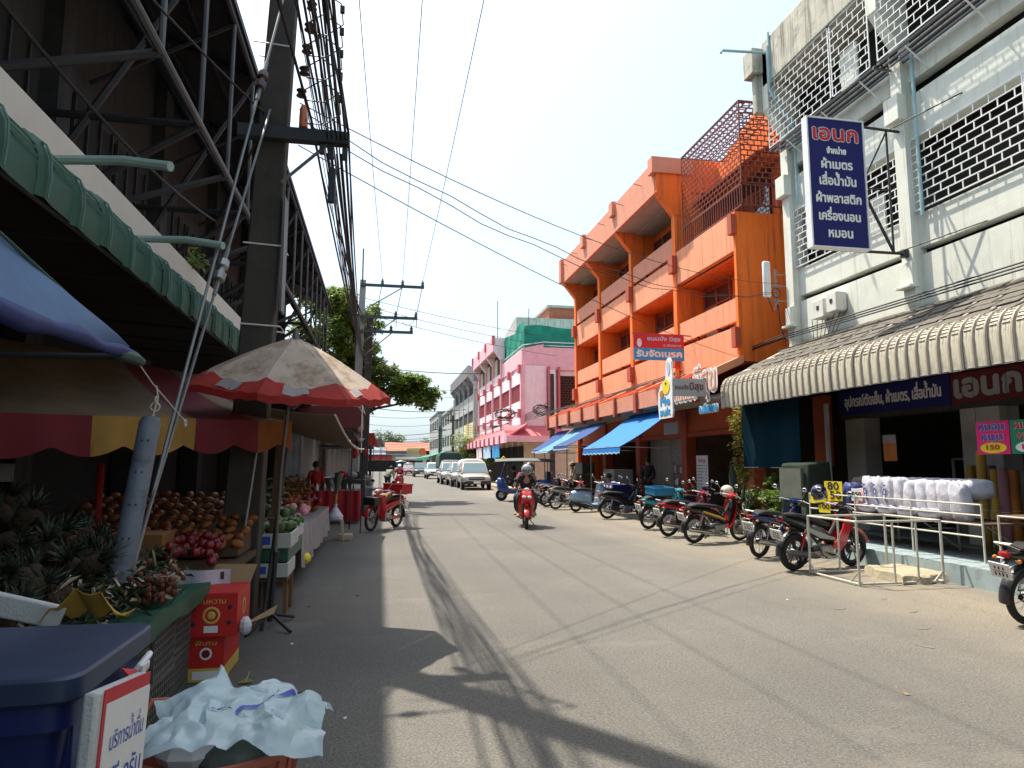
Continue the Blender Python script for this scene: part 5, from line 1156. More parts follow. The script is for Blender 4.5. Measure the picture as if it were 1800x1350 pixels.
    q = MB(); q.loft([(.26, .93, .99, .06), (.36, .90, 1.03, .10), (.44, .90, 1.02, .09), (.48, .92, .99, .06)], front if style != 'sport' else side, 12, 2.3); q.obj('handlebar_cover', t)
    hz = .96 if style == 'cub' else .80 if style == 'sport' else .98
    q = MB()
    if style == 'sport':
        for s in (-1, 1): q.ball((.555, s * .045, .82), .06, 'lamp', 12, 7, (.5, .9, .7))
    else: q.ball((.465, 0, hz), .06, 'lamp', 14, 8, (.5, 1.1, .9))
    q.obj('headlight', t)
    for s in (-1, 1): q = MB(); q.ball((.46, s * .10, .85), .026, 'amber', 8, 5, (.7, 1, 1)); q.obj('front_indicator', t)
    if basket:
        q = MB(); x0, x1, y0, y1, z0, z1 = basket[1]
        for (a, b, c_, d) in ((x0, x1, y0, y0 + .012), (x0, x1, y1 - .012, y1), (x0, x0 + .012, y0, y1), (x1 - .012, x1, y0, y1)): q.box(a, b, c_, d, z0, z1, basket[0])
        q.box(x0, x1, y0, y1, z0, z0 + .012, basket[0]); q.box(x0 - .015, x1 + .015, y0 - .015, y0 + .005, z1 - .03, z1 + .004, basket[0]); q.box(x0 - .015, x1 + .015, y1 - .005, y1 + .015, z1 - .03, z1 + .004, basket[0]); q.box(x0 - .015, x0 + .005, y0, y1, z1 - .03, z1 + .003, basket[0]); q.box(x1 - .005, x1 + .015, y0, y1, z1 - .03, z1 + .003, basket[0])
        q.obj('crate', t)
    return t
def park(t, rear, ang, lean=.10):
    """rear = ground point of rear wheel"""
    c = V((rear[0] + .62 * cos(ang), rear[1] + .62 * sin(ang), 0)); t.location = c
    t.rotation_euler = (lean, 0, ang); return t
# heading: nose towards the shops (+x)
mA = motorcycle('black sport motorcycle with red front fairing parked behind the steel pipe rack', 'sport', 'blackgl', 'blackgl', rim='blackp', alloy=True, front='red')
park(mA, (6.35, 9.85), radians(12), .09)
mB = motorcycle('navy blue motorcycle with white seat stripe between the red one and the black red one', 'cub', 'navy', 'navy'); park(mB, (6.63, 11.31), radians(24), .10)
mC = motorcycle('bright red motorcycle with black and yellow striped side, second nearest of the middle group', 'cub', 'blackgl', 'blackgl', front='red'); park(mC, (6.47, 13.55), radians(14), .10)
q = MB()
for s in (-1, 1): q.prism([(-.5, .69), (-.1, .58), (.1, .50), (.1, .48), (-.1, .55), (-.5, .665)], s * .114, s * .118, 'signyellow', 'y'); q.prism([(-.5, .66), (-.1, .55), (.1, .475), (.1, .455), (-.1, .525), (-.5, .64)], s * .1145, s * .1175, 'red', 'y')
q.obj('side_stripe', mC)
mD = motorcycle('dark crimson motorcycle parked left of the bright red one', 'cub', 'crimson', 'crimson'); park(mD, (6.5, 14.91), radians(16), .10)
mE = motorcycle('turquoise motorcycle carrying a blue plastic basket on its seat', 'cub', 'teal', 'teal', basket=('bluebasket', (-.62, .0, -.2, .2, .86, 1.06))); park(mE, (6.73, 16.67), radians(18), .10)
mF = motorcycle('black motorcycle with chrome exhaust standing alone before the grey shutter', 'cub', 'blackgl', 'blackgl'); park(mF, (6.76, 19.97), radians(10), .10)
mG = motorcycle('pale blue scooter with rounded rear beside the black motorcycle', 'scooter', 'ltblue'); park(mG, (6.64, 22.96), radians(16), .10)
mH = motorcycle('silver and red motorcycle parked beyond the pale blue scooter', 'cub', 'silver', 'silver', front='red'); park(mH, (6.3, 24.4), radians(14), .10)
mI = dup(mF, label='black motorcycle parked fourth beyond the grey shutter, near the tuk-tuk'); park(mI, (6.3, 25.8), radians(16), .10)
mJ = dup(mD, label='crimson motorcycle deep in the row beneath the faded blue awning'); park(mJ, (6.5, 27.2), radians(12), .10)
mK = dup(mF, label='last black motorcycle of the row hidden behind the tuk-tuk rear'); park(mK, (6.6, 28.8), radians(10), .10)
mL = motorcycle('orange motorcycle in the second row under the blue awnings', 'cub', 'orangep', 'orangep'); park(mL, (7.9, 26.0), radians(40), .10)
mM = dup(mG, label='second pale blue scooter standing behind the first, nearer the shops'); park(mM, (7.6, 22.6), radians(60), .10)
mN = dup(mF, label='black motorcycle in the second row close to the pillar under the awnings'); park(mN, (8.0, 24.3), radians(50), .10)
mO = dup(mA, label='black sport motorcycle with red nose in the rear row by the pale awning'); park(mO, (7.9, 28.3), radians(35), .10)
mP = dup(mB, label='navy motorcycle in shade between the turquoise one and the shop steps'); park(mP, (8.0, 17.4), radians(30), .10)
mQ = motorcycle('black motorcycle cut by the right edge of the picture, white plate at its tail', 'cub', 'blackgl', 'blackgl', group='motorcycles parked nose in along the right side', alloy=False)
park(mQ, (6.60, 6.14), radians(4), .08)
mR = motorcycle('bright red motorcycle with a red crate on its back at the left kerb', 'cub', 'red', 'red', group='motorcycles on the left side', basket=('red', (-.86, -.28, -.27, .27, .88, 1.13)))
mR.location = (.13, 17.9, 0); mR.rotation_euler = (-.06, 0, radians(-121))
q = MB(); q.box(.56, .80, -.17, .17, .64, .84, 'blackp'); q.obj('front_basket', mR, bevel=.02)
q = MB(); q.tube([(-.25, .27, 1.0), (-.2, .3, .7), (-.75, .3, .45)], .01, 'rope', 5); q.obj('strap', mR)
q = MB(); q.loft([(-.2, .78, .95, .07), (.0, .72, .9, .09), (.12, .68, .8, .05)], 'woodo', 10); q.obj('cushion', mR)
# helmets resting on bikes
def helmet(label, loc, m, rz=0, rx=0):
    t = thing('helmet', label, 'helmet', (0, 0, 0)); q = MB()
    q.ball((0, 0, .0), .135, m, 18, 10, (1.1, .95, 1.0)); q.obj('shell', t, ang=60)
    q = MB(); q.grid(lambda u, v: (.152 * cos((v - .5) * 2.2) * (1 - .05 * u), .134 * sin((v - .5) * 2.2), .03 - .10 * u), 4, 10, 'carglass', .004); q.obj('visor', t)
    place(t, loc, rz, rx); return t
helmet('shiny dark blue helmet hung on the handlebar of the black and red motorcycle', (7.2, 10.35, 1.18), 'helmetb', 1.0)
helmet('cream helmet resting on the mirror side of the bright red motorcycle', (7.5, 14.0, 1.05), 'helmetw', 2.4)

# ================================================================== PEOPLE
def skinbody(name, parent, joints, edges, m, sub=1, root=0):
    """one continuous surface grown round a skeleton; joints: (x,y,z,r)"""
    me = bpy.data.meshes.new(name); me.from_pydata([j[:3] for j in joints], edges, []); me.update()
    o = bpy.data.objects.new(name, me); COL.objects.link(o); o.parent = parent; me.materials.append(M[m])
    md = o.modifiers.new('skin', 'SKIN'); md.use_smooth_shade = True
    bm = bmesh.new(); bm.from_mesh(me); bm.verts.ensure_lookup_table(); ly = bm.verts.layers.skin.verify()
    for i, v in enumerate(bm.verts):
        r = joints[i][3]; v[ly].radius = (r, r) if not isinstance(r, tuple) else r; v[ly].use_root = (i == root)
    bm.to_mesh(me); bm.free()
    s = o.modifiers.new('subdivision', 'SUBSURF'); s.levels = sub; s.render_levels = sub; return o
def person(label, P, top, bottom, shoes='shoe', hood=False, cap=None, helm=None, hairm='hair', group=None):
    """P: dict of joint positions in local space"""
    t = thing('person', label, 'person', (0, 0, 0), 0, group)
    names = ['pelvis', 'waist', 'chest', 'neck', 'headb', 'headt', 'shL', 'elL', 'wrL', 'shR', 'elR', 'wrR', 'hipL', 'knL', 'anL', 'toL', 'hipR', 'knR', 'anR', 'toR', 'haL', 'haR']
    Q = {k: V(P[k]) for k in P}
    Q['waist'] = Q['pelvis'].lerp(Q['chest'], .45); Q['headb'] = Q['neck'].lerp(Q['head'], .45); Q['headt'] = Q['head'] + (Q['head'] - Q['neck']).normalized() * .05
    for s in 'LR': Q['ha' + s] = Q['wr' + s] + (Q['wr' + s] - Q['el' + s]).normalized() * .09
    rr = dict(pelvis=(.15, .12), waist=(.13, .11), chest=(.16, .12), neck=.055, headb=.075, headt=.085, shL=.062, shR=.062, elL=.04, elR=.04, wrL=.028, wrR=.028, hipL=.09, hipR=.09, knL=.06, knR=.06, anL=.04, anR=.04, toL=.03, toR=.03, haL=.035, haR=.035)
    idx = {n: i for i, n in enumerate(names)}
    E = [('pelvis', 'waist'), ('waist', 'chest'), ('chest', 'neck'), ('neck', 'headb'), ('headb', 'headt')] + [(a + s, b + s) for s in 'LR' for a, b in (('sh', 'el'), ('el', 'wr'), ('wr', 'ha'), ('hip', 'kn'), ('kn', 'an'), ('an', 'to'))] + [('chest', 'shL'), ('chest', 'shR'), ('pelvis', 'hipL'), ('pelvis', 'hipR')]
    skinbody('body', t, [tuple(Q[n]) + (rr[n],) for n in names], [(idx[a], idx[b]) for a, b in E], 'skin', 2)
    tn = ['pelvis', 'waist', 'chest', 'shL', 'elL', 'wrL', 'shR', 'elR', 'wrR', 'neck']
    r2 = dict(rr); 
    def up(v, d): return tuple(x + d for x in v) if isinstance(v, tuple) else v + d
    def sub(names_, E_, m, nm, d, short=False):
        ix = {n: i for i, n in enumerate(names_)}; QQ = dict(Q)
        QQ['neck'] = Q['chest'].lerp(Q['neck'], .8)
        for s in 'LR':
            if not short: QQ['wr' + s] = Q['el' + s].lerp(Q['wr' + s], .93)
            QQ['an' + s] = Q['kn' + s].lerp(Q['an' + s], .92)
        skinbody(nm, t, [tuple(QQ[n]) + (up(rr[n], d if n != 'neck' else .012),) for n in names_], [(ix[a], ix[b]) for a, b in E_], m, 2)
    sub(tn, [('pelvis', 'waist'), ('waist', 'chest'), ('chest', 'neck'), ('chest', 'shL'), ('shL', 'elL'), ('elL', 'wrL'), ('chest', 'shR'), ('shR', 'elR'), ('elR', 'wrR')], top, 'shirt', .022)
    bn = ['pelvis', 'hipL', 'knL', 'anL', 'hipR', 'knR', 'anR']
    sub(bn, [('pelvis', 'hipL'), ('hipL', 'knL'), ('knL', 'anL'), ('pelvis', 'hipR'), ('hipR', 'knR'), ('knR', 'anR')], bottom, 'trousers', .016)
    for s in 'LR':
        a, b = Q['an' + s], Q['to' + s]; q = MB(); d = (b - a); d.z = 0; d.normalize(); q.tube([a - d * .06 + V((0, 0, -.04)), a + d * .08 + V((0, 0, -.045)), b + d * .05 + V((0, 0, -.01))], [.045, .05, .035], shoes, 8, flat=.7); q.obj('shoe', t)
    h = Q['head'] + V((0, 0, .02)); fwd = V(P.get('face', (1, 0, 0))).normalized()
    sd = fwd.cross(V((0, 0, 1))).normalized()
    if hood or helm:
        q = MB(); q.ball(h, .145 if helm else .125, helm or top, 16, 10, (1, 1, 1.05)); q.obj('helmet' if helm else 'hood', t, ang=70)
        if helm:
            q = MB(); q.ball(h + fwd * .04 - V((0, 0, .01)), .122, 'carglass', 14, 8, (1, 1, .75)); q.obj('visor', t)
    else:
        q = MB(); q.ball(h - fwd * .02 + V((0, 0, .03)), .112, hairm, 14, 8, (1, 1, 1)); q.obj('hair', t, ang=70)
        for s in (-1, 1): q = MB(); q.ball(h + fwd * .085 + sd * s * .032 + V((0, 0, .0)), .011, 'ink', 6, 4); q.obj('eye', t)
        q = MB(); q.ball(h + fwd * .098 - V((0, 0, .025)), .015, 'skin', 6, 5, (1, .8, 1.5)); q.obj('nose', t)
        q = MB(); q.ball(h + fwd * .09 - V((0, 0, .06)), .018, 'crimson', 6, 4, (.5, 1, .3)); q.obj('mouth', t)
        for s in (-1, 1): q = MB(); q.ball(h + sd * s * .09, .02, 'skin', 6, 5, (.8, .5, 1.3)); q.obj('ear', t)
    if cap:
        q = MB(); q.ball(h + V((0, 0, .05)), .115, cap, 14, 8, (1, 1, .8)); q.tube([h + fwd * .06 + V((0, 0, .05)), h + fwd * .19 + V((0, 0, .03))], [.09, .07], cap, 8, flat=.12); q.obj('cap', t)
    return t
STAND = dict(pelvis=(0, 0, .92), chest=(.0, 0, 1.28), neck=(0, 0, 1.45), head=(.02, 0, 1.57), shL=(0, .17, 1.38), elL=(-.02, .24, 1.12), wrL=(.10, .24, .90), shR=(0, -.17, 1.38), elR=(-.02, -.24, 1.12), wrR=(.10, -.24, .90), hipL=(0, .09, .88), knL=(.02, .10, .50), anL=(0, .10, .09), toL=(.15, .11, .04), hipR=(0, -.09, .88), knR=(.04, -.10, .50), anR=(0, -.10, .09), toR=(.15, -.11, .04), face=(1, 0, 0))
RIDE = dict(pelvis=(-.22, 0, .90), chest=(-.10, 0, 1.20), neck=(-.03, 0, 1.36), head=(.03, 0, 1.47), shL=(-.08, .18, 1.29), elL=(.05, .30, 1.08), wrL=(.22, .31, 1.01), shR=(-.08, -.18, 1.29), elR=(.05, -.30, 1.08), wrR=(.22, -.31, 1.01), hipL=(-.20, .10, .84), knL=(.14, .20, .74), anL=(.06, .19, .36), toL=(.20, .20, .30), hipR=(-.20, -.10, .84), knR=(.14, -.20, .74), anR=(.06, -.19, .36), toR=(.20, -.20, .30), face=(1, 0, -.1))
PILL = dict(RIDE); PILL.update(pelvis=(-.60, 0, .95), chest=(-.50, 0, 1.26), neck=(-.45, .05, 1.42), head=(-.40, .09, 1.53), shL=(-.48, .19, 1.34), elL=(-.30, .27, 1.12), wrL=(-.18, .2, 1.02), shR=(-.48, -.17, 1.34), elR=(-.30, -.26, 1.12), wrR=(-.18, -.2, 1.02), hipL=(-.56, .12, .88), knL=(-.22, .27, .76), anL=(-.28, .24, .38), toL=(-.14, .26, .32), hipR=(-.56, -.12, .88), knR=(-.22, -.27, .76), anR=(-.28, -.24, .38), toR=(-.14, -.26, .32))
def scaledpose(P, f): return {k: (tuple(x * f for x in v) if k != 'face' else v) for k, v in P.items()}
SIT = dict(STAND); SIT.update(pelvis=(0, 0, .50), chest=(.05, 0, .86), neck=(.08, 0, 1.03), head=(.12, 0, 1.14), shL=(.04, .18, .96), elL=(.08, .24, .72), wrL=(.28, .18, .62), shR=(.04, -.18, .96), elR=(.08, -.24, .72), wrR=(.28, -.18, .62), hipL=(.02, .1, .47), knL=(.42, .13, .48), anL=(.40, .12, .09), toL=(.55, .12, .04), hipR=(.02, -.1, .47), knR=(.42, -.13, .48), anR=(.40, -.12, .09), toR=(.55, -.12, .04))
BEND = dict(STAND); BEND.update(chest=(.22, 0, 1.16), neck=(.34, 0, 1.28), head=(.42, 0, 1.36), shL=(.24, .17, 1.24), elL=(.30, .22, .98), wrL=(.42, .18, .80), shR=(.24, -.17, 1.24), elR=(.30, -.22, .98), wrR=(.42, -.18, .80))
# scooter coming towards the camera with two people
rs = motorcycle('glossy crimson scooter ridden towards the camera in the middle of the street', 'scooter', 'red', 'red', group=None, rim='blackp', alloy=True, plate=False, front='red')
q = MB(); q.prism([(.54, .92), (.62, .80), (.60, .70), (.50, .60), (.44, .70), (.44, .98)], -.13, .13, 'red', 'y'); q.obj('nose_fairing', rs, bevel=.04)
for s in (-1, 1): q = MB(); q.ball((.60, s * .07, .80), .055, 'lamp', 12, 7, (.45, 1.1, .7)); q.obj('headlamp', rs)
RA = radians(-90 - 3)
def onbike(o, b): o.location = b.location; o.rotation_euler = b.rotation_euler
rs.location = (3.78, 17.85, 0); rs.rotation_euler = (-.03, 0, RA - .12)
p_ = person('rider in black hooded jacket and silver helmet steering the crimson scooter', RIDE, 'clothdk', 'clothdk', helm='helmets'); onbike(p_, rs)
p_ = person('passenger in maroon jacket sitting behind the rider on the crimson scooter', PILL, 'clothred', 'clothjean', helm='blackp'); onbike(p_, rs)
# man and red motorbike rider farther up on the left
p_ = person('man in olive shirt bending beside the stalls up the street', BEND, 'clotholive', 'clothdk', hairm='hair'); place(p_, (.45, 40.5, 0), radians(60))
fr = motorcycle('red motorcycle with a rider coming along the left side up the street', 'cub', 'red', 'red', group='motorcycles on the left side'); fr.location = (1.15, 41.5, 0); fr.rotation_euler = (0, 0, radians(-95))
p_ = person('rider with white cap and maroon shirt on the far red motorcycle', RIDE, 'clothred', 'clothdk', cap='signwhite'); onbike(p_, fr)
p_ = person('person in tan shirt and cap standing by the faded blue awning post', STAND, 'clothtan', 'clothdk', cap='clothtan'); place(p_, (7.75, 27.2, 0), radians(190))
p_ = person('seated person in rust orange top behind the parked motorcycles', SIT, 'clothor', 'clothjean'); place(p_, (8.6, 24.9, 0), radians(200))
p_ = person('person in black clothes standing inside the shop beside the blue cabinet', STAND, 'clothdk', 'clothdk'); place(p_, (9.6, 23.7, .16), radians(220))
p_ = person('vendor in bright red shirt in the shade of the left stalls', STAND, 'redcloth', 'clothdk'); place(p_, (-1.9, 21.6, 0), radians(-60))

# ================================================================== CARS
def car(label, kind, paint, group='vehicles parked along the right side', wheelr=.36, cat='car'):
    t = thing({'pickup': 'pickup_truck', 'car': 'parked_car'}[kind], label, {'pickup': 'pickup truck', 'car': 'car'}[kind], (0, 0, 0), 0, group)
    L = 2.65 if kind == 'pickup' else 2.2; W = .93 if kind == 'pickup' else .86
    hb = 1.06 if kind == 'pickup' else .94; g0 = .34 if kind == 'pickup' else .24
    # lower body
    q = MB(); q.loft([(-L, g0 + .2, hb - .1, W * .93), (-L + .12, g0 + .05, hb, W), (-1.0, g0, hb, W), (.9, g0, hb, W), (L - .75, g0, hb - .03, W * .98), (L - .2, g0 + .05, hb - .14, W * .93), (L, g0 + .18, hb - .34, W * .82)], paint, 20, 5); q.obj('body', t, ang=50)
    top = 1.79 if kind == 'pickup' else 1.50
    cab = (-.55, 1.0) if kind == 'pickup' else (-1.6, 1.05)
    if kind == 'pickup': prof = [(1.45, hb - .04), (.72, top - .06), (.45, top), (-.75, top), (-.95, hb)]
    else: prof = [(1.35, hb - .04), (.55, top - .05), (.2, top), (-.9, top), (-1.75, hb)]
    n = len(prof); vs = []
    for s in (-1, 1):
        for (x, z) in prof: f = (z - hb) / (top - hb); vs.append((x, s * (W * (.96 - .20 * max(0, f))), z))
    q = MB(); q.add(vs, [tuple(range(n)), tuple(range(n, 2 * n))[::-1]] + [(i, n + i, n + (i + 1) % n, (i + 1) % n) for i in range(n)], paint); q.obj('cabin', t, bevel=.04)
    def P(x, z, s, k=.965): f = (z - hb) / (top - hb); return V((x, s * (W * (k - .20 * max(0, f))), z))
    # windscreen
    def lerp2(a, b, f): return (a[0] + (b[0] - a[0]) * f, a[1] + (b[1] - a[1]) * f)
    a, b = lerp2(prof[0], prof[1], .10), lerp2(prof[0], prof[1], .93)
    q = MB(); o_ = V((.012, 0, .012)); vs = [P(a[0], a[1], 1, .90) + o_, P(a[0], a[1], -1, .90) + o_, P(b[0], b[1], -1, .88) + o_, P(b[0], b[1], 1, .88) + o_]; q.add(vs, [(0, 1, 2, 3)], 'carglass'); q.obj('windscreen', t)
    xr = prof[-2][0]
    for s in (-1, 1):
        for (x0, x1) in ((.95, .12), (.04, xr + .12)):
            q = MB(); xb0 = min(x0, 1.0); z0, z1 = hb + .04, top - .12
            xt0 = min(x0, prof[1][0] - .02); q.add([P(xb0, z0, s, .972), P(x1, z0, s, .972), P(x1, z1, s, .972), P(xt0, z1, s, .972)], [(0, 1, 2, 3)], 'carglass'); q.obj('side_window', t)
        q = MB(); q.ball((.95, s * (W + .1), hb + .1), .09, paint, 10, 6, (.6, 1.1, .8)); q.obj('wing_mirror', t)
        q = MB(); q.ball((L - .12, s * W * .68, hb - .26), .13, 'lamp', 12, 7, (.7, 1.5, .7)); q.obj('headlight', t)
        q = MB(); q.ball((-L + .04, s * W * .82, hb - .2), .1, 'redlens', 8, 6, (.5, .8, 1.5)); q.obj('tail_light', t)
        for x in (L - .85, -L + .95):
            w = MB(); w.torus((x, s * (W - .10), wheelr), wheelr - .1, .1, 'rubber', 24, 8, 'y', 1.1); wo = w.obj('wheel', t)
            w = MB(); w.lathe([(.0, 0), (.22, 0), (.22, .12), (0, .12)], 'alu', 14, TR(x, s * (W - .10), wheelr) @ Matrix.Rotation(-s * pi / 2, 4, 'X')); w.obj('hub', wo)
            w = MB(); w.lathe([(.0, -.01), (wheelr + .06, -.01), (wheelr + .06, .02), (0, .02)], 'blackp', 20, TR(x, s * (W - .015), wheelr + .03) @ Matrix.Rotation(-s * pi / 2, 4, 'X')); w.obj('wheel_arch', t)
    q = MB(); q.box(L - .06, L + .01, -.5, .5, hb - .42, hb - .24, 'blackp'); q.box(L + .0, L + .02, -.48, .48, hb - .34, hb - .31, 'chrome'); q.obj('grille', t, bevel=.01)
    q = MB(); q.box(L - .12, L + .06, -W * .9, W * .9, g0 + .02, g0 + .24, 'blackp' if kind == 'pickup' else paint); q.obj('bumper', t, bevel=.04)
    q = MB(); q.box(L + .06, L + .075, -.22, .22, g0 + .08, g0 + .22, 'plate'); q.obj('number_plate', t, bevel=.005)
    return t
def face_cam(t, x, y, a=-90): t.location = (x, y, 0); t.rotation_euler = (0, 0, radians(a)); return t
c1 = car('bronze silver pickup truck with a white canopy on its bed, nearest of the parked row', 'pickup', 'cargold'); 
q = MB(); q.loft([(-2.62, 1.02, 1.88, .84), (-2.5, 1.02, 1.96, .86), (-1.0, 1.02, 1.98, .86), (-.78, 1.05, 1.9, .80)], 'carwhite', 16, 4); q.obj('bed_canopy', c1)
face_cam(c1, 6.05, 45.2, -92)
c2 = car('silver pickup truck second in the parked row, tucked behind the nearest one', 'pickup', 'silver'); face_cam(c2, 5.95, 51.3, -90)
c3 = dup(c2, label='third silver truck of the parked row, in front of the green canvas lorry'); face_cam(c3, 5.75, 57.2, -90)
c4 = car('cream white sport utility car parked up the street with sunlit bonnet', 'pickup', 'carwhite'); face_cam(c4, 5.9, 77, -90)
c5 = car('dark blue car coming down the street beyond the white one', 'pickup', 'cardark'); face_cam(c5, 5.1, 88.5, -90)
c6 = car('small dark red car half hidden behind the far dark blue one', 'car', 'carred'); face_cam(c6, 4.0, 100, -90)
c7 = dup(c2, label='small grey car crossing at the far end of the street', group='traffic at the far end'); face_cam(c7, 5.3, 125, 160)
# lorry with green canvas
t = thing('canvas_lorry', 'small lorry with dark green canvas cover standing behind the silver pickups', 'lorry', (0, 0, 0), 0, 'vehicles parked along the right side')
q = MB(); q.box(-3, 1.0, -1.0, 1.0, .7, 1.1, 'cargold'); q.box(-3, 1.3, -.5, .5, .4, .7, 'steelblk'); q.obj('bed', t, bevel=.02)
q = MB(); q.loft([(-3.05, 1.1, 2.55, 1.02), (1.0, 1.1, 2.6, 1.02)], 'canvasgreen', 20, 6); q.obj('canvas_cover', t)
q = MB(); q.loft([(1.0, .45, 2.0, .9), (1.6, .45, 2.0, .9), (2.1, .45, 1.3, .88), (2.3, .5, 1.15, .8)], 'silver', 20, 6); q.obj('cab', t)
q = MB(); q.box(1.72, 1.8, -.75, .75, 1.3, 1.85, 'carglass', TR(.12, 0, .0) @ Matrix.Rotation(-.0, 4, 'Y')); q.obj('windscreen', t)
for x in (-2.0, 1.6):
    for s in (-1, 1): q = MB(); q.torus((x, s * .82, .38), .27, .11, 'rubber', 20, 8); q.obj('wheel', t)
face_cam(t, 6.25, 63, -90)
t = thing('white_tarp', 'white cloth sheet draped over a handcart beside the cream white car', 'cloth', (7.3, 74, 0))
q = MB(); q.grid(lambda u, v: (6.6 + 2.2 * u, 73 + 1.5 * v, .35 + 1.2 * u * u + .1 * sin(u * 8 + v * 3)), 10, 4, 'signwhite', .02); q.obj('sheet', t)
q = MB(); q.box(7.2, 8.5, 73.2, 74.3, .3, .8, 'tukblue'); q.tube([(7.5, 73.1, .3), (7.5, 74.5, .3)], .3, 'rubber', 12); q.obj('cart', t)
# tuk-tuk
def tuk(label, paint, roof):
    t = thing('tuk_tuk', label, 'tuk-tuk', (0, 0, 0))
    q = MB(); q.loft([(-1.35, .35, .95, .62), (-.2, .32, .95, .64), (.15, .32, .55, .60), (.5, .32, .55, .5), (.75, .35, 1.0, .42), (.98, .45, 1.05, .25), (1.05, .55, .95, .12)], paint, 18, 4); q.obj('body', t)
    q = MB(); q.grid(lambda u, v: (-1.5 + 2.65 * u, -.68 + 1.36 * v, 1.74 + .12 * sin(pi * v) + .04 * sin(pi * u)), 10, 8, roof, .03); q.obj('roof', t)
    for (x, y) in ((-1.3, .6), (-1.3, -.6), (-.25, .62), (-.25, -.62)): q = MB(); q.tube([(x, y, .9), (x, y * 1.02, 1.78)], .02, paint, 6); q.obj('roof_post', t)
    for s in (-1, 1): q = MB(); q.tube([(.9, s * .38, 1.0), (.68, s * .55, 1.78)], .025, paint, 6); q.obj('screen_pillar', t)
    q = MB(); q.add([(.9, .36, 1.02), (.9, -.36, 1.02), (.71, -.52, 1.7), (.71, .52, 1.7)], [(0, 1, 2, 3)], 'carglass'); q.obj('windscreen', t)
    q = MB(); q.loft([(-1.15, .75, .98, .5), (-.7, .7, .82, .5)], 'seat', 12, 4); q.box(-1.3, -1.15, -.5, .5, .8, 1.3, 'seat'); q.obj('bench_seat', t, bevel=.03)
    for (x, y) in ((.85, 0), (-1.0, .52), (-1.0, -.52)):
        q = MB(); q.torus((x, y, .26), .19, .075, 'rubber', 22, 8); w = q.obj('wheel', t); q = MB(); q.lathe([(0, -.05), (.13, -.05), (.13, .05), (0, .05)], 'alu', 12, TR(x, y, .26) @ Matrix.Rotation(pi / 2, 4, 'X')); q.obj('hub', w)
    q = MB(); band(q, (.85, 0, .26), .34, 10, 170, .1, paint); q.obj('front_mudguard', t)
    q = MB(); q.ball((1.06, 0, .82), .09, 'lamp', 12, 7, (.6, 1, 1)); q.obj('headlight', t)
    q = MB(); q.tube([(.55, -.3, 1.1), (.6, 0, 1.05), (.55, .3, 1.1)], .014, 'chrome', 6); q.obj('handlebar', t)
    q = MB(); q.prism([(.62, 1.86), (.9, 1.84), (.76, 2.0)], -.12, .12, 'signyellow', 'y'); q.obj('roof_sign', t, bevel=.02)
    return t
tk = tuk('blue tuk-tuk with long grey roof turning out behind the ridden scooter', 'tukblue', 'greycanvas'); tk.location = (6.2, 30.3, 0); tk.rotation_euler = (0, 0, radians(172))
p_ = person('driver in dark clothes inside the blue tuk-tuk', SIT, 'clothdk', 'clothdk'); p_.location = (6.0, 30.3, .25); p_.rotation_euler = (0, 0, radians(172))
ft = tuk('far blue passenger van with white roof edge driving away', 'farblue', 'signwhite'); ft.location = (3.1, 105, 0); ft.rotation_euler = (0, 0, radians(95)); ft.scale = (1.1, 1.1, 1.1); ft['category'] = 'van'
# ================================================================== LEFT STALLS
rd = random.Random(21)
# dark backing added so the space behind the stalls stays black
t = thing('stall_dark_backing', 'added dark backing wall behind the fruit stalls under the market building', 'backing', (-4.6, 8, 0))
q = MB(); q.box(-4.7, -4.55, -39, 28.8, .02, 3.5, 'darkroom'); q.obj('wall', t, smooth=False)
for k in range(9):
    q = MB(); q.box(-4.54, -4.5, -7 + k * 4 + .4, -7 + k * 4 + 3.6, .02, 2.7, 'darkroom'); [q.box(-4.5, -4.48, -7 + k * 4 + .4, -7 + k * 4 + 3.6, .1 + j * .2, .2 + j * .2, 'darkroom') for j in range(12)]; q.obj('shutter', t, smooth=False)  # shutter relief on the added dark backing
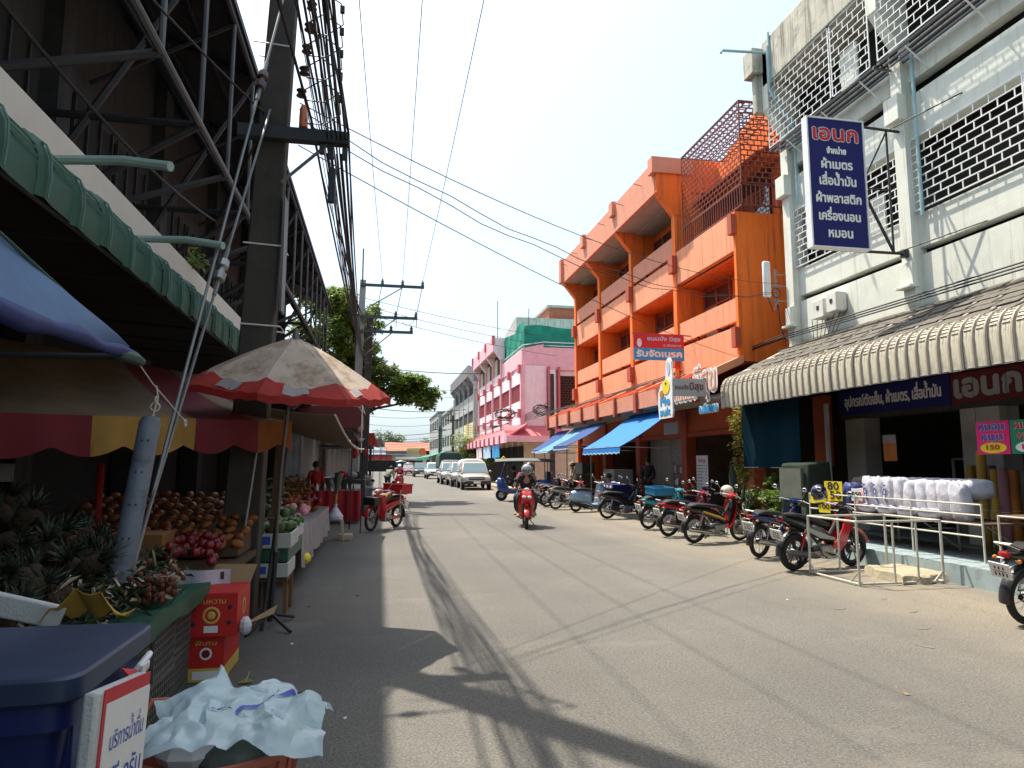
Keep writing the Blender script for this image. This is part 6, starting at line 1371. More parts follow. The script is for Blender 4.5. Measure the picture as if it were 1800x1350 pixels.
# --- big red and cream umbrella
um = thing('market_umbrella', 'large grubby cream and red market umbrella beside the power pole', 'umbrella', (-1.06, 7.45, 0))
apex = V((-.89, 7.3, 2.95)); Ru = 1.04; NR = 8; tilt = Matrix.Rotation(radians(10), 3, 'X') @ Matrix.Rotation(radians(4), 3, 'Y')
def upt(a, f, drop=0):
    """a in ribs units; f radial 0..1; cloth sags between the ribs"""
    k = a % 1; s = 4 * k * (1 - k); ang = 2 * pi * a / NR + .63; r = Ru * f * (1 - .085 * s * f) ; z = -.52 * (f ** 1.25) - .07 * s * f * (1.15 - f) + .010 * sin(a * 23) * f + .012 * sin(a * 9 + f * 14) * s
    return apex + tilt @ V((r * cos(ang), r * sin(ang), z - drop))
for k in range(NR):
    q = MB(); n1, n2 = 9, 8; vs = []; ff = []; mm = []
    for i in range(n1 + 1):
        for j in range(n2 + 1): fb_ = .79 + .08 * sin(pi * j / n2); vs.append(upt(k + j / n2, max(.02, fb_ * i / 7 if i <= 7 else fb_ + (1 - fb_) * (i - 7) / 2)))
    fw = []; fr_ = []
    for i in range(n1):
        for j in range(n2): (fr_ if i >= 7 else fw).append((i * (n2 + 1) + j, (i + 1) * (n2 + 1) + j, (i + 1) * (n2 + 1) + j + 1, i * (n2 + 1) + j + 1))
    q.add(vs, fw, 'umbw'); q.mats.append('umbr')
    for f_ in fr_: q.f.append(f_); q.m.append(1)
    pn = q.obj('canopy_panel', um, ang=75)
    q = MB(); q.grid(lambda u, v: upt(k + v, 1.0, .07 * u) , 1, 8, 'umbr'); q.obj('valance', pn)
    q = MB(); q.tube([upt(k, i / 8) - V((0, 0, .015)) for i in range(1, 9)], .008, 'steelgrey', 5); q.obj('rib', um)
    q = MB(); q.tube([apex - V((0, 0, .75)), upt(k, .55) - V((0, 0, .02))], .008, 'steelgrey', 5); q.obj('strut', um)
q = MB(); q.tube([apex - V((0, 0, .05)), apex + V((0, 0, .1))], [.05, .02], 'steelgrey', 8); q.obj('finial', um)
q = MB(); q.tube([apex, (-1.0, 7.42, 1.6), (-1.06, 7.5, .1)], .019, 'steelgrey', 8); q.obj('mast', um)
def upatch(a0, a1, f0, f1, tx):
    q = MB(); q.grid(lambda u, v: upt(a0 + .03 + (a1 - a0 - .06) * v, f0 + .03 + (f1 - f0 - .03) * u) + tilt @ V((0, 0, .010)), 3, 5, 'cloth'); o = q.obj('printed_patch', um)
    A = upt((a0 + a1) / 2, (f0 + f1) / 2) + tilt @ V((0, 0, .02)); X = (upt(a1, (f0 + f1) / 2) - upt(a0, (f0 + f1) / 2)).normalized(); Z = (upt((a0 + a1) / 2, f0) - upt((a0 + a1) / 2, f1)).normalized()
    return o
upatch(5.22, 5.60, .84, .99, ''); upatch(6.15, 6.40, .84, .98, ''); upatch(4.30, 4.72, .84, .98, '')
# --- red and yellow canvas canopy
A, B, C_, D = V((-3.1, 4.72, 1.98)), V((-.96, 7.7, 2.10)), V((-2.4, 9.6, 2.82)), V((-4.3, 7.0, 2.95))
ct = thing('canvas_canopy', 'sagging red, yellow and orange canvas canopy with scalloped edge over the pineapples', 'canopy', (-2.5, 7, 2))
SEG = [(0.0, .40, 'tentt', 'tentr'), (.40, .665, 'tentt', 'tenty'), (.665, .87, 'tentr', 'tentr'), (.87, 1.0, 'tentt', 'tento')]
def cpt(u, v):
    a = A.lerp(B, u); b = D.lerp(C_, u); p = a.lerp(b, v); return p + V((0, 0, -.10 * sin(pi * v) + .03 * sin(u * 23) * (1 - v) * v * 3))
for (u0, u1, mt_, mv) in SEG:
    q = MB(); q.grid(lambda u, v: cpt(u0 + (u1 - u0) * u, v), 8, 10, mt_, .01); pn = q.obj('canopy_panel', ct, ang=75)
    nS = max(2, int((u1 - u0) / .11))
    out = (A - D); out.z = 0; out.normalize()
    q = MB(); q.grid(lambda u, v: cpt(u0 + (u1 - u0) * u, 0) + out * (.02 + .03 * sin((u0 + (u1 - u0) * u) * 46) * v) - V((0, 0, v * (.24 + .085 * abs(sin(pi * (u0 + (u1 - u0) * u) * 6.3))))), 26, 5, mv, .008); q.obj('valance', pn, ang=75)
q = MB(); q.tube([cpt(i / 10, 0) - V((0, 0, .015)) for i in range(11)], .018, 'steelblk', 6); q.obj('edge_pole', ct)
q = MB(); q.tube([cpt(1, i / 8) for i in range(9)], .014, 'tenty', 6); q.obj('edge_cord', ct)
for (p, b) in ((B, (-1.12, 7.35, 0)), (A, (-3.1, 4.75, 0))):
    q = MB(); q.tube([p, b], .02, 'steelblk', 7); q.obj('support_pole', ct)
# --- blue tarpaulin at the upper left
bt = thing('blue_tarp', 'blue tarpaulin stretched from the upper left with a rolled dark green corner', 'tarp', (-1.7, 3.5, 2.4))
T0, T1 = V((-1.98, 2.2, 3.12)), V((-1.69, 4.93, 2.42)); H0, H1 = V((-1.72, 2.2, 2.28)), V((-1.655, 4.98, 2.36))
q = MB(); q.grid(lambda u, v: T0.lerp(T1, u).lerp(H0.lerp(H1, u), v) + V((.03 * sin(u * 9 + v * 3), 0, .01 * sin(u * 14))), 14, 6, 'tarpb', .008); q.obj('sheet', bt, ang=75)
q = MB(); q.tube([H0.lerp(H1, i / 10) + V((0, 0, .02 + .012 * sin(i * 2.1))) for i in range(11)], [.075 - .0045 * i + .01 * sin(i * 3) for i in range(11)], 'tarpdk', 10); q.obj('rolled_hem', bt)
q = MB(); q.tube([H0.lerp(H1, .90), H0.lerp(H1, .95), H0.lerp(H1, .98), H1, H1 + V((.01, .12, -.01))], [.035, .045, .04, .045, .03], 'tarpg', 12); q.obj('rolled_corner', bt)
q = MB(); q.tube([T0.lerp(T1, i / 8) for i in range(9)], .010, 'tarpg', 5); q.obj('edge_binding', bt)
q = MB(); q.tube([(-3.6, 4.6, 2.3), (-1.70, 4.92, 2.36)], .022, 'steelblk', 7); q.obj('cross_pole', bt)
q = MB(); q.tube([(-1.655, 5.05, 2.35), (-1.60, 5.2, 2.22), (-1.47, 5.6, 1.97)], .005, 'rope', 5); q.torus((-1.47, 5.6, 1.96), .025, .006, 'rope', 10, 5, 'x'); q.obj('rope', bt)
# --- wheeled bin
bn_ = thing('blue_bin', 'big blue plastic bin with a faded grey blue lid at the lower left corner', 'bin', (-1.35, 2.9, 0))
q = MB(); q.loft([(0.05, 2.62, 3.14, .34, -1.33), (.5, 2.58, 3.18, .37, -1.33), (.86, 2.54, 3.22, .40, -1.33), (.90, 2.52, 3.24, .42, -1.33)], 'binb', 24, 7, axis='z', T=Matrix(((1, 0, 0, 0), (0, 1, 0, 0), (0, 0, 1, 0), (0, 0, 0, 1)))) if False else None
def rring(cx, cy, hx, hy, z, n=24, ex=7):
    r = []
    for k in range(n):
        a = 2 * pi * (k + .5) / n; ca, sa = cos(a), sin(a); r.append((cx + hx * abs(ca) ** (2 / ex) * (1 if ca > 0 else -1), cy + hy * abs(sa) ** (2 / ex) * (1 if sa > 0 else -1), z))
    return r
def rbox(q, cx, cy, secs, m, n=24, ex=7, close=(True, True)):
    vs = []
    for (z, hx, hy) in secs: vs += rring(cx, cy, hx, hy, z, n, ex)
    N = len(secs); fs = [(i * n + k, i * n + (k + 1) % n, (i + 1) * n + (k + 1) % n, (i + 1) * n + k) for i in range(N - 1) for k in range(n)]
    if close[0]: fs.append(tuple(range(n))[::-1])
    if close[1]: fs.append(tuple((N - 1) * n + k for k in range(n)))
    q.add(vs, fs, m)
q = MB(); rbox(q, -1.40, 2.88, [(.04, .33, .27), (.5, .38, .31), (.80, .41, .34), (.80, .44, .37), (.88, .44, .37)], 'binb', 40, 10); q.obj('body', bn_, ang=30)
q = MB(); rbox(q, -1.40, 2.88, [(.885, .455, .385), (.90, .47, .40), (.965, .47, .40), (.975, .462, .392), (.979, .44, .37)], 'binlid', 40, 12); q.obj('lid', bn_, ang=20)
for k in range(3): q = MB(); q.box(-1.03 + .0, -.985, 2.62 + k * .22, 2.72 + k * .22, .60, .80, 'binb'); q.obj('rib', bn_, bevel=.01)
q = MB(); q.tube([(-.98, 3.05, .78), (-.93, 3.08, .84), (-.93, 3.2, .86), (-.98, 3.22, .80)], .014, 'signwhite', 7); q.obj('hinge', bn_)
cl_ = thing('red_strap', 'red plastic strap and rag tied at the corner of the blue bin', 'strap', (-.93, 2.95, .8))
q = MB(); q.grid(lambda u, v: (-.925 + .02 * sin(v * 7), 2.85 + .16 * u + .02 * sin(v * 9), .90 - .22 * v - .05 * u), 4, 8, 'signred', .006); q.obj('strap', cl_)
q = MB(); q.grid(lambda u, v: (-.915 + .015 * sin(v * 8 + 1), 3.02 + .08 * u, .86 - .16 * v), 3, 6, 'signwhite', .006); q.obj('rag', cl_)
# --- foam board with paper sign
S00, S10, S01, S11 = V((-.80, 2.34, .972)), V((-.775, 2.68, .930)), V((-.81, 2.30, .45)), V((-.785, 2.64, .40))
fb = thing('foam_sign_board', 'white foam board with red bordered handwritten Thai notice leaning against the bin', 'sign', (-.85, 2.5, .4))
ex_ = (S10 - S00).normalized(); ez_ = (S00 - S01).normalized(); en_ = ex_.cross(ez_).normalized()
def quadbox(q, a, b, c, d, th, m, n):
    q.add([a, b, c, d, a - n * th, b - n * th, c - n * th, d - n * th], [(0, 1, 2, 3), (7, 6, 5, 4), (0, 4, 5, 1), (1, 5, 6, 2), (2, 6, 7, 3), (3, 7, 4, 0)], m)
q = MB(); quadbox(q, S00 - ex_ * .035 + ez_ * .0, S10, S11, S01 - ex_ * .035, .045, 'foam', en_); q.obj('board', fb, bevel=.012)
nn_ = en_ * .004
q = MB(); quadbox(q, S00 + nn_ + ex_ * .0, S10 + nn_, S11 + nn_, S01 + nn_, .003, 'signred', en_); rb_ = q.obj('red_border', fb, smooth=False)
n2_ = en_ * .0065
q = MB(); quadbox(q, S00 + n2_ + ex_ * .016 - ez_ * .042, S10 + n2_ - ez_ * .042, S11 + n2_, S01 + n2_ + ex_ * .016, .002, 'signwhite', en_); q.obj('notice', fb, smooth=False)
mid_ = S00.lerp(S10, .54)
letter(fb, 'บริการน้ำดื่ม', mid_ - ez_ * .165 + en_ * .008, ex_, .075, 'stickblue', w=.25, z=ez_)
letter(fb, 'ฟรี ครับ', mid_ - ez_ * .285 + en_ * .008, ex_, .10, 'stickblue', w=.26, z=ez_)
# --- basket with plastic sheet
bk = thing('terracotta_basket', 'round terracotta plastic basket under the crumpled sheet on the road edge', 'basket', (-.68, 3.5, 0))
q = MB(); q.lathe([(.26, .01), (.29, .01), (.36, .36), (.385, .37), (.385, .40), (.36, .40), (.345, .36), (.28, .04)], 'basket', 32, TR(-.70, 3.52, 0)); q.obj('tub', bk)
q = MB(); q.tube([(-1.05, 3.60, .36), (-1.07, 3.62, .46), (-1.05, 3.68, .52), (-1.00, 3.76, .50), (-.98, 3.78, .38)], .016, 'basket', 8); q.obj('handle', bk)
for k in range(30): a = 2 * pi * k / 30; q = MB(); q.tube([(-.70 + .295 * cos(a), 3.52 + .295 * sin(a), .05), (-.70 + .362 * cos(a), 3.52 + .362 * sin(a), .35)], .006, 'basket', 4); q.obj('slat', bk)
q = MB(); q.ball((-.78, 3.38, .40), .13, 'signwhite', 9, 6, (1.2, 1, .6)); q.ball((-.6, 3.35, .37), .14, 'greybag', 9, 6, (1.2, 1, .6)); q.ball((-.52, 3.6, .38), .14, 'greybag', 9, 6); q.ball((-.85, 3.6, .40), .13, 'pillow', 9, 6, (1.1, 1, .6)); stuff(q.obj('rubbish', bk, smooth=False))
sh_ = thing('plastic_sheet', 'crumpled pale translucent plastic sheet with blue stripes heaped on the basket', 'plastic sheet', (-.6, 3.5, .5))
from mathutils import noise as mnoise
def crump(u, v):
    x = -.97 + .76 * u; y = 3.18 + .58 * v
    r = hypot((u - .5) * 2, (v - .5) * 2)
    n1 = abs(mnoise.noise(V((x * 4.2, y * 4.2, 1.3)))); n2 = abs(mnoise.noise(V((x * 12, y * 12, 4.3)))); n3 = mnoise.noise(V((x * 26, y * 26, 7.3)))
    z = .50 + .07 * cos(r * 1.3) - .13 * max(0, r - .75) + .15 * n1 + .035 * n2 + .006 * n3 + .13 * max(0, 1 - abs(u - .30) * 12) * max(0, 1 - abs(v - .8) * 5) - .10 * u * (1 - v)
    return (x + .05 * mnoise.noise(V((y * 6, 3, x * 2))), y + .06 * mnoise.noise(V((x * 7, 9, y * 2))), z)
JT = [[V((rd.uniform(-.012, .012), rd.uniform(-.012, .012), rd.uniform(-.012, .013))) for _ in range(15)] for _ in range(20)]
def crump2(u, v):
    a = u * 18; b = v * 13; i, j = min(17, int(a)), min(12, int(b)); fu, fv = a - i, b - j
    J = JT[i][j] * (1 - fu) * (1 - fv) + JT[i + 1][j] * fu * (1 - fv) + JT[i][j + 1] * (1 - fu) * fv + JT[i + 1][j + 1] * fu * fv
    return V(crump(u, v)) + J
q = MB(); q.grid(crump2, 54, 39, 'bag'); sheet_ = q.obj('sheet', sh_, ang=24)
for (a0, b0, a1, b1) in ((.50, .30, .86, .80), (.36, .30, .48, .32)):
    q = MB(); q.grid(lambda u, v: V(crump2(a0 + (a1 - a0) * u + .0, b0 + (b1 - b0) * u + .055 * v)) + V((0, 0, .010)), 26, 3, 'stickblue'); q.obj('blue_stripe', sh_, ang=30)
# --- cartons
def carton(label, x0, x1, y0, y1, z0, z1, band_=False, flap=False):
    t = thing('fruit_carton', label, 'cardboard box', ((x0 + x1) / 2, (y0 + y1) / 2, z0), 0, 'stacked red fruit cartons')
    q = MB(); q.box(x0, x1, y0, y1, z0, z1, 'boxr'); b = q.obj('box', t, smooth=False)
    cx = (x0 + x1) / 2; h = z1 - z0
    if band_:
        q = MB(); q.box(x0 - .002, x1 + .002, y0 - .002, y1 + .002, z0 + .002, z0 + h * .30, 'boxy'); q.obj('yellow_band', t, smooth=False)
        q = MB(); q.lathe([(0, 0), (.045, 0), (.045, .002), (0, .002)], 'signwhite', 18, TR(cx, y0 - .002, z0 + h * .62) @ Matrix.Rotation(pi / 2, 4, 'X')); q.lathe([(0, 0), (.03, 0), (.03, .003), (0, .003)], 'signdred', 18, TR(cx, y0 - .003, z0 + h * .62) @ Matrix.Rotation(pi / 2, 4, 'X')); q.obj('emblem', t)
        letter(t, 'พิเศษ', (cx, y0 - .004, z0 + h * .84), (1, 0, 0), .05, 'boxy', w=.16); 
        q = MB(); q.box(cx - .09, cx + .09, y0 - .004, y0 - .003, z0 + h * .06, z0 + h * .24, 'signwhite'); q.obj('paper_label', t, smooth=False)
    else:
        q = MB(); q.torus((cx, y0 - .002, z0 + h * .5), .055, .009, 'boxy', 22, 5, 'y', .3); q.torus((x1 + .002, (y0 + y1) / 2, z0 + h * .55), .055, .009, 'boxy', 22, 5, 'x', .3); q.obj('emblem', t)
        q = MB(); q.ball((cx, y0 - .0, z0 + h * .5), .03, 'boxy', 10, 6, (1, .12, 1)); q.obj('emblem_fruit', t)
        letter(t, 'ส้มหวาน', (cx, y0 - .004, z0 + h * .82), (1, 0, 0), .055, 'boxy', w=.20)
        q = MB(); [q.ball((cx + sx * .13, y0 - .0, z0 + h * sz), .018, 'ink', 8, 5, (1, .1, 1)) for sx, sz in ((-1, .68), (1, .68), (-1, .3), (1, .32))]; q.obj('fruit_print', t)
        q = MB(); q.box(cx - .05, cx + .05, y0 - .003, y0 - .002, z0 + .03, z0 + .08, 'signwhite'); q.obj('paper_label', t, smooth=False)
    if flap:
        q = MB(); q.add([(x0 + .02, y1, z1), (x1, y1, z1), (x1 + .03, y1 + .12, z1 + .13), (x0 + .07, y1 + .12, z1 + .14)], [(0, 1, 2, 3)], 'card'); q.box(x0 + .015, x1 - .015, y0 + .015, y1 - .015, z1 + .001, z1 + .004, 'boxr'); q.obj('open_flap', t)
    return t
carton('lower red fruit carton with a yellow printed base, standing on the road edge', -1.40, -1.14, 5.74, 6.32, .005, .34, band_=True)
carton('upper red fruit carton with gold emblem and open brown flap', -1.42, -1.05, 5.70, 6.22, .345, .66, flap=True)
t = thing('torn_card', 'torn pale cardboard flap and plastic hanging from the upper red carton', 'cardboard', (-1.0, 5.9, .36))
q = MB(); q.add([(-1.045, 5.72, .40), (-1.04, 5.95, .38), (-.80, 6.05, .50), (-.82, 5.98, .44)], [(0, 1, 2, 3)], 'card'); q.ball((-1.0, 5.78, .40), .06, 'pillow', 8, 6, (.8, 1, 1.2)); q.obj('piece', t, smooth=False)
t = thing('fallen_leaf', 'small dry leaf scrap lying on the road beside the cartons', 'leaf', (-.98, 5.7, 0))
q = MB(); q.add([(-1.02, 5.66, .01), (-.95, 5.62, .02), (-.9, 5.68, .01), (-.96, 5.72, .03)], [(0, 1, 2, 3)], 'leafy'); q.tube([(-.96, 5.67, .01), (-.94, 5.7, .08)], .005, 'stool', 4); q.obj('leaf', t)
# --- crates under the fruit table
cq = MB(); W_, D_, H_ = .36, .5, .30
for z in (.0, .27): cq.box(-W_ / 2, W_ / 2, -D_ / 2, -D_ / 2 + .015, z, z + .03, 'crate'); cq.box(-W_ / 2, W_ / 2, D_ / 2 - .015, D_ / 2, z, z + .03, 'crate'); cq.box(-W_ / 2, -W_ / 2 + .015, -D_ / 2 + .015, D_ / 2 - .015, z, z + .03, 'crate'); cq.box(W_ / 2 - .015, W_ / 2, -D_ / 2 + .015, D_ / 2 - .015, z, z + .03, 'crate')
for k in range(9):
    x = -W_ / 2 + .005 + k * (W_ - .02) / 8; cq.box(x - .006, x + .006, -D_ / 2, -D_ / 2 + .01, .03, .27, 'crate')
for k in range(12):
    y = -D_ / 2 + .01 + k * (D_ - .02) / 11; cq.box(W_ / 2 - .01, W_ / 2, y - .006, y + .006, .03, .27, 'crate')
for z in (.08, .13, .18, .23): cq.box(-W_ / 2, W_ / 2, -D_ / 2 + .001, -D_ / 2 + .008, z - .005, z + .005, 'crate'); cq.box(W_ / 2 - .008, W_ / 2 - .001, -D_ / 2, D_ / 2, z - .005, z + .005, 'crate')
cq.box(-W_ / 2 + .01, W_ / 2 - .01, -D_ / 2 + .01, D_ / 2 - .01, .0, .01, 'crate')
c0 = cq.obj('plastic_crate', smooth=False); k = 0
for (x, y) in ((-1.52, 4.35), (-1.52, 4.92), (-1.56, 5.48), (-1.95, 4.3), (-1.95, 4.9)):
    for lv in range(2):
        o = c0 if k == 0 else inst(c0, (0, 0, 0)); o.location = (x, y, .005 + lv * .315); o.rotation_euler = (0, 0, rd.uniform(-.04, .04))
        tag(o, ('upper' if lv else 'lower') + ' grey plastic crate under the green sheeted fruit table, ' + ('nearest stack by the bin', 'middle stack', 'stack next to the red cartons', 'rear stack near the bin', 'rear stack farther in')[k // 2], 'crate', 'crates under the fruit table'); k += 1
# --- fruit table 1 with green sheet
tb = thing('fruit_table', 'low stall table covered with a green plastic sheet, loaded with pineapples', 'table', (-2.3, 4.6, 0))
q = MB(); q.box(-3.6, -1.35, 3.5, 5.75, .66, .72, 'wood'); q.obj('top', tb, smooth=False)
for (x, y) in ((-1.45, 3.6), (-1.45, 5.65), (-3.5, 3.6), (-3.5, 5.65)): q = MB(); q.box(x - .03, x + .03, y - .03, y + .03, .02, .66, 'wood'); q.obj('leg', tb, smooth=False)
q = MB(); q.grid(lambda u, v: (-3.5 + 2.2 * u if u < .96 else -1.29 + .02 * sin(v * 21), 3.45 + 2.35 * v, .735 + .012 * sin(u * 30 + v * 9) - (.10 + .03 * sin(v * 17) if u > .96 else 0)), 25, 26, 'greentarp', .006); q.obj('green_sheet', tb, ang=70)
# pineapples: body + crown
def pineapple():
    q = MB(); n, m_ = 12, 9; vs = []
    for j in range(m_ + 1):
        tt = pi * j / m_
        for i in range(n):
            a = 2 * pi * (i + .5 * (j % 2)) / n; r = .068 * sin(tt) ** .7 * (1 + .06 * ((i + j) % 2)); vs.append((r * cos(a), r * sin(a), .09 - .09 * cos(tt)))
    q.add(vs, [(j * n + i, j * n + (i + 1) % n, (j + 1) * n + (i + 1) % n, (j + 1) * n + i) for j in range(m_) for i in range(n)], 'pine')
    b = q.obj('pineapple', ang=10); q = MB(); rr = random.Random(2)
    for k in range(22):
        a = k * 2.4; t_ = k / 22; L_ = .10 + .10 * t_; sp = .9 - .75 * t_; d = V((cos(a) * sp, sin(a) * sp, 1)).normalized(); s = V((-sin(a), cos(a), 0)) * .011
        p0 = V((cos(a) * .015, sin(a) * .015, .165)); p1 = p0 + d * L_ * .6; p2 = p0 + d * L_ + V((cos(a), sin(a), -.2)) * .03
        q.add([p0 - s, p0 + s, p1 + s * .8, p2, p1 - s * .8], [(0, 1, 2, 3, 4)], 'pineleaf')
    c = q.obj('leaf_crown', b, smooth=False); stuff(c); return b
p0_ = pineapple(); first_ = True
for i in range(96):
    x = -1.55 - rd.random() * 1.9; y = 3.5 + rd.random() * 2.3
    z = .74 + min(.55, (-1.45 - x) * .38 + .10 * rd.random())
    o = p0_ if first_ else dup(p0_); first_ = False
    tag(o, 'pineapple with spiky green crown in the heap on the dark fruit table', 'pineapple', 'pineapples heaped on the dark table')
    place(o, (x, y, z), rd.random() * 6.28, rd.uniform(.2, 1.5), rd.uniform(-.6, .6), rd.uniform(.72, .95))
t = thing('pineapple_mound', 'dark mass of pineapples and sacking beneath the heap', 'fruit heap', (-2.6, 4.6, .74))
q = MB(); q.grid(lambda u, v: (-3.5 + 1.95 * u, 3.5 + 2.25 * v, .72 + .60 * (1 - u) * min(1, 6 * v, 6 * (1 - v)) + .05 * sin(u * 30) * sin(v * 35)), 20, 24, 'pine'); stuff(q.obj('mound', t))
t = thing('cut_greens', 'tangle of cut pineapple leaves and stalks along the green sheet', 'leaves', (-1.45, 4.7, .78)); q = MB()
for k in range(700):
    c = V((-1.62 + rd.gauss(0, .13), rd.uniform(3.6, 5.7), .76 + abs(rd.gauss(0, .10)))); a = V((rd.gauss(0, 1), rd.gauss(0, 1), rd.gauss(0, .5))).normalized(); s = a.cross(V((0, 0, 1))).normalized() * .009; L_ = rd.uniform(.06, .16)
    q.add([c - s, c + s, c + a * L_ * .6 + s + V((0, 0, .02)), c + a * L_, c + a * L_ * .6 - s + V((0, 0, .02))], [(0, 1, 2, 3, 4)], rd.choice(['pineleaf', 'leafd', 'pineleaf', 'stool']))
stuff(q.obj('leaf_tangle', t, smooth=False)); t['kind'] = 'stuff'
t = thing('lychee_bunch', 'bunch of small red brown fruit at the front corner of the pineapple heap', 'fruit', (-1.35, 4.9, .8)); q = MB()
for k in range(150):
    q.ball((-1.42 + rd.gauss(0, .07), 4.95 + rd.gauss(0, .14), .78 + abs(rd.gauss(0, .07))), .019, 'lychee', 7, 5)
stuff(q.obj('fruit_cluster', t))
for (x, y, w, lab) in ((-1.95, 6.3, .42, 'orange brown foam fruit box between pineapples and apples'), (-2.5, 6.0, .4, 'second fruit box deep in shade behind the leaning tube')):
    t = thing('fruit_box', lab, 'box', (x, y, .9)); q = MB(); q.box(x - .22, x + .22, y - .16, y + .16, .94, 1.08, 'woodo'); q.obj('box', t, bevel=.01)
# --- table 2: apples and mangoes
tb = thing('fruit_stall', 'stall table with plastic skirt holding apples and mangoes behind the pole', 'table', (-2.2, 7.2, 0))
q = MB(); q.box(-3.6, -1.25, 6.15, 9.3, .70, .76, 'wood'); q.obj('top', tb, smooth=False)
for (x, y) in ((-1.35, 6.3), (-1.35, 9.1), (-3.5, 6.3), (-3.5, 9.1)): q = MB(); q.box(x - .03, x + .03, y - .03, y + .03, .02, .70, 'wood'); q.obj('leg', tb, smooth=False)
q = MB(); q.grid(lambda u, v: (-3.4 + 2.2 * v, 6.13 + .03 * sin(v * 40), .78 - .28 * u - .04 * u * sin(v * 22)), 4, 40, 'pillow', .006); q.obj('plastic_skirt', tb, ang=70)
fb_ = MB(); fb_.ball((0, 0, 0), .042, 'apple', 12, 8, (1, 1, .92)); fb_.tube([(0, 0, .035), (.004, 0, .055)], .003, 'bark', 4); ap = fb_.obj('apple'); k = 0
for i in range(110):
    x = -1.35 - rd.random() * 1.15; y = 6.22 + rd.random() * .75; z = .81 + .10 * (y - 6.2) + .11 * rd.random() + .12 * (-1.3 - x)
    o = ap if k == 0 else inst(ap, (0, 0, 0)); k += 1; o.location = (x, y, z); o.rotation_euler = (rd.random() * 2, rd.random() * 2, 0); tag(o, 'shiny red apple in the pile left of the power pole', 'apple', 'red apples on the stall')
fb_ = MB(); fb_.ball((0, 0, 0), .05, 'mango', 12, 8, (1.45, .95, .85)); mg = fb_.obj('mango'); k = 0
for r in range(9):
    for c in range(14):
        y = 6.95 + r * .17 + rd.uniform(-.02, .02); x = -1.32 - c * .13 + rd.uniform(-.02, .02)
        o = mg if k == 0 else inst(mg, (0, 0, 0)); k += 1; o.location = (x, y, .87 + r * .052 + rd.uniform(0, .025)); o.scale = (rd.uniform(.8, 1.05),) * 3; o.rotation_euler = (rd.uniform(-.5, .5), rd.uniform(-.5, .5), rd.random() * 3); tag(o, 'ripe orange mango stacked in sloping rows behind the apples', 'mango', 'mangoes stacked in rows')
q = MB(); q.prism([(6.95, .78), (6.95, .86), (8.45, 1.26), (8.45, .78)], -3.3, -1.3, 'wood', 'x'); q.obj('display_rack', tb, smooth=False)
# umbrella stand poles near the power pole
t = thing('umbrella_stand', 'splayed dark iron foot holding the big umbrella, in front of the power pole', 'stand', (-1.06, 7.5, 0))
q = MB(); q.tube([(-1.065, 7.5, .06), (-1.03, 7.47, .7)], .026, 'steelblk', 8); q.obj('socket', t)
for a in (.4, 2.2, 3.9, 5.4): q = MB(); q.tube([(-1.06, 7.5, .14), (-1.06 + .34 * cos(a - 1.2), 7.5 + .44 * sin(a - 1.2), .02)], .018, 'steelblk', 6); q.obj('foot', t)
for z in (.7,): q = MB(); q.tube([(-1.03, 7.47, z), (-1.025, 7.46, z + .06)], .032, 'steelblk', 8); q.obj('collar', t)
t = thing('bamboo_pole', 'thin bamboo pole tied upright against the power pole', 'pole', (-1.3, 7.35, 0)); q = MB(); q.tube([(-1.42, 7.2, .0), (-1.30, 7.3, 1.1), (-1.22, 7.45, 2.1)], .014, 'galv', 6); q.obj('cane', t)
t = thing('timber_post', 'rough brown timber post right of the power pole', 'post', (-1.2, 8.15, 0)); q = MB(); sqtube(q, [(-1.2, 8.2, 0), (-1.12, 8.2, 2.2)], [.04, .035], 'wood'); q.obj('post', t); q = MB(); q.tube([(-1.45, 8.1, 1.05), (-1.12, 8.1, 1.05)], .008, 'galv', 5); q.obj('wire_tie', t)
# foam boxes
def foambox(label, x0, x1, y0, y1, z, h=.16, fill=None, grp='white foam trays'):
    t = thing('foam_box', label, 'foam box', ((x0 + x1) / 2, (y0 + y1) / 2, z), 0, grp); q = MB()
    q.box(x0, x1, y0, y0 + .025, z, z + h, 'foam'); q.box(x0, x1, y1 - .025, y1, z, z + h, 'foam'); q.box(x0, x0 + .025, y0 + .025, y1 - .025, z, z + h, 'foam'); q.box(x1 - .025, x1, y0 + .025, y1 - .025, z, z + h, 'foam'); q.box(x0 + .025, x1 - .025, y0 + .025, y1 - .025, z, z + .02, 'foam'); q.obj('tray', t, bevel=.006)
    q = MB(); q.box(x0 + .05, x0 + .17, y0 - .002, y0 - .001, z + .04, z + h - .03, 'stickblue'); q.obj('label_print', t, smooth=False); return t
foambox('white foam tray with blue print holding green fruit, right of the iron pole', -1.34, -.95, 8.05, 8.75, .72)
foambox('second white foam tray of green fruit just beyond the first', -1.38, -.98, 8.85, 9.6, .74)
foambox('empty white foam tray on a low stool beneath the fruit trays', -1.36, -.96, 7.95, 8.6, .42, .15)
gf = MB(); gf.ball((0, 0, 0), .05, 'greenfruit', 10, 7, (1.4, 1, .9)); g_ = gf.obj('green_fruit'); k = 0
for i in range(46):
    o = g_ if k == 0 else inst(g_, (0, 0, 0)); k += 1; tag(o, 'green fruit lying in the white foam trays', 'fruit', 'green fruit in foam trays'); o.location = (-1.30 + rd.random() * .30, 8.12 + rd.random() * 1.4, .88 + rd.random() * .06); o.rotation_euler = (rd.random(), rd.random(), rd.random() * 3)
t = thing('crate_stand', 'dark green crate holding up the foam trays', 'crate', (-1.2, 8.4, .2)); q = MB(); q.box(-1.33, -.98, 8.1, 9.5, .56, .72, 'greentarp'); q.obj('crate', t, bevel=.01)
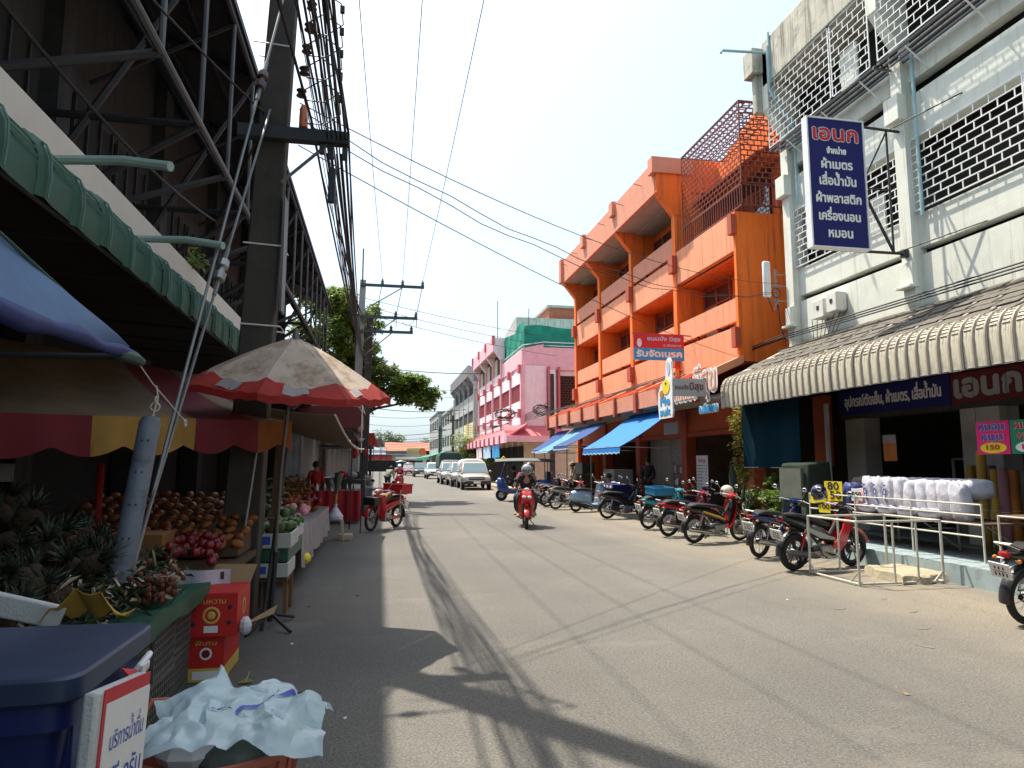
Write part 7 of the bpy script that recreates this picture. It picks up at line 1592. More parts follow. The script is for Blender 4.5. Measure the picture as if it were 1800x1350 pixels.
t = thing('wooden_stool', 'crooked wooden stool with orange legs under the empty foam tray', 'stool', (-1.15, 8.3, 0)); q = MB(); q.box(-1.36, -.97, 7.98, 8.55, .37, .41, 'wood'); q.obj('seat', t)
for (x, y) in ((-.99, 8.02), (-1.33, 8.02), (-.99, 8.5), (-1.33, 8.5)): q = MB(); q.box(x - .02, x + .02, y - .02, y + .02, 0, .37, 'woodo'); q.obj('leg', t, smooth=False)
# long cloth covered table with mixed fruit
tb = thing('cloth_table', 'long stall table with pale crocheted cloth hanging down its street side', 'table', (-1.6, 13, 0))
q = MB(); q.box(-2.4, -1.05, 9.8, 15.0, .70, .74, 'wood'); q.obj('top', tb, smooth=False)
q = MB(); q.grid(lambda u, v: (-1.03 + .035 * sin(v * 55) * u + .02 * u, 9.8 + 5.2 * v, .76 - .5 * u - .03 * sin(v * 33) * u), 5, 90, 'cloth', .006); q.obj('cloth_skirt', tb, ang=70)
q = MB(); q.box(-2.4, -1.04, 9.8, 15.0, .745, .76, 'cloth'); q.obj('cloth_top', tb, smooth=False)
for (x, y) in ((-1.2, 9.95), (-1.2, 14.8), (-2.3, 9.95), (-2.3, 14.8)): q = MB(); q.box(x - .03, x + .03, y - .03, y + .03, .02, .70, 'wood'); q.obj('leg', tb, smooth=False)
for i, (mt_, nm, lab, y0, y1, sc_, n_) in enumerate((('mango', 'papaya', 'orange papaya on the cloth covered table', 11.6, 13.0, (1.9, 1, .95), 26), ('pinkbag', 'pink_fruit', 'bright pink round fruit at the edge of the cloth table', 10.6, 11.8, (1.1, 1.1, 1), 14), ('apple', 'red_fruit', 'small red fruit piled toward the far end of the cloth table', 13.0, 14.9, (1, 1, 1), 60), ('greenfruit', 'green_melon', 'dark green melon at the near end of the cloth table', 9.9, 10.9, (1.4, 1.4, 1.2), 14))):
    m_ = MB(); m_.ball((0, 0, 0), .055, mt_, 10, 7, sc_); s_ = m_.obj(nm)
    for k in range(n_):
        o = s_ if k == 0 else inst(s_, (0, 0, 0)); tag(o, lab, 'fruit', nm.replace('_', ' ') + 's on the cloth table'); x = -1.12 - rd.random() * .9; o.location = (x, y0 + rd.random() * (y1 - y0), .82 + (-1.1 - x) * .35 + rd.random() * .1); o.rotation_euler = (rd.random(), rd.random(), rd.random() * 3)
t = thing('flower_bundles', 'red and dark dried flower bundles behind the fruit on the cloth table', 'flowers', (-1.8, 13.5, .8)); q = MB(); leaves(q, [((-1.7, 12.2 + i * .45, 1.15), (.35, .3, .25)) for i in range(8)], 1500, .09, ['leafr', 'leafd', 'clothred', 'leafd'], rd); stuff(q.obj('bundle', t, smooth=False))
t = thing('hanging_greens', 'dark leafy stems standing among the trays behind the iron pole', 'plant', (-1.5, 9.6, .8)); q = MB(); leaves(q, [((-1.6, 9.2 + i * .4, 1.15), (.3, .3, .3)) for i in range(4)], 700, .12, ['leafd', 'pineleaf'], rd); stuff(q.obj('stems', t, smooth=False))
t = thing('yellow_bag', 'yellow plastic bag hanging below the cloth table', 'bag', (-1.0, 10.6, .2)); q = MB(); q.ball((-1.02, 10.4, .30), .10, 'signyellow', 9, 6, (.8, 1.3, .8)); q.tube([(-1.02, 10.4, .38), (-1.04, 10.4, .6)], .01, 'signyellow', 5); q.obj('bag', t)
# plastic stool with wrapped bouquet
def pstool(label, x, y):
    t = thing('plastic_stool', label, 'stool', (x, y, 0)); q = MB(); q.box(x - .16, x + .16, y - .16, y + .16, .42, .455, 'stool'); q.obj('seat', t, bevel=.015)
    for sx in (-1, 1):
        for sy in (-1, 1): q = MB(); sqtube(q, [(x + sx * .185, y + sy * .185, 0), (x + sx * .14, y + sy * .14, .42)], [.02, .028], 'stool'); q.obj('leg', t, bevel=.005)
    for sx in (-1, 1): q = MB(); q.box(x + sx * .15 - .01, x + sx * .15 + .01, y - .15, y + .15, .34, .42, 'stool'); q.obj('apron', t, smooth=False)
    return t
pstool('beige plastic stool carrying a tied plastic bag beside the cloth table', -.93, 15.55)
t = thing('tied_bag', 'clear plastic bag bunched on the beige stool', 'bag', (-.93, 15.5, .46)); q = MB(); q.lathe([(.16, .46), (.17, .52), (.10, .62), (.03, .72), (.05, .78)], 'pillow', 12, TR(-.93, 15.5, 0)); q.obj('bag', t)
t = thing('wrapped_bouquet', 'tall paper wrapped bouquet with a yellow handle leaning over the stool', 'bouquet', (-.93, 15.5, .75)); q = MB(); q.tube([(-.93, 15.5, .76), (-.92, 15.5, 1.0)], .03, 'rollg', 8); q.tube([(-.92, 15.5, 1.0), (-.87, 15.5, 1.45)], [.03, .10], 'greybag', 10); q.tube([(-.94, 15.5, 1.05), (-1.05, 15.5, 1.3)], [.02, .05], 'cloth', 8); q.obj('paper_cone', t)
t = thing('small_carton', 'small tan carton on the road by the stool', 'cardboard box', (-.72, 15.7, 0)); q = MB(); q.box(-.86, -.56, 15.5, 15.8, 0, .12, 'stool'); q.obj('box', t, bevel=.01)
# red cloth counter
t = thing('red_counter', 'counter hung with a bright red pleated cloth behind the red motorcycle', 'counter', (-1.3, 20, 0)); q = MB(); q.box(-2.6, -.55, 19.7, 21.0, .85, .9, 'wood'); q.obj('top', t, smooth=False)
q = MB(); q.grid(lambda u, v: (-2.6 + 2.07 * v, 19.66 + .03 * sin(v * 50), .9 - .82 * u), 3, 50, 'redcloth', .006); q.grid(lambda u, v: (-.53 + .02 * sin(v * 30), 19.66 + 1.35 * v, .9 - .8 * u), 3, 30, 'redcloth', .006); q.obj('cloth', t, ang=70)
for k in range(9):
    t = thing('bottle', 'small jar in the row on the red cloth counter', 'jar', (-2.3 + k * .2, 19.85, .9), 0, 'jars on the red counter'); q = MB(); q.lathe([(.04, 0), (.045, .12), (.02, .17), (.02, .2)], rd.choice(['clothdk', 'signwhite', 'redsign', 'alu']), 8, TR(-2.3 + k * .2, 19.85, .9)); q.obj('jar', t)
t = thing('black_appliance', 'black boxes with a white label stacked on the stall beyond the red counter', 'box', (-1.0, 23, 0)); q = MB(); q.box(-1.5, -.45, 22.6, 23.4, .0, 1.15, 'blackp'); q.obj('case', t, bevel=.02); q = MB(); q.box(-.9, -.6, 22.58, 22.6, .85, 1.0, 'signwhite'); q.obj('paper_label', t, smooth=False)
for k, (x, y, z, r, m_) in enumerate(((-.9, 23, 1.28, .16, 'cloth'), (-.5, 24, 1.1, .2, 'greybag'), (-.7, 25, 1.2, .22, 'greencloth'), (-.45, 26, 1.0, .22, 'cloth'), (-1.2, 22.9, 1.3, .15, 'redcloth'))):
    t = thing('goods_bundle', ('pale bundle on the black boxes', 'grey bag of goods on the stall edge', 'greenish sack on the far stall', 'pale sack at the end of the left stalls', 'red bundle beside the pale bundle')[k], 'bundle', (x, y, z)); q = MB(); q.ball((x, y, z), r, m_, 9, 6, (1.2, 1, .8)); q.obj('bundle', t)
t = thing('stall_bench', 'low stall bench carrying sacks at the end of the left row', 'bench', (-.8, 25, 0)); q = MB(); q.box(-1.4, -.25, 23.8, 26.4, .0, .85, 'concd'); q.obj('bench', t, bevel=.02)
# small tarps over the farther stalls
def tarp(name, label, pts, m, edge=None):
    t = thing(name, label, 'awning', tuple(V(pts[0])))
    a, b, c, d = [V(p) for p in pts]; q = MB(); q.grid(lambda u, v: a.lerp(b, u).lerp(d.lerp(c, u), v) - V((0, 0, .18 * sin(pi * u) * (1 - .5 * v) + .1 * sin(pi * v))), 10, 8, m, .01); q.obj('sheet', t, ang=75)
    if edge: q = MB(); q.tube([a.lerp(b, i / 8) - V((0, 0, .18 * sin(pi * i / 8))) for i in range(9)], .02, edge, 6); q.obj('edge', t)
    for p in ((a, b) if name != 'tan_tarp' else (b,)): q = MB(); q.tube([p, (p.x - .03, p.y, 0)], .018, 'steelblk', 6); q.obj('pole', t)
    return t
tarp('tan_tarp', 'tan tarp with pale rolled edge over the long cloth table', [(-.72, 11.2, 2.42), (-.40, 17.0, 2.0), (-2.6, 17.0, 2.7), (-2.6, 11.2, 2.8)], 'tentt', 'rope')
tarp('grey_tarp', 'grey tarp sagging above the red cloth counter', [(-.7, 18, 2.5), (-.5, 23.5, 2.5), (-2.6, 23.5, 3.0), (-2.6, 18, 3.0)], 'greycanvas')
tarp('orange_tarp', 'orange red stall cover near the far end of the left stalls', [(-.3, 33, 3.1), (.0, 37, 2.5), (-1.8, 37, 3.1), (-1.8, 33, 3.3)], 'umbr')
tarp('pale_tarp', 'pale striped stall cover farther up on the left', [(.1, 44, 3.2), (.45, 50, 2.8), (-1.8, 50, 3.3), (-1.8, 44, 3.5)], 'cloth')
for k in range(14):
    y = 23.5 + k * .7; x = -.55 - .5 * rd.random(); z = 1.9 + rd.random() * .6
    t = thing('hanging_bag', 'small bag of goods hanging from the dark stall roof beyond the counter', 'bag', (x, y, z), 0, 'bags hanging in the far stalls'); q = MB(); q.ball((x, y, z), .09 + .05 * rd.random(), rd.choice(['greybag', 'clothdk', 'cloth', 'blackp', 'redcloth']), 7, 5, (1, 1, 1.5)); q.tube([(x, y, z), (x, y, 2.6)], .004, 'cable', 3); q.obj('bag', t)
t = thing('mobile_stall', 'small dark stall body standing at the kerb before the far stall covers', 'stall', (-.6, 29, 0)); q = MB(); q.box(-2.2, -.35, 27.5, 31.5, .3, 1.1, 'concd'); q.box(-2.3, -.3, 27.3, 31.7, 2.3, 2.36, 'rooftin'); q.obj('body', t); 
for y in (27.6, 31.4): q = MB(); q.tube([(-.4, y, 0), (-.4, y, 2.3)], .03, 'steelblk', 6); q.obj('post', t)
# paper notes, red post, things at lower left
for k, z in enumerate((1.77, 1.58)):
    t = thing('paper_note', ('upper' if not k else 'lower') + ' pale paper note hanging in the dark left of the pineapples', 'paper', (-2.86, 6, z)); q = MB(); q.box(-2.95, -2.80, 6.0, 6.004, z - .07, z + .07, 'cloth'); q.obj('sheet', t, smooth=False)
t = thing('red_post', 'short dull red post section lit in the dark behind the tube', 'post', (-2.73, 7.5, 1.1)); q = MB(); q.tube([(-2.73, 7.5, .7), (-2.73, 7.5, 1.65)], .035, 'redcloth', 8); q.obj('post', t)
t = thing('foam_slab', 'white foam slab leaning behind the blue bin lid', 'foam lid', (-1.5, 3.3, .9)); q = MB(); q.box(-.25, .25, -.02, .02, 0, .10, 'foam', TR(-1.62, 3.4, 1.0) @ Matrix.Rotation(.35, 4, 'Y') @ RZ(.3)); q.obj('lid', t, bevel=.01)
t = thing('yellow_wrap', 'yellow and red printed wrapping behind the bin lid', 'wrapper', (-1.3, 3.4, .95)); q = MB(); q.grid(lambda u, v: (-1.45 + .34 * u, 3.42 + .15 * v, .96 + .13 * sin(pi * u) * (1 - v) + .02 * sin(u * 20)), 10, 5, 'rollg', .005); q.obj('wrap', t)
t = thing('pale_box', 'pale blue foam box at the far left edge behind the bin', 'box', (-1.9, 3.3, .8)); q = MB(); q.box(-2.15, -1.78, 3.3, 3.6, .74, 1.05, 'fringe'); q.obj('box', t, bevel=.01)
# ================================================================== RIGHT SHOP GOODS, RACKS, SMALL SIGNS
rk = thing('pipe_rack', 'empty white welded steel pipe rack standing on the road before the shop step', 'rack', (7.05, 8.9, 0))
x0, x1, y0, y1, h = 6.40, 7.72, 8.42, 9.5, .86
P_ = {'a': (x0, y0), 'b': (x1, y0), 'c': (x1, y1), 'd': (x0, y1)}
def bar(a, b, r=.017, nm='bar'): q = MB(); q.tube([a, b], r, 'rackbar', 8); q.obj(nm, rk)
for k in 'abcd': bar((*P_[k], 0), (*P_[k], h), .018, 'upright')
for z in (.03, h): 
    for a, b in (('a', 'b'), ('b', 'c'), ('c', 'd'), ('d', 'a')): bar((*P_[a], z), (*P_[b], z), .016, 'rail')
for f in (.42, .70): bar((x0 + (x1 - x0) * f, y0, .03), (x0 + (x1 - x0) * f, y0, h), .015, 'bar')
for f in (.38,): bar((x0 + (x1 - x0) * f, y1, .03), (x0 + (x1 - x0) * f, y1, h), .015, 'bar')
for (a, b) in (((x0, y0 + .18, .03), (x0, y0, .2)), ((x0, y1 - .14, .03), (x0, y1, .17)), ((x1 - .15, y0, .03), (x1 - .02, y0, .16))): bar(a, b, .012, 'corner_brace')
def gtable(label, x0, x1, y0, y1, zt, rail=True):
    t = thing('display_table', label, 'table', ((x0 + x1) / 2, (y0 + y1) / 2, .26))
    q = MB(); q.box(x0, x1, y0, y1, zt - .03, zt, 'wood'); q.obj('top', t, smooth=False)
    n = max(2, int((y1 - y0) / 1.0) + 1)
    for i in range(n):
        y = y0 + (y1 - y0) * i / (n - 1)
        for x in (x0, x1): q = MB(); q.tube([(x, y, .262), (x, y, zt + (.28 if rail and x == x0 else 0))], .016, 'rackbar', 6); q.obj('leg', t)
    for z in (((zt + .12, zt + .27) if rail else ()) + (zt - .015, .62)): q = MB(); q.tube([(x0, y0, z), (x0, y1, z)], .014, 'rackbar', 6); q.obj('rail', t)
    for i in range(n - 1):
        y = y0 + (y1 - y0) * i / (n - 1); q = MB(); q.tube([(x1, y, .3), (x1, y + .9, zt - .05)], .012, 'rackbar', 5); q.obj('brace', t)
    return t
gtable('long steel railed display table loaded with bagged pillows in front of the dark shop', 8.35, 9.2, 8.35, 12.3, .80)
gtable('display table with blue flowered cushion near the right picture edge', 8.0, 8.8, 5.2, 7.75, .98, False)
rd = random.Random(31)
def puff(name, label, cat, c, s, m, rot=(0, 0, 0), grp=None, text=None):
    t = thing(name, label, cat, (0, 0, 0), 0, grp); q = MB(); n, m_ = 28, 18; vs = []
    for j in range(m_ + 1):
        a = pi * j / m_ - pi / 2
        for i in range(n):
            b = 2 * pi * i / n; ca = abs(cos(b)) ** .5 * (1 if cos(b) > 0 else -1); sb = abs(sin(b)) ** .5 * (1 if sin(b) > 0 else -1); k = cos(a) ** .55
            p = V((s[0] / 2 * k * ca, s[1] / 2 * k * sb, s[2] / 2 * (abs(sin(a)) ** .75) * (1 if a > 0 else -1)))
            w = mnoise.noise(p * 8 + V(c)) * .10 + mnoise.noise(p * 22 + V(c)) * .05; vs.append(p * (1 + w * 1.6))
    q.add(vs, [(j * n + i, j * n + (i + 1) % n, (j + 1) * n + (i + 1) % n, (j + 1) * n + i) for j in range(m_) for i in range(n)], m); q.obj('bag', t, ang=80)
    if text:
        o = letter(t, text, (-s[0] / 2 - .012, .0, .02), (0, 0, 1), s[1] * .42, 'stickblue', w=s[2] * .66, z=V((0, 1, 0)) , bold=.003)
    place(t, c, rot[2], rot[0], rot[1]); return t
k = 0
for i in range(9):
    y = 10.72 - i * .235; lady = i < 3
    puff('pillow_bag', ('first', 'second', 'third', 'fourth', 'fifth', 'sixth', 'seventh', 'eighth', 'ninth')[i] + ' upright bagged white pillow from the left' + (' printed with blue capital letters' if lady else ' with a faint lilac tint'), 'pillow', (8.50 + .02 * rd.random(), y, 1.10 + (.03 if i < 4 else -.03)), (.22, .27, .62), 'pillow', (rd.uniform(-.10, .14), -.12, rd.uniform(-.15, .15)), 'bagged pillows on the railed table', 'LADY' if lady else None)
for i in range(5): puff('pillow_bag', 'flat white pillow laid in the second layer behind the upright bags, ' + ('leftmost', 'left of centre', 'central', 'right of centre', 'rightmost')[i], 'pillow', (8.88, 10.6 - i * .40, 1.26), (.5, .46, .30), 'pillow', (0, 0, rd.uniform(-.2, .2)), 'bagged pillows on the railed table')
for i in range(4): puff('pillow_bag', 'white pillow lying at the bottom against the rail, ' + ('first from the left', 'second from the left', 'third from the left', 'fourth from the left')[i], 'pillow', (8.50, 10.8 - i * .48, .88), (.28, .48, .16), 'pillow', (0, 0, 0), 'bagged pillows on the railed table')
puff('grey_bag', 'large grey green plastic bag of bedding on top of the table', 'bag', (9.0, 11.2, 1.25), (.5, 1.0, .34), 'greybag')
puff('red_bag', 'red bag of goods at the left end of the table', 'bag', (8.55, 11.75, 1.0), (.3, .40, .46), 'redbag')
puff('navy_bag', 'navy blue packaged bedding left of the pink pack', 'bag', (8.55, 11.32, 1.05), (.28, .32, .52), 'navybag')
puff('pink_bag', 'pink packaged quilt with a white price card', 'bag', (8.55, 10.98, 1.0), (.28, .34, .44), 'pinkbag')
def card(label, c, w, h, m, lines, ang=-1.35, col='ink', grp=None):
    t = thing('price_card', label, 'sign', (0, 0, 0), 0, grp); q = MB(); q.box(-w / 2, w / 2, -.004, .004, -h / 2, h / 2, m); q.obj('card', t, smooth=False)
    for (tx, z, s, c2) in lines: letter(t, tx, (0, -.005, z), (1, 0, 0), s, c2 or col, w=min(w * .86, s * .62 * len(tx)), bold=.003)
    place(t, c, ang); return t
card('white price card reading 550 on the pink pack', (8.37, 10.95, 1.10), .22, .22, 'signwhite', [('550', 0, .11, None)])
card('upper yellow card with the prices 80 and 150', (8.34, 11.55, 1.14), .40, .36, 'signyellow', [('80', .08, .20, None), ('150', -.09, .20, None)])
card('lower yellow card with price 80 peeking out behind the helmet', (8.30, 11.98, 1.0), .34, .22, 'signyellow', [('80', 0, .16, None)])
card('lowest tilted yellow card reading 100 above the motorcycle seat', (8.28, 11.75, .84), .26, .22, 'signyellow', [('100', 0, .13, None)])
puff('flower_cushion', 'blue cushion with yellow flowers on the right hand table', 'cushion', (8.3, 7.1, 1.06), (.5, .6, .13), 'bluecush')
for k in range(3):
    t = thing('flower_print', 'yellow flower on the blue cushion', 'flower', (8.12 + .1 * k, 6.95 + .2 * k, 1.125)) if False else None
puff('flower_cushion', 'second blue cushion lying behind on the right hand table', 'cushion', (8.45, 6.3, 1.08), (.5, .6, .15), 'bluecush')
puff('pink_bag', 'rolled pinkish bundle above the blue cushions', 'bag', (8.55, 6.9, 1.22), (.4, .5, .2), 'rollp')
t = thing('blue_chair', 'bright blue plastic chair back at the right edge behind the motorcycle', 'chair', (7.75, 6.9, 0)); q = MB(); q.box(7.6, 8.0, 6.55, 6.9, .70, .74, 'signsky'); [q.box(a, a + .03, b, b + .03, .0, .70, 'signsky') for a, b in ((7.6, 6.55), (7.97, 6.55), (7.6, 6.87), (7.97, 6.87))]; q.box(7.6, 8.0, 6.88, 6.91, .74, 1.02, 'signsky'); q.obj('seat', t, bevel=.01)
# standing rolls of cloth
for i in range(13):
    m_ = rd.choice(['rollg', 'rollg', 'rollo', 'rollp']) if i > 4 else ('rollg', 'rollg', 'rollo', 'rollp', 'rollg')[i]
    x = 9.75 + .22 * rd.random() - (.25 if i % 3 == 0 else 0); y = 9.62 - i * .17; hh = 1.15 + .2 * rd.random() + (.25 if i % 4 == 0 else 0)
    t = thing('cloth_roll', {'rollg': 'mustard', 'rollo': 'orange', 'rollp': 'mauve'}[m_] + ' cloth roll standing upright against the shop pillar, number ' + ('one', 'two', 'three', 'four', 'five', 'six', 'seven', 'eight', 'nine', 'ten', 'eleven', 'twelve', 'thirteen')[i] + ' from the left', 'cloth roll', (x, y, .26), 0, 'cloth rolls against the pillar')
    q = MB(); q.tube([(x, y, .262), (x, y, .262 + hh)], .072, m_, 14); r_ = q.obj('roll', t); q = MB(); q.tube([(x, y, .262 + hh), (x, y, .27 + hh)], .03, 'card', 8); q.obj('core', t)
    q = MB(); q.torus((x, y, .9), .073, .004, 'rope', 16, 4, 'z'); q.obj('tape', t)
for i in range(3):
    t = thing('cloth_roll', 'short cloth roll stacked above the others on the pillar, ' + ('left', 'middle', 'right')[i], 'cloth roll', (10.05, 10.2 - i * .2, 1.35), 0, 'cloth rolls against the pillar'); q = MB(); q.tube([(10.05, 10.2 - i * .2, 1.0), (10.05, 10.2 - i * .2, 1.62)], .075, ('rollg', 'rollp', 'rollp')[i], 12); q.obj('roll', t)
# bright hanging sign pair
for (lab, ya, yb, m_, l1, l2, pr, c1_, eb_) in (('magenta price sign for pillows reading 150 in a yellow burst', 8.98, 8.42, 'signpink', 'หมอน', 'หนุน', '150', 'stickblue', 'signyellow'), ('green price sign cut by the picture edge with a white burst', 8.40, 7.82, 'signgreen', 'หมอน', '+ปลอก', '180', 'signred', 'signwhite')):
    t = thing('price_sign', lab, 'sign', (9.0, (ya + yb) / 2, 2.0), 0, 'pair of hanging price signs'); q = MB(); q.box(8.995, 9.01, yb, ya, 1.79, 2.28, m_); q.obj('panel', t, smooth=False); yc = (ya + yb) / 2
    for (tx, z, w_) in ((l1, 2.19, .42), (l2, 2.04, .36)):
        letter(t, tx, (8.993, yc, z), (0, -1, 0), .15, 'signwhite', w=w_, bold=.010); letter(t, tx, (8.985, yc, z), (0, -1, 0), .15, c1_, w=w_, bold=.003)
    q = MB(); n = 48; vs = [(8.992, yc + (.235 if k % 2 else .215) * cos(2 * pi * k / n), 1.885 + (.085 if k % 2 else .074) * sin(2 * pi * k / n)) for k in range(n)]; q.add(vs, [tuple(range(n))], eb_); q.obj('burst', t, smooth=False)
    letter(t, pr, (8.989, yc, 1.885), (0, -1, 0), .10, 'signred', w=.22, bold=.004)
    q = MB(); q.tube([(9.0, ya, 2.28), (9.0, ya, 3.5)], .004, 'cable', 4); q.tube([(9.0, yb, 2.28), (9.0, yb, 3.5)], .004, 'cable', 4); q.obj('cord', t)
t = thing('hanging_banner', 'faded orange red cloth banner hanging in the dark shop opening', 'banner', (9.6, 11.6, 1.9)); q = MB(); q.grid(lambda u, v: (9.6 + .02 * sin(v * 8), 11.72 - .32 * v, 2.12 - .42 * u), 4, 6, 'rollo', .006); q.grid(lambda u, v: (9.594 + .02 * sin(v * 8), 11.72 - .32 * v, 2.20 - .16 * u), 2, 6, 'cloth', .004); q.obj('cloth', t)
# shelves with dim goods inside
for i in range(2):
    y0 = 12.8 - i * 4.2
    t = thing('shop_shelf', ('left' if i == 0 else 'right') + ' dim shelf of cloth goods inside the white shop', 'shelf', (13, y0 - 1, .26)); q = MB()
    for z in (.26, .9, 1.5, 2.1): q.box(12.6, 13.2, y0 - 2.6, y0, z, z + .03, 'wood')
    q.obj('shelf', t, smooth=False); q = MB()
    for z in (.29, .93, 1.53):
        for j in range(12): w_ = rd.uniform(.12, .2); q.box(12.62, 13.0, y0 - .2 - j * .2, y0 - .2 - j * .2 + w_, z, z + rd.uniform(.2, .5), rd.choice(['rollp', 'navybag', 'greybag', 'redbag', 'cloth', 'rollg']))
    stuff(q.obj('folded_goods', t, smooth=False))
t = thing('glass_cabinet', 'white framed glass cabinet beside the shop pillar', 'cabinet', (11.0, 10.9, .26)); q = MB()
for (a, b) in ((10.8, 10.75), (11.3, 10.75), (10.8, 11.35), (11.3, 11.35)): q.box(a - .02, a + .02, b - .02, b + .02, .26, 1.75, 'signgrey')
q.box(10.8, 11.3, 10.75, 11.35, 1.72, 1.76, 'signgrey'); q.box(10.82, 11.28, 10.77, 11.33, .3, 1.0, 'greybag'); q.obj('frame', t, smooth=False)
# dark teal tarp and green cloth stand at the left end
t = thing('teal_tarp', 'dark teal tarp hanging as a side wall at the left end of the awning', 'tarp', (9.2, 14.3, 1.4)); q = MB(); q.grid(lambda u, v: (8.75 + .04 * sin(v * 12), 15.45 - 2.35 * v, 3.3 - 1.75 * u), 6, 16, 'navytarp', .008); q.obj('sheet', t, ang=75)
q = MB(); q.tube([(8.75, 15.45, 1.56), (8.75, 13.1, 1.56)], .014, 'steelgrey', 6); q.tube([(8.75, 15.45, 3.3), (8.75, 13.1, 3.3)], .014, 'steelgrey', 6); q.obj('hem_bar', t)
t = thing('covered_stand', 'stand draped with faded green cloth behind the navy motorcycle', 'stand', (8.6, 12.9, 0)); q = MB()
q.prism([(8.35, .3), (8.45, 1.65), (8.95, 1.70), (9.05, .3)], 12.45, 13.4, 'greencloth', 'y'); q.obj('cloth', t, bevel=.04); q = MB(); q.box(8.37, 8.44, 12.55, 13.3, .95, 1.55, 'greybag', TR(-.03, 0, 0)); q.obj('dark_panel', t, smooth=False)
t = thing('sign_panel_post', 'pale vertical post strip beside the orange pillar at the shop end', 'post', (9.9, 13.95, 1.5)); q = MB(); q.box(9.9, 9.96, 13.8, 13.9, .3, 3.0, 'signwhite'); q.obj('strip', t, smooth=False); q = MB(); q.box(9.9, 10.1, 13.9, 14.3, 1.6, 3.2, 'orangedk'); q.obj('orange_panel', t, smooth=False)
# menu boards, boxes and racks of the orange shops
def board(label, c, w, h, m='signgrey', n=11, title=None, ang=-pi / 2):
    t = thing('menu_board', label, 'sign', (0, 0, 0)); q = MB(); q.box(-w / 2, w / 2, -.01, .01, 0, h, m); q.obj('panel', t, smooth=False); q = MB()
    for k in range(n): z = h * (.80 - .72 * k / n); q.box(-w * .42, -w * .42 + w * (.4 + .25 * random.random()), -.013, -.011, z - .012, z + .006, 'ink'); q.box(w * .28, w * .42, -.013, -.011, z - .012, z + .006, 'ink')
    stuff(q.obj('printed_lines', t, smooth=False))
    if title: letter(t, title, (0, -.012, h * .9), (1, 0, 0), h * .09, 'signred', w=w * .6, bold=.004)
    place(t, c, ang); return t
board('tall white menu board with red heading in the orange shop doorway', (9.7, 19.6, .35), .75, 1.55, 'signwhite', 12, 'เมนู')
board('small white notice board at the foot of the leafy shrub', (8.75, 15.35, .25), .5, .75, 'signgrey', 5)
board('dim poster board beside the grey shutter', (10.9, 21.9, .5), .6, 1.5, 'rollp', 8)
t = thing('soffit_sign', 'small grey plaque hanging under the orange beam', 'sign', (9.3, 20.8, 2.7)); q = MB(); q.box(9.3, 9.33, 20.4, 21.5, 2.6, 2.98, 'signgrey'); q.obj('panel', t, smooth=False)
t = thing('snack_rack', 'small rack of bright snack packets before the grey shutter', 'rack', (10.3, 22, .16)); q = MB()
for z in (.5, .9, 1.3): q.box(10.1, 10.5, 21.2, 22.6, z, z + .02, 'wood')
q.box(10.1, 10.13, 21.2, 21.23, .16, 1.7, 'steelgrey'); q.box(10.1, 10.13, 22.57, 22.6, .16, 1.7, 'steelgrey'); q.obj('frame', t, smooth=False); q = MB()
for z in (.52, .92, 1.32):
    for j in range(9): q.box(10.12, 10.3, 21.25 + j * .15, 21.37 + j * .15, z, z + rd.uniform(.15, .3), rd.choice(['rollo', 'signwhite', 'rollp', 'redbag', 'pillow', 'greenfruit']))
stuff(q.obj('packets', t, smooth=False))
for (x, y, z, w_, l_, h_, m_, lab) in ((8.3, 23.4, .13, .7, 1.1, .8, 'signblue', 'dark blue cabinet with white labels behind the parked black motorcycle'), (9.2, 25.8, .13, .8, 1.2, 1.3, 'shutter', 'grey metal stall counter beneath the blue awnings'), (8.6, 28.4, .1, .6, 1.0, 1.1, 'wood', 'brown food stall cupboard under the faded awning'), (9.3, 30.6, .1, .6, 1.2, 1.6, 'greybag', 'dark refrigerator shape at the far corner under the awnings')):
    t = thing('stall_cabinet', lab, 'cabinet', (x, y, z)); q = MB(); q.box(x - w_ / 2, x + w_ / 2, y - l_ / 2, y + l_ / 2, .0, z + h_, m_); q.obj('body', t, bevel=.02)
    if m_ == 'signblue':
        for j in range(3): q = MB(); q.box(x - w_ / 2 - .006, x - w_ / 2 - .001, y - .42 + j * .34, y - .24 + j * .34, z + h_ - .12, z + h_ - .04, 'signwhite'); q.obj('label', t, smooth=False)
for (y) in (23.4, 26.6, 30.4, 32.5):
    t = thing('awning_post', 'thin metal post under the blue awnings, ' + {23.4: 'nearest', 26.6: 'second', 30.4: 'third', 32.5: 'farthest'}[y], 'post', (7.3, y, 0), 0, 'awning posts'); q = MB(); q.tube([(7.35, y, 0), (7.35, y, 2.3)], .02, 'steelgrey', 6); q.obj('post', t)
# wheel trims of stored bicycles in the dark
# antenna on the orange side wall
t = thing('antenna', 'slim white panel antenna with cables beside the orange side wall', 'antenna', (9.85, 15.95, 6)); q = MB(); q.box(9.78, 9.98, 15.88, 16.0, 5.98, 6.95, 'whitebar'); q.obj('panel', t, bevel=.04)
q = MB(); q.tube([(10.15, 15.95, 5.7), (10.15, 15.95, 6.75)], .03, 'galv', 7); q.tube([(9.9, 15.95, 6.3), (10.5, 15.95, 6.3)], .02, 'galv', 6); q.tube([(9.9, 15.95, 5.9), (10.5, 15.95, 5.9)], .02, 'galv', 6); q.tube([(10.15, 15.95, 6.6), (10.5, 15.9, 6.6)], .015, 'galv', 6); q.obj('bracket', t)
q = MB(); q.tube([(9.9, 15.95, 5.98), (10.0, 15.9, 5.6), (10.15, 15.9, 5.8), (10.2, 15.9, 5.2), (10.3, 15.85, 4.8)], .014, 'cable', 5); q.torus((10.12, 15.9, 6.1), .12, .012, 'cable', 14, 5, 'y'); q.obj('cable', t)
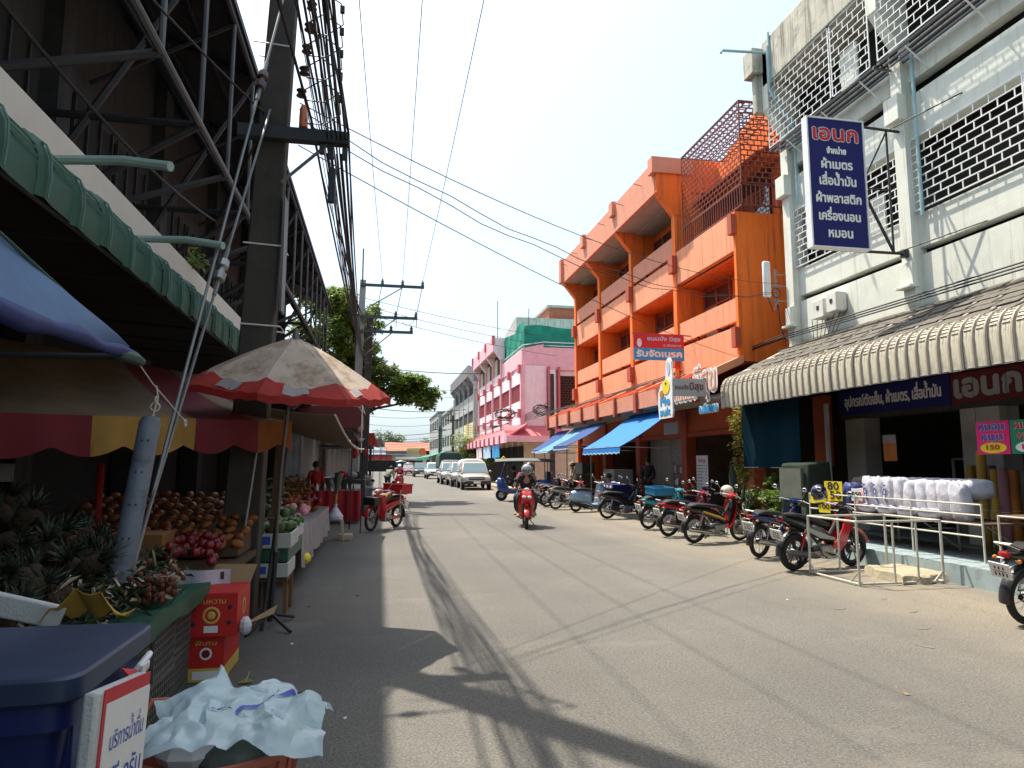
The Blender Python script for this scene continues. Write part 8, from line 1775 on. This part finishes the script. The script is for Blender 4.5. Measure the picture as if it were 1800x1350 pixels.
# banner on the orange front
t = thing('shop_banner', 'projecting red and blue shop banner with Thai script fixed to an orange column', 'banner', (8.6, 20, 4.9)); q = MB(); q.box(7.72, 9.40, 19.98, 20.02, 4.88, 5.26, 'signsky'); q.obj('lower_panel', t, smooth=False); q = MB(); q.box(7.72, 9.40, 19.98, 20.02, 5.26, 5.72, 'signred'); q.obj('upper_panel', t, smooth=False)
letter(t, 'รับจัดเบรค', (8.56, 19.978, 5.06), (1, 0, 0), .27, 'signwhite', w=1.5, bold=.014); letter(t, 'ขนมปัง มีสุข', (8.72, 19.978, 5.55), (1, 0, 0), .17, 'fringe', w=1.1, bold=.006); letter(t, 'จ.เชียงราย', (9.0, 19.978, 5.35), (1, 0, 0), .10, 'fringe', w=.6, bold=.003)
q = MB(); q.ball((7.90, 19.975, 5.42), .09, 'signwhite', 12, 7, (.9, .05, 1.5)); q.ball((7.92, 19.972, 5.48), .05, 'pinkl', 10, 6, (1, .08, 1)); q.obj('logo_print', t)
q = MB(); q.tube([(7.7, 20.03, 5.73), (9.75, 20.2, 5.73)], .018, 'steelblk', 6); q.obj('top_rod', t)
# cut-out shop logo on the hood
t = thing('shop_logo_sign', 'cut out white bordered shop logo with yellow round figure and blue letters', 'sign', (8.1, 17.5, 3.2))
def blob(pts, x, th, m, nm):
    q = MB(); q.prism(pts, x, x + th, m, 'x'); return q.obj(nm, t, smooth=False)
def ring(cy, cz, ry, rz, n=22, a0=0, a1=2 * pi): return [(cy + ry * cos(a0 + (a1 - a0) * k / n), cz + rz * sin(a0 + (a1 - a0) * k / n)) for k in range(n)]
blob([(18.95, 2.95), (18.05, 2.95), (18.0, 3.1), (18.02, 3.6), (17.95, 3.95), (18.05, 4.55), (18.15, 4.68), (18.32, 4.66), (18.42, 4.4), (18.45, 4.1), (18.8, 3.95), (19.0, 3.7), (19.02, 3.4), (18.98, 3.1)], 8.07, .05, 'signwhite', 'white_backing')
blob(ring(18.42, 3.86, .26, .22), 8.055, .015, 'signyellow', 'yellow_figure'); blob(ring(18.22, 4.38, .10, .2), 8.055, .015, 'fringe', 'hat'); blob(ring(18.72, 3.66, .14, .12), 8.055, .015, 'rollo', 'orange_ball')
blob(ring(18.40, 3.95, .05, .03), 8.045, .01, 'ink', 'face_mark')
letter(t, 'Me', (8.062, 18.5, 3.42), (0, -1, 0), .32, 'signsky', w=.66, bold=.02); letter(t, 'suk', (8.062, 18.5, 3.12), (0, -1, 0), .30, 'signsky', w=.72, bold=.02)
for (tx, yc, zc, hh, ww) in (('ขนมปัง', 17.25, 3.5, .46, 1.35), ('มีสุข', 16.1, 3.72, .85, 1.2)):
    letter(t, tx, (8.13, yc, zc), (0, -1, 0), hh, 'signwhite', w=ww, bold=.085, step=.003); letter(t, tx, (8.095, yc, zc), (0, -1, 0), hh, 'orangef', w=ww)
letter(t, 'จ.เชียงราย', (8.13, 15.95, 3.02), (0, -1, 0), .26, 'signwhite', w=.98, bold=.04, step=.003); letter(t, 'จ.เชียงราย', (8.095, 15.95, 3.02), (0, -1, 0), .26, 'signsky', w=.98, bold=.014)
q = MB(); q.tube([(8.2, 18.95, 3.35), (8.2, 15.5, 3.35)], .02, 'steelgrey', 5); q.obj('mounting_rail', t)
t = thing('grey_sign', 'grey square signboard with red handwritten Thai name in front of the cut out letters', 'sign', (7.6, 16.6, 3.6)); q = MB(); q.box(7.18, 8.08, 15.98, 16.02, 3.34, 3.78, 'signgrey'); q.obj('panel', t, smooth=False)
letter(t, 'ขนมปัง', (7.42, 15.978, 3.55), (1, 0, 0), .14, 'signdred', w=.36, bold=.003); letter(t, 'มีสุข', (7.82, 15.978, 3.57), (1, 0, 0), .24, 'signdred', w=.36, bold=.006)
q = MB(); q.tube([(8.05, 16.04, 3.80), (8.35, 16.04, 3.80)], .02, 'blackp', 6); q.obj('bracket', t)

# ================================================================== ROAD DETAILS
def patch(label, x, y, w, l, m, rz, nm='road_patch', cat='road patch', z=.004, seed=1):
    r = random.Random(seed); q = MB(); n = 22
    pts = [((w / 2) * (abs(cos(2 * pi * k / n)) ** .45) * (1 if cos(2 * pi * k / n) > 0 else -1) * r.uniform(.93, 1.05), (l / 2) * (abs(sin(2 * pi * k / n)) ** .45) * (1 if sin(2 * pi * k / n) > 0 else -1) * r.uniform(.93, 1.05)) for k in range(n)]
    q.prism(pts, 0, z, m, 'z', TR(x, y, 0) @ RZ(rz)); o = q.obj(nm, smooth=False, loc=(x, y, 0)); return tag(o, label, cat)
M['tarpatch'] = mat('dark_road_patch', (.085, .08, .073), .9, var=.15, spots=(.05, .047, .043), bump=.5, bscale=60)
M['tarpatch2'] = mat('worn_road_patch', (.155, .145, .125), .9, var=.15, spots=(.11, .10, .09), bump=.5, bscale=60)
patch('dark asphalt repair strip across the street near the red motorcycle', 2.1, 22.5, 3.4, .9, 'tarpatch', .03, seed=3)
rl = random.Random(77)
for k in range(16):
    x = rl.choice([rl.uniform(-.8, -.1), rl.uniform(5.6, 7.6), rl.uniform(0, 5)]); y = rl.uniform(4.5, 20)
    lab = ('scrap of pale litter on the road, ' + ('near the stalls' if x < 0 else 'by the parked motorcycles' if x > 5.5 else 'out in the lane'))
    q = MB(); s = rl.uniform(.012, .03); q.prism([(-s, -s * .6), (s * .8, -s * .5), (s, s * .6), (-s * .7, s * .5)], 0, .006, rl.choice(['signwhite', 'card', 'stool', 'leafy', 'ink']), 'z', TR(x, y, .001) @ RZ(rl.random() * 6)); o = q.obj('litter_scrap', smooth=False, loc=(x, y, 0)); tag(o, lab, 'litter', 'litter scraps on the road')
for k, (x, y, a) in enumerate(((5.9, 6.9, .4), (5.4, 6.2, .1), (6.1, 7.6, .8), (4.9, 5.6, 2.0), (5.2, 7.2, .2), (5.7, 5.3, .3))):
    q = MB(); q.prism([(-.07, -.02), (-.01, -.035), (.07, -.02), (.09, .01), (.0, .03), (-.06, .02)], 0, .003, 'tarpatch2', 'z', TR(x, y, .001) @ RZ(a)); o = q.obj('oil_mark', smooth=False, loc=(x, y, 0)); tag(o, 'small dark scuff mark on the dusty right side of the road', 'stain', 'scuff marks on the right side')
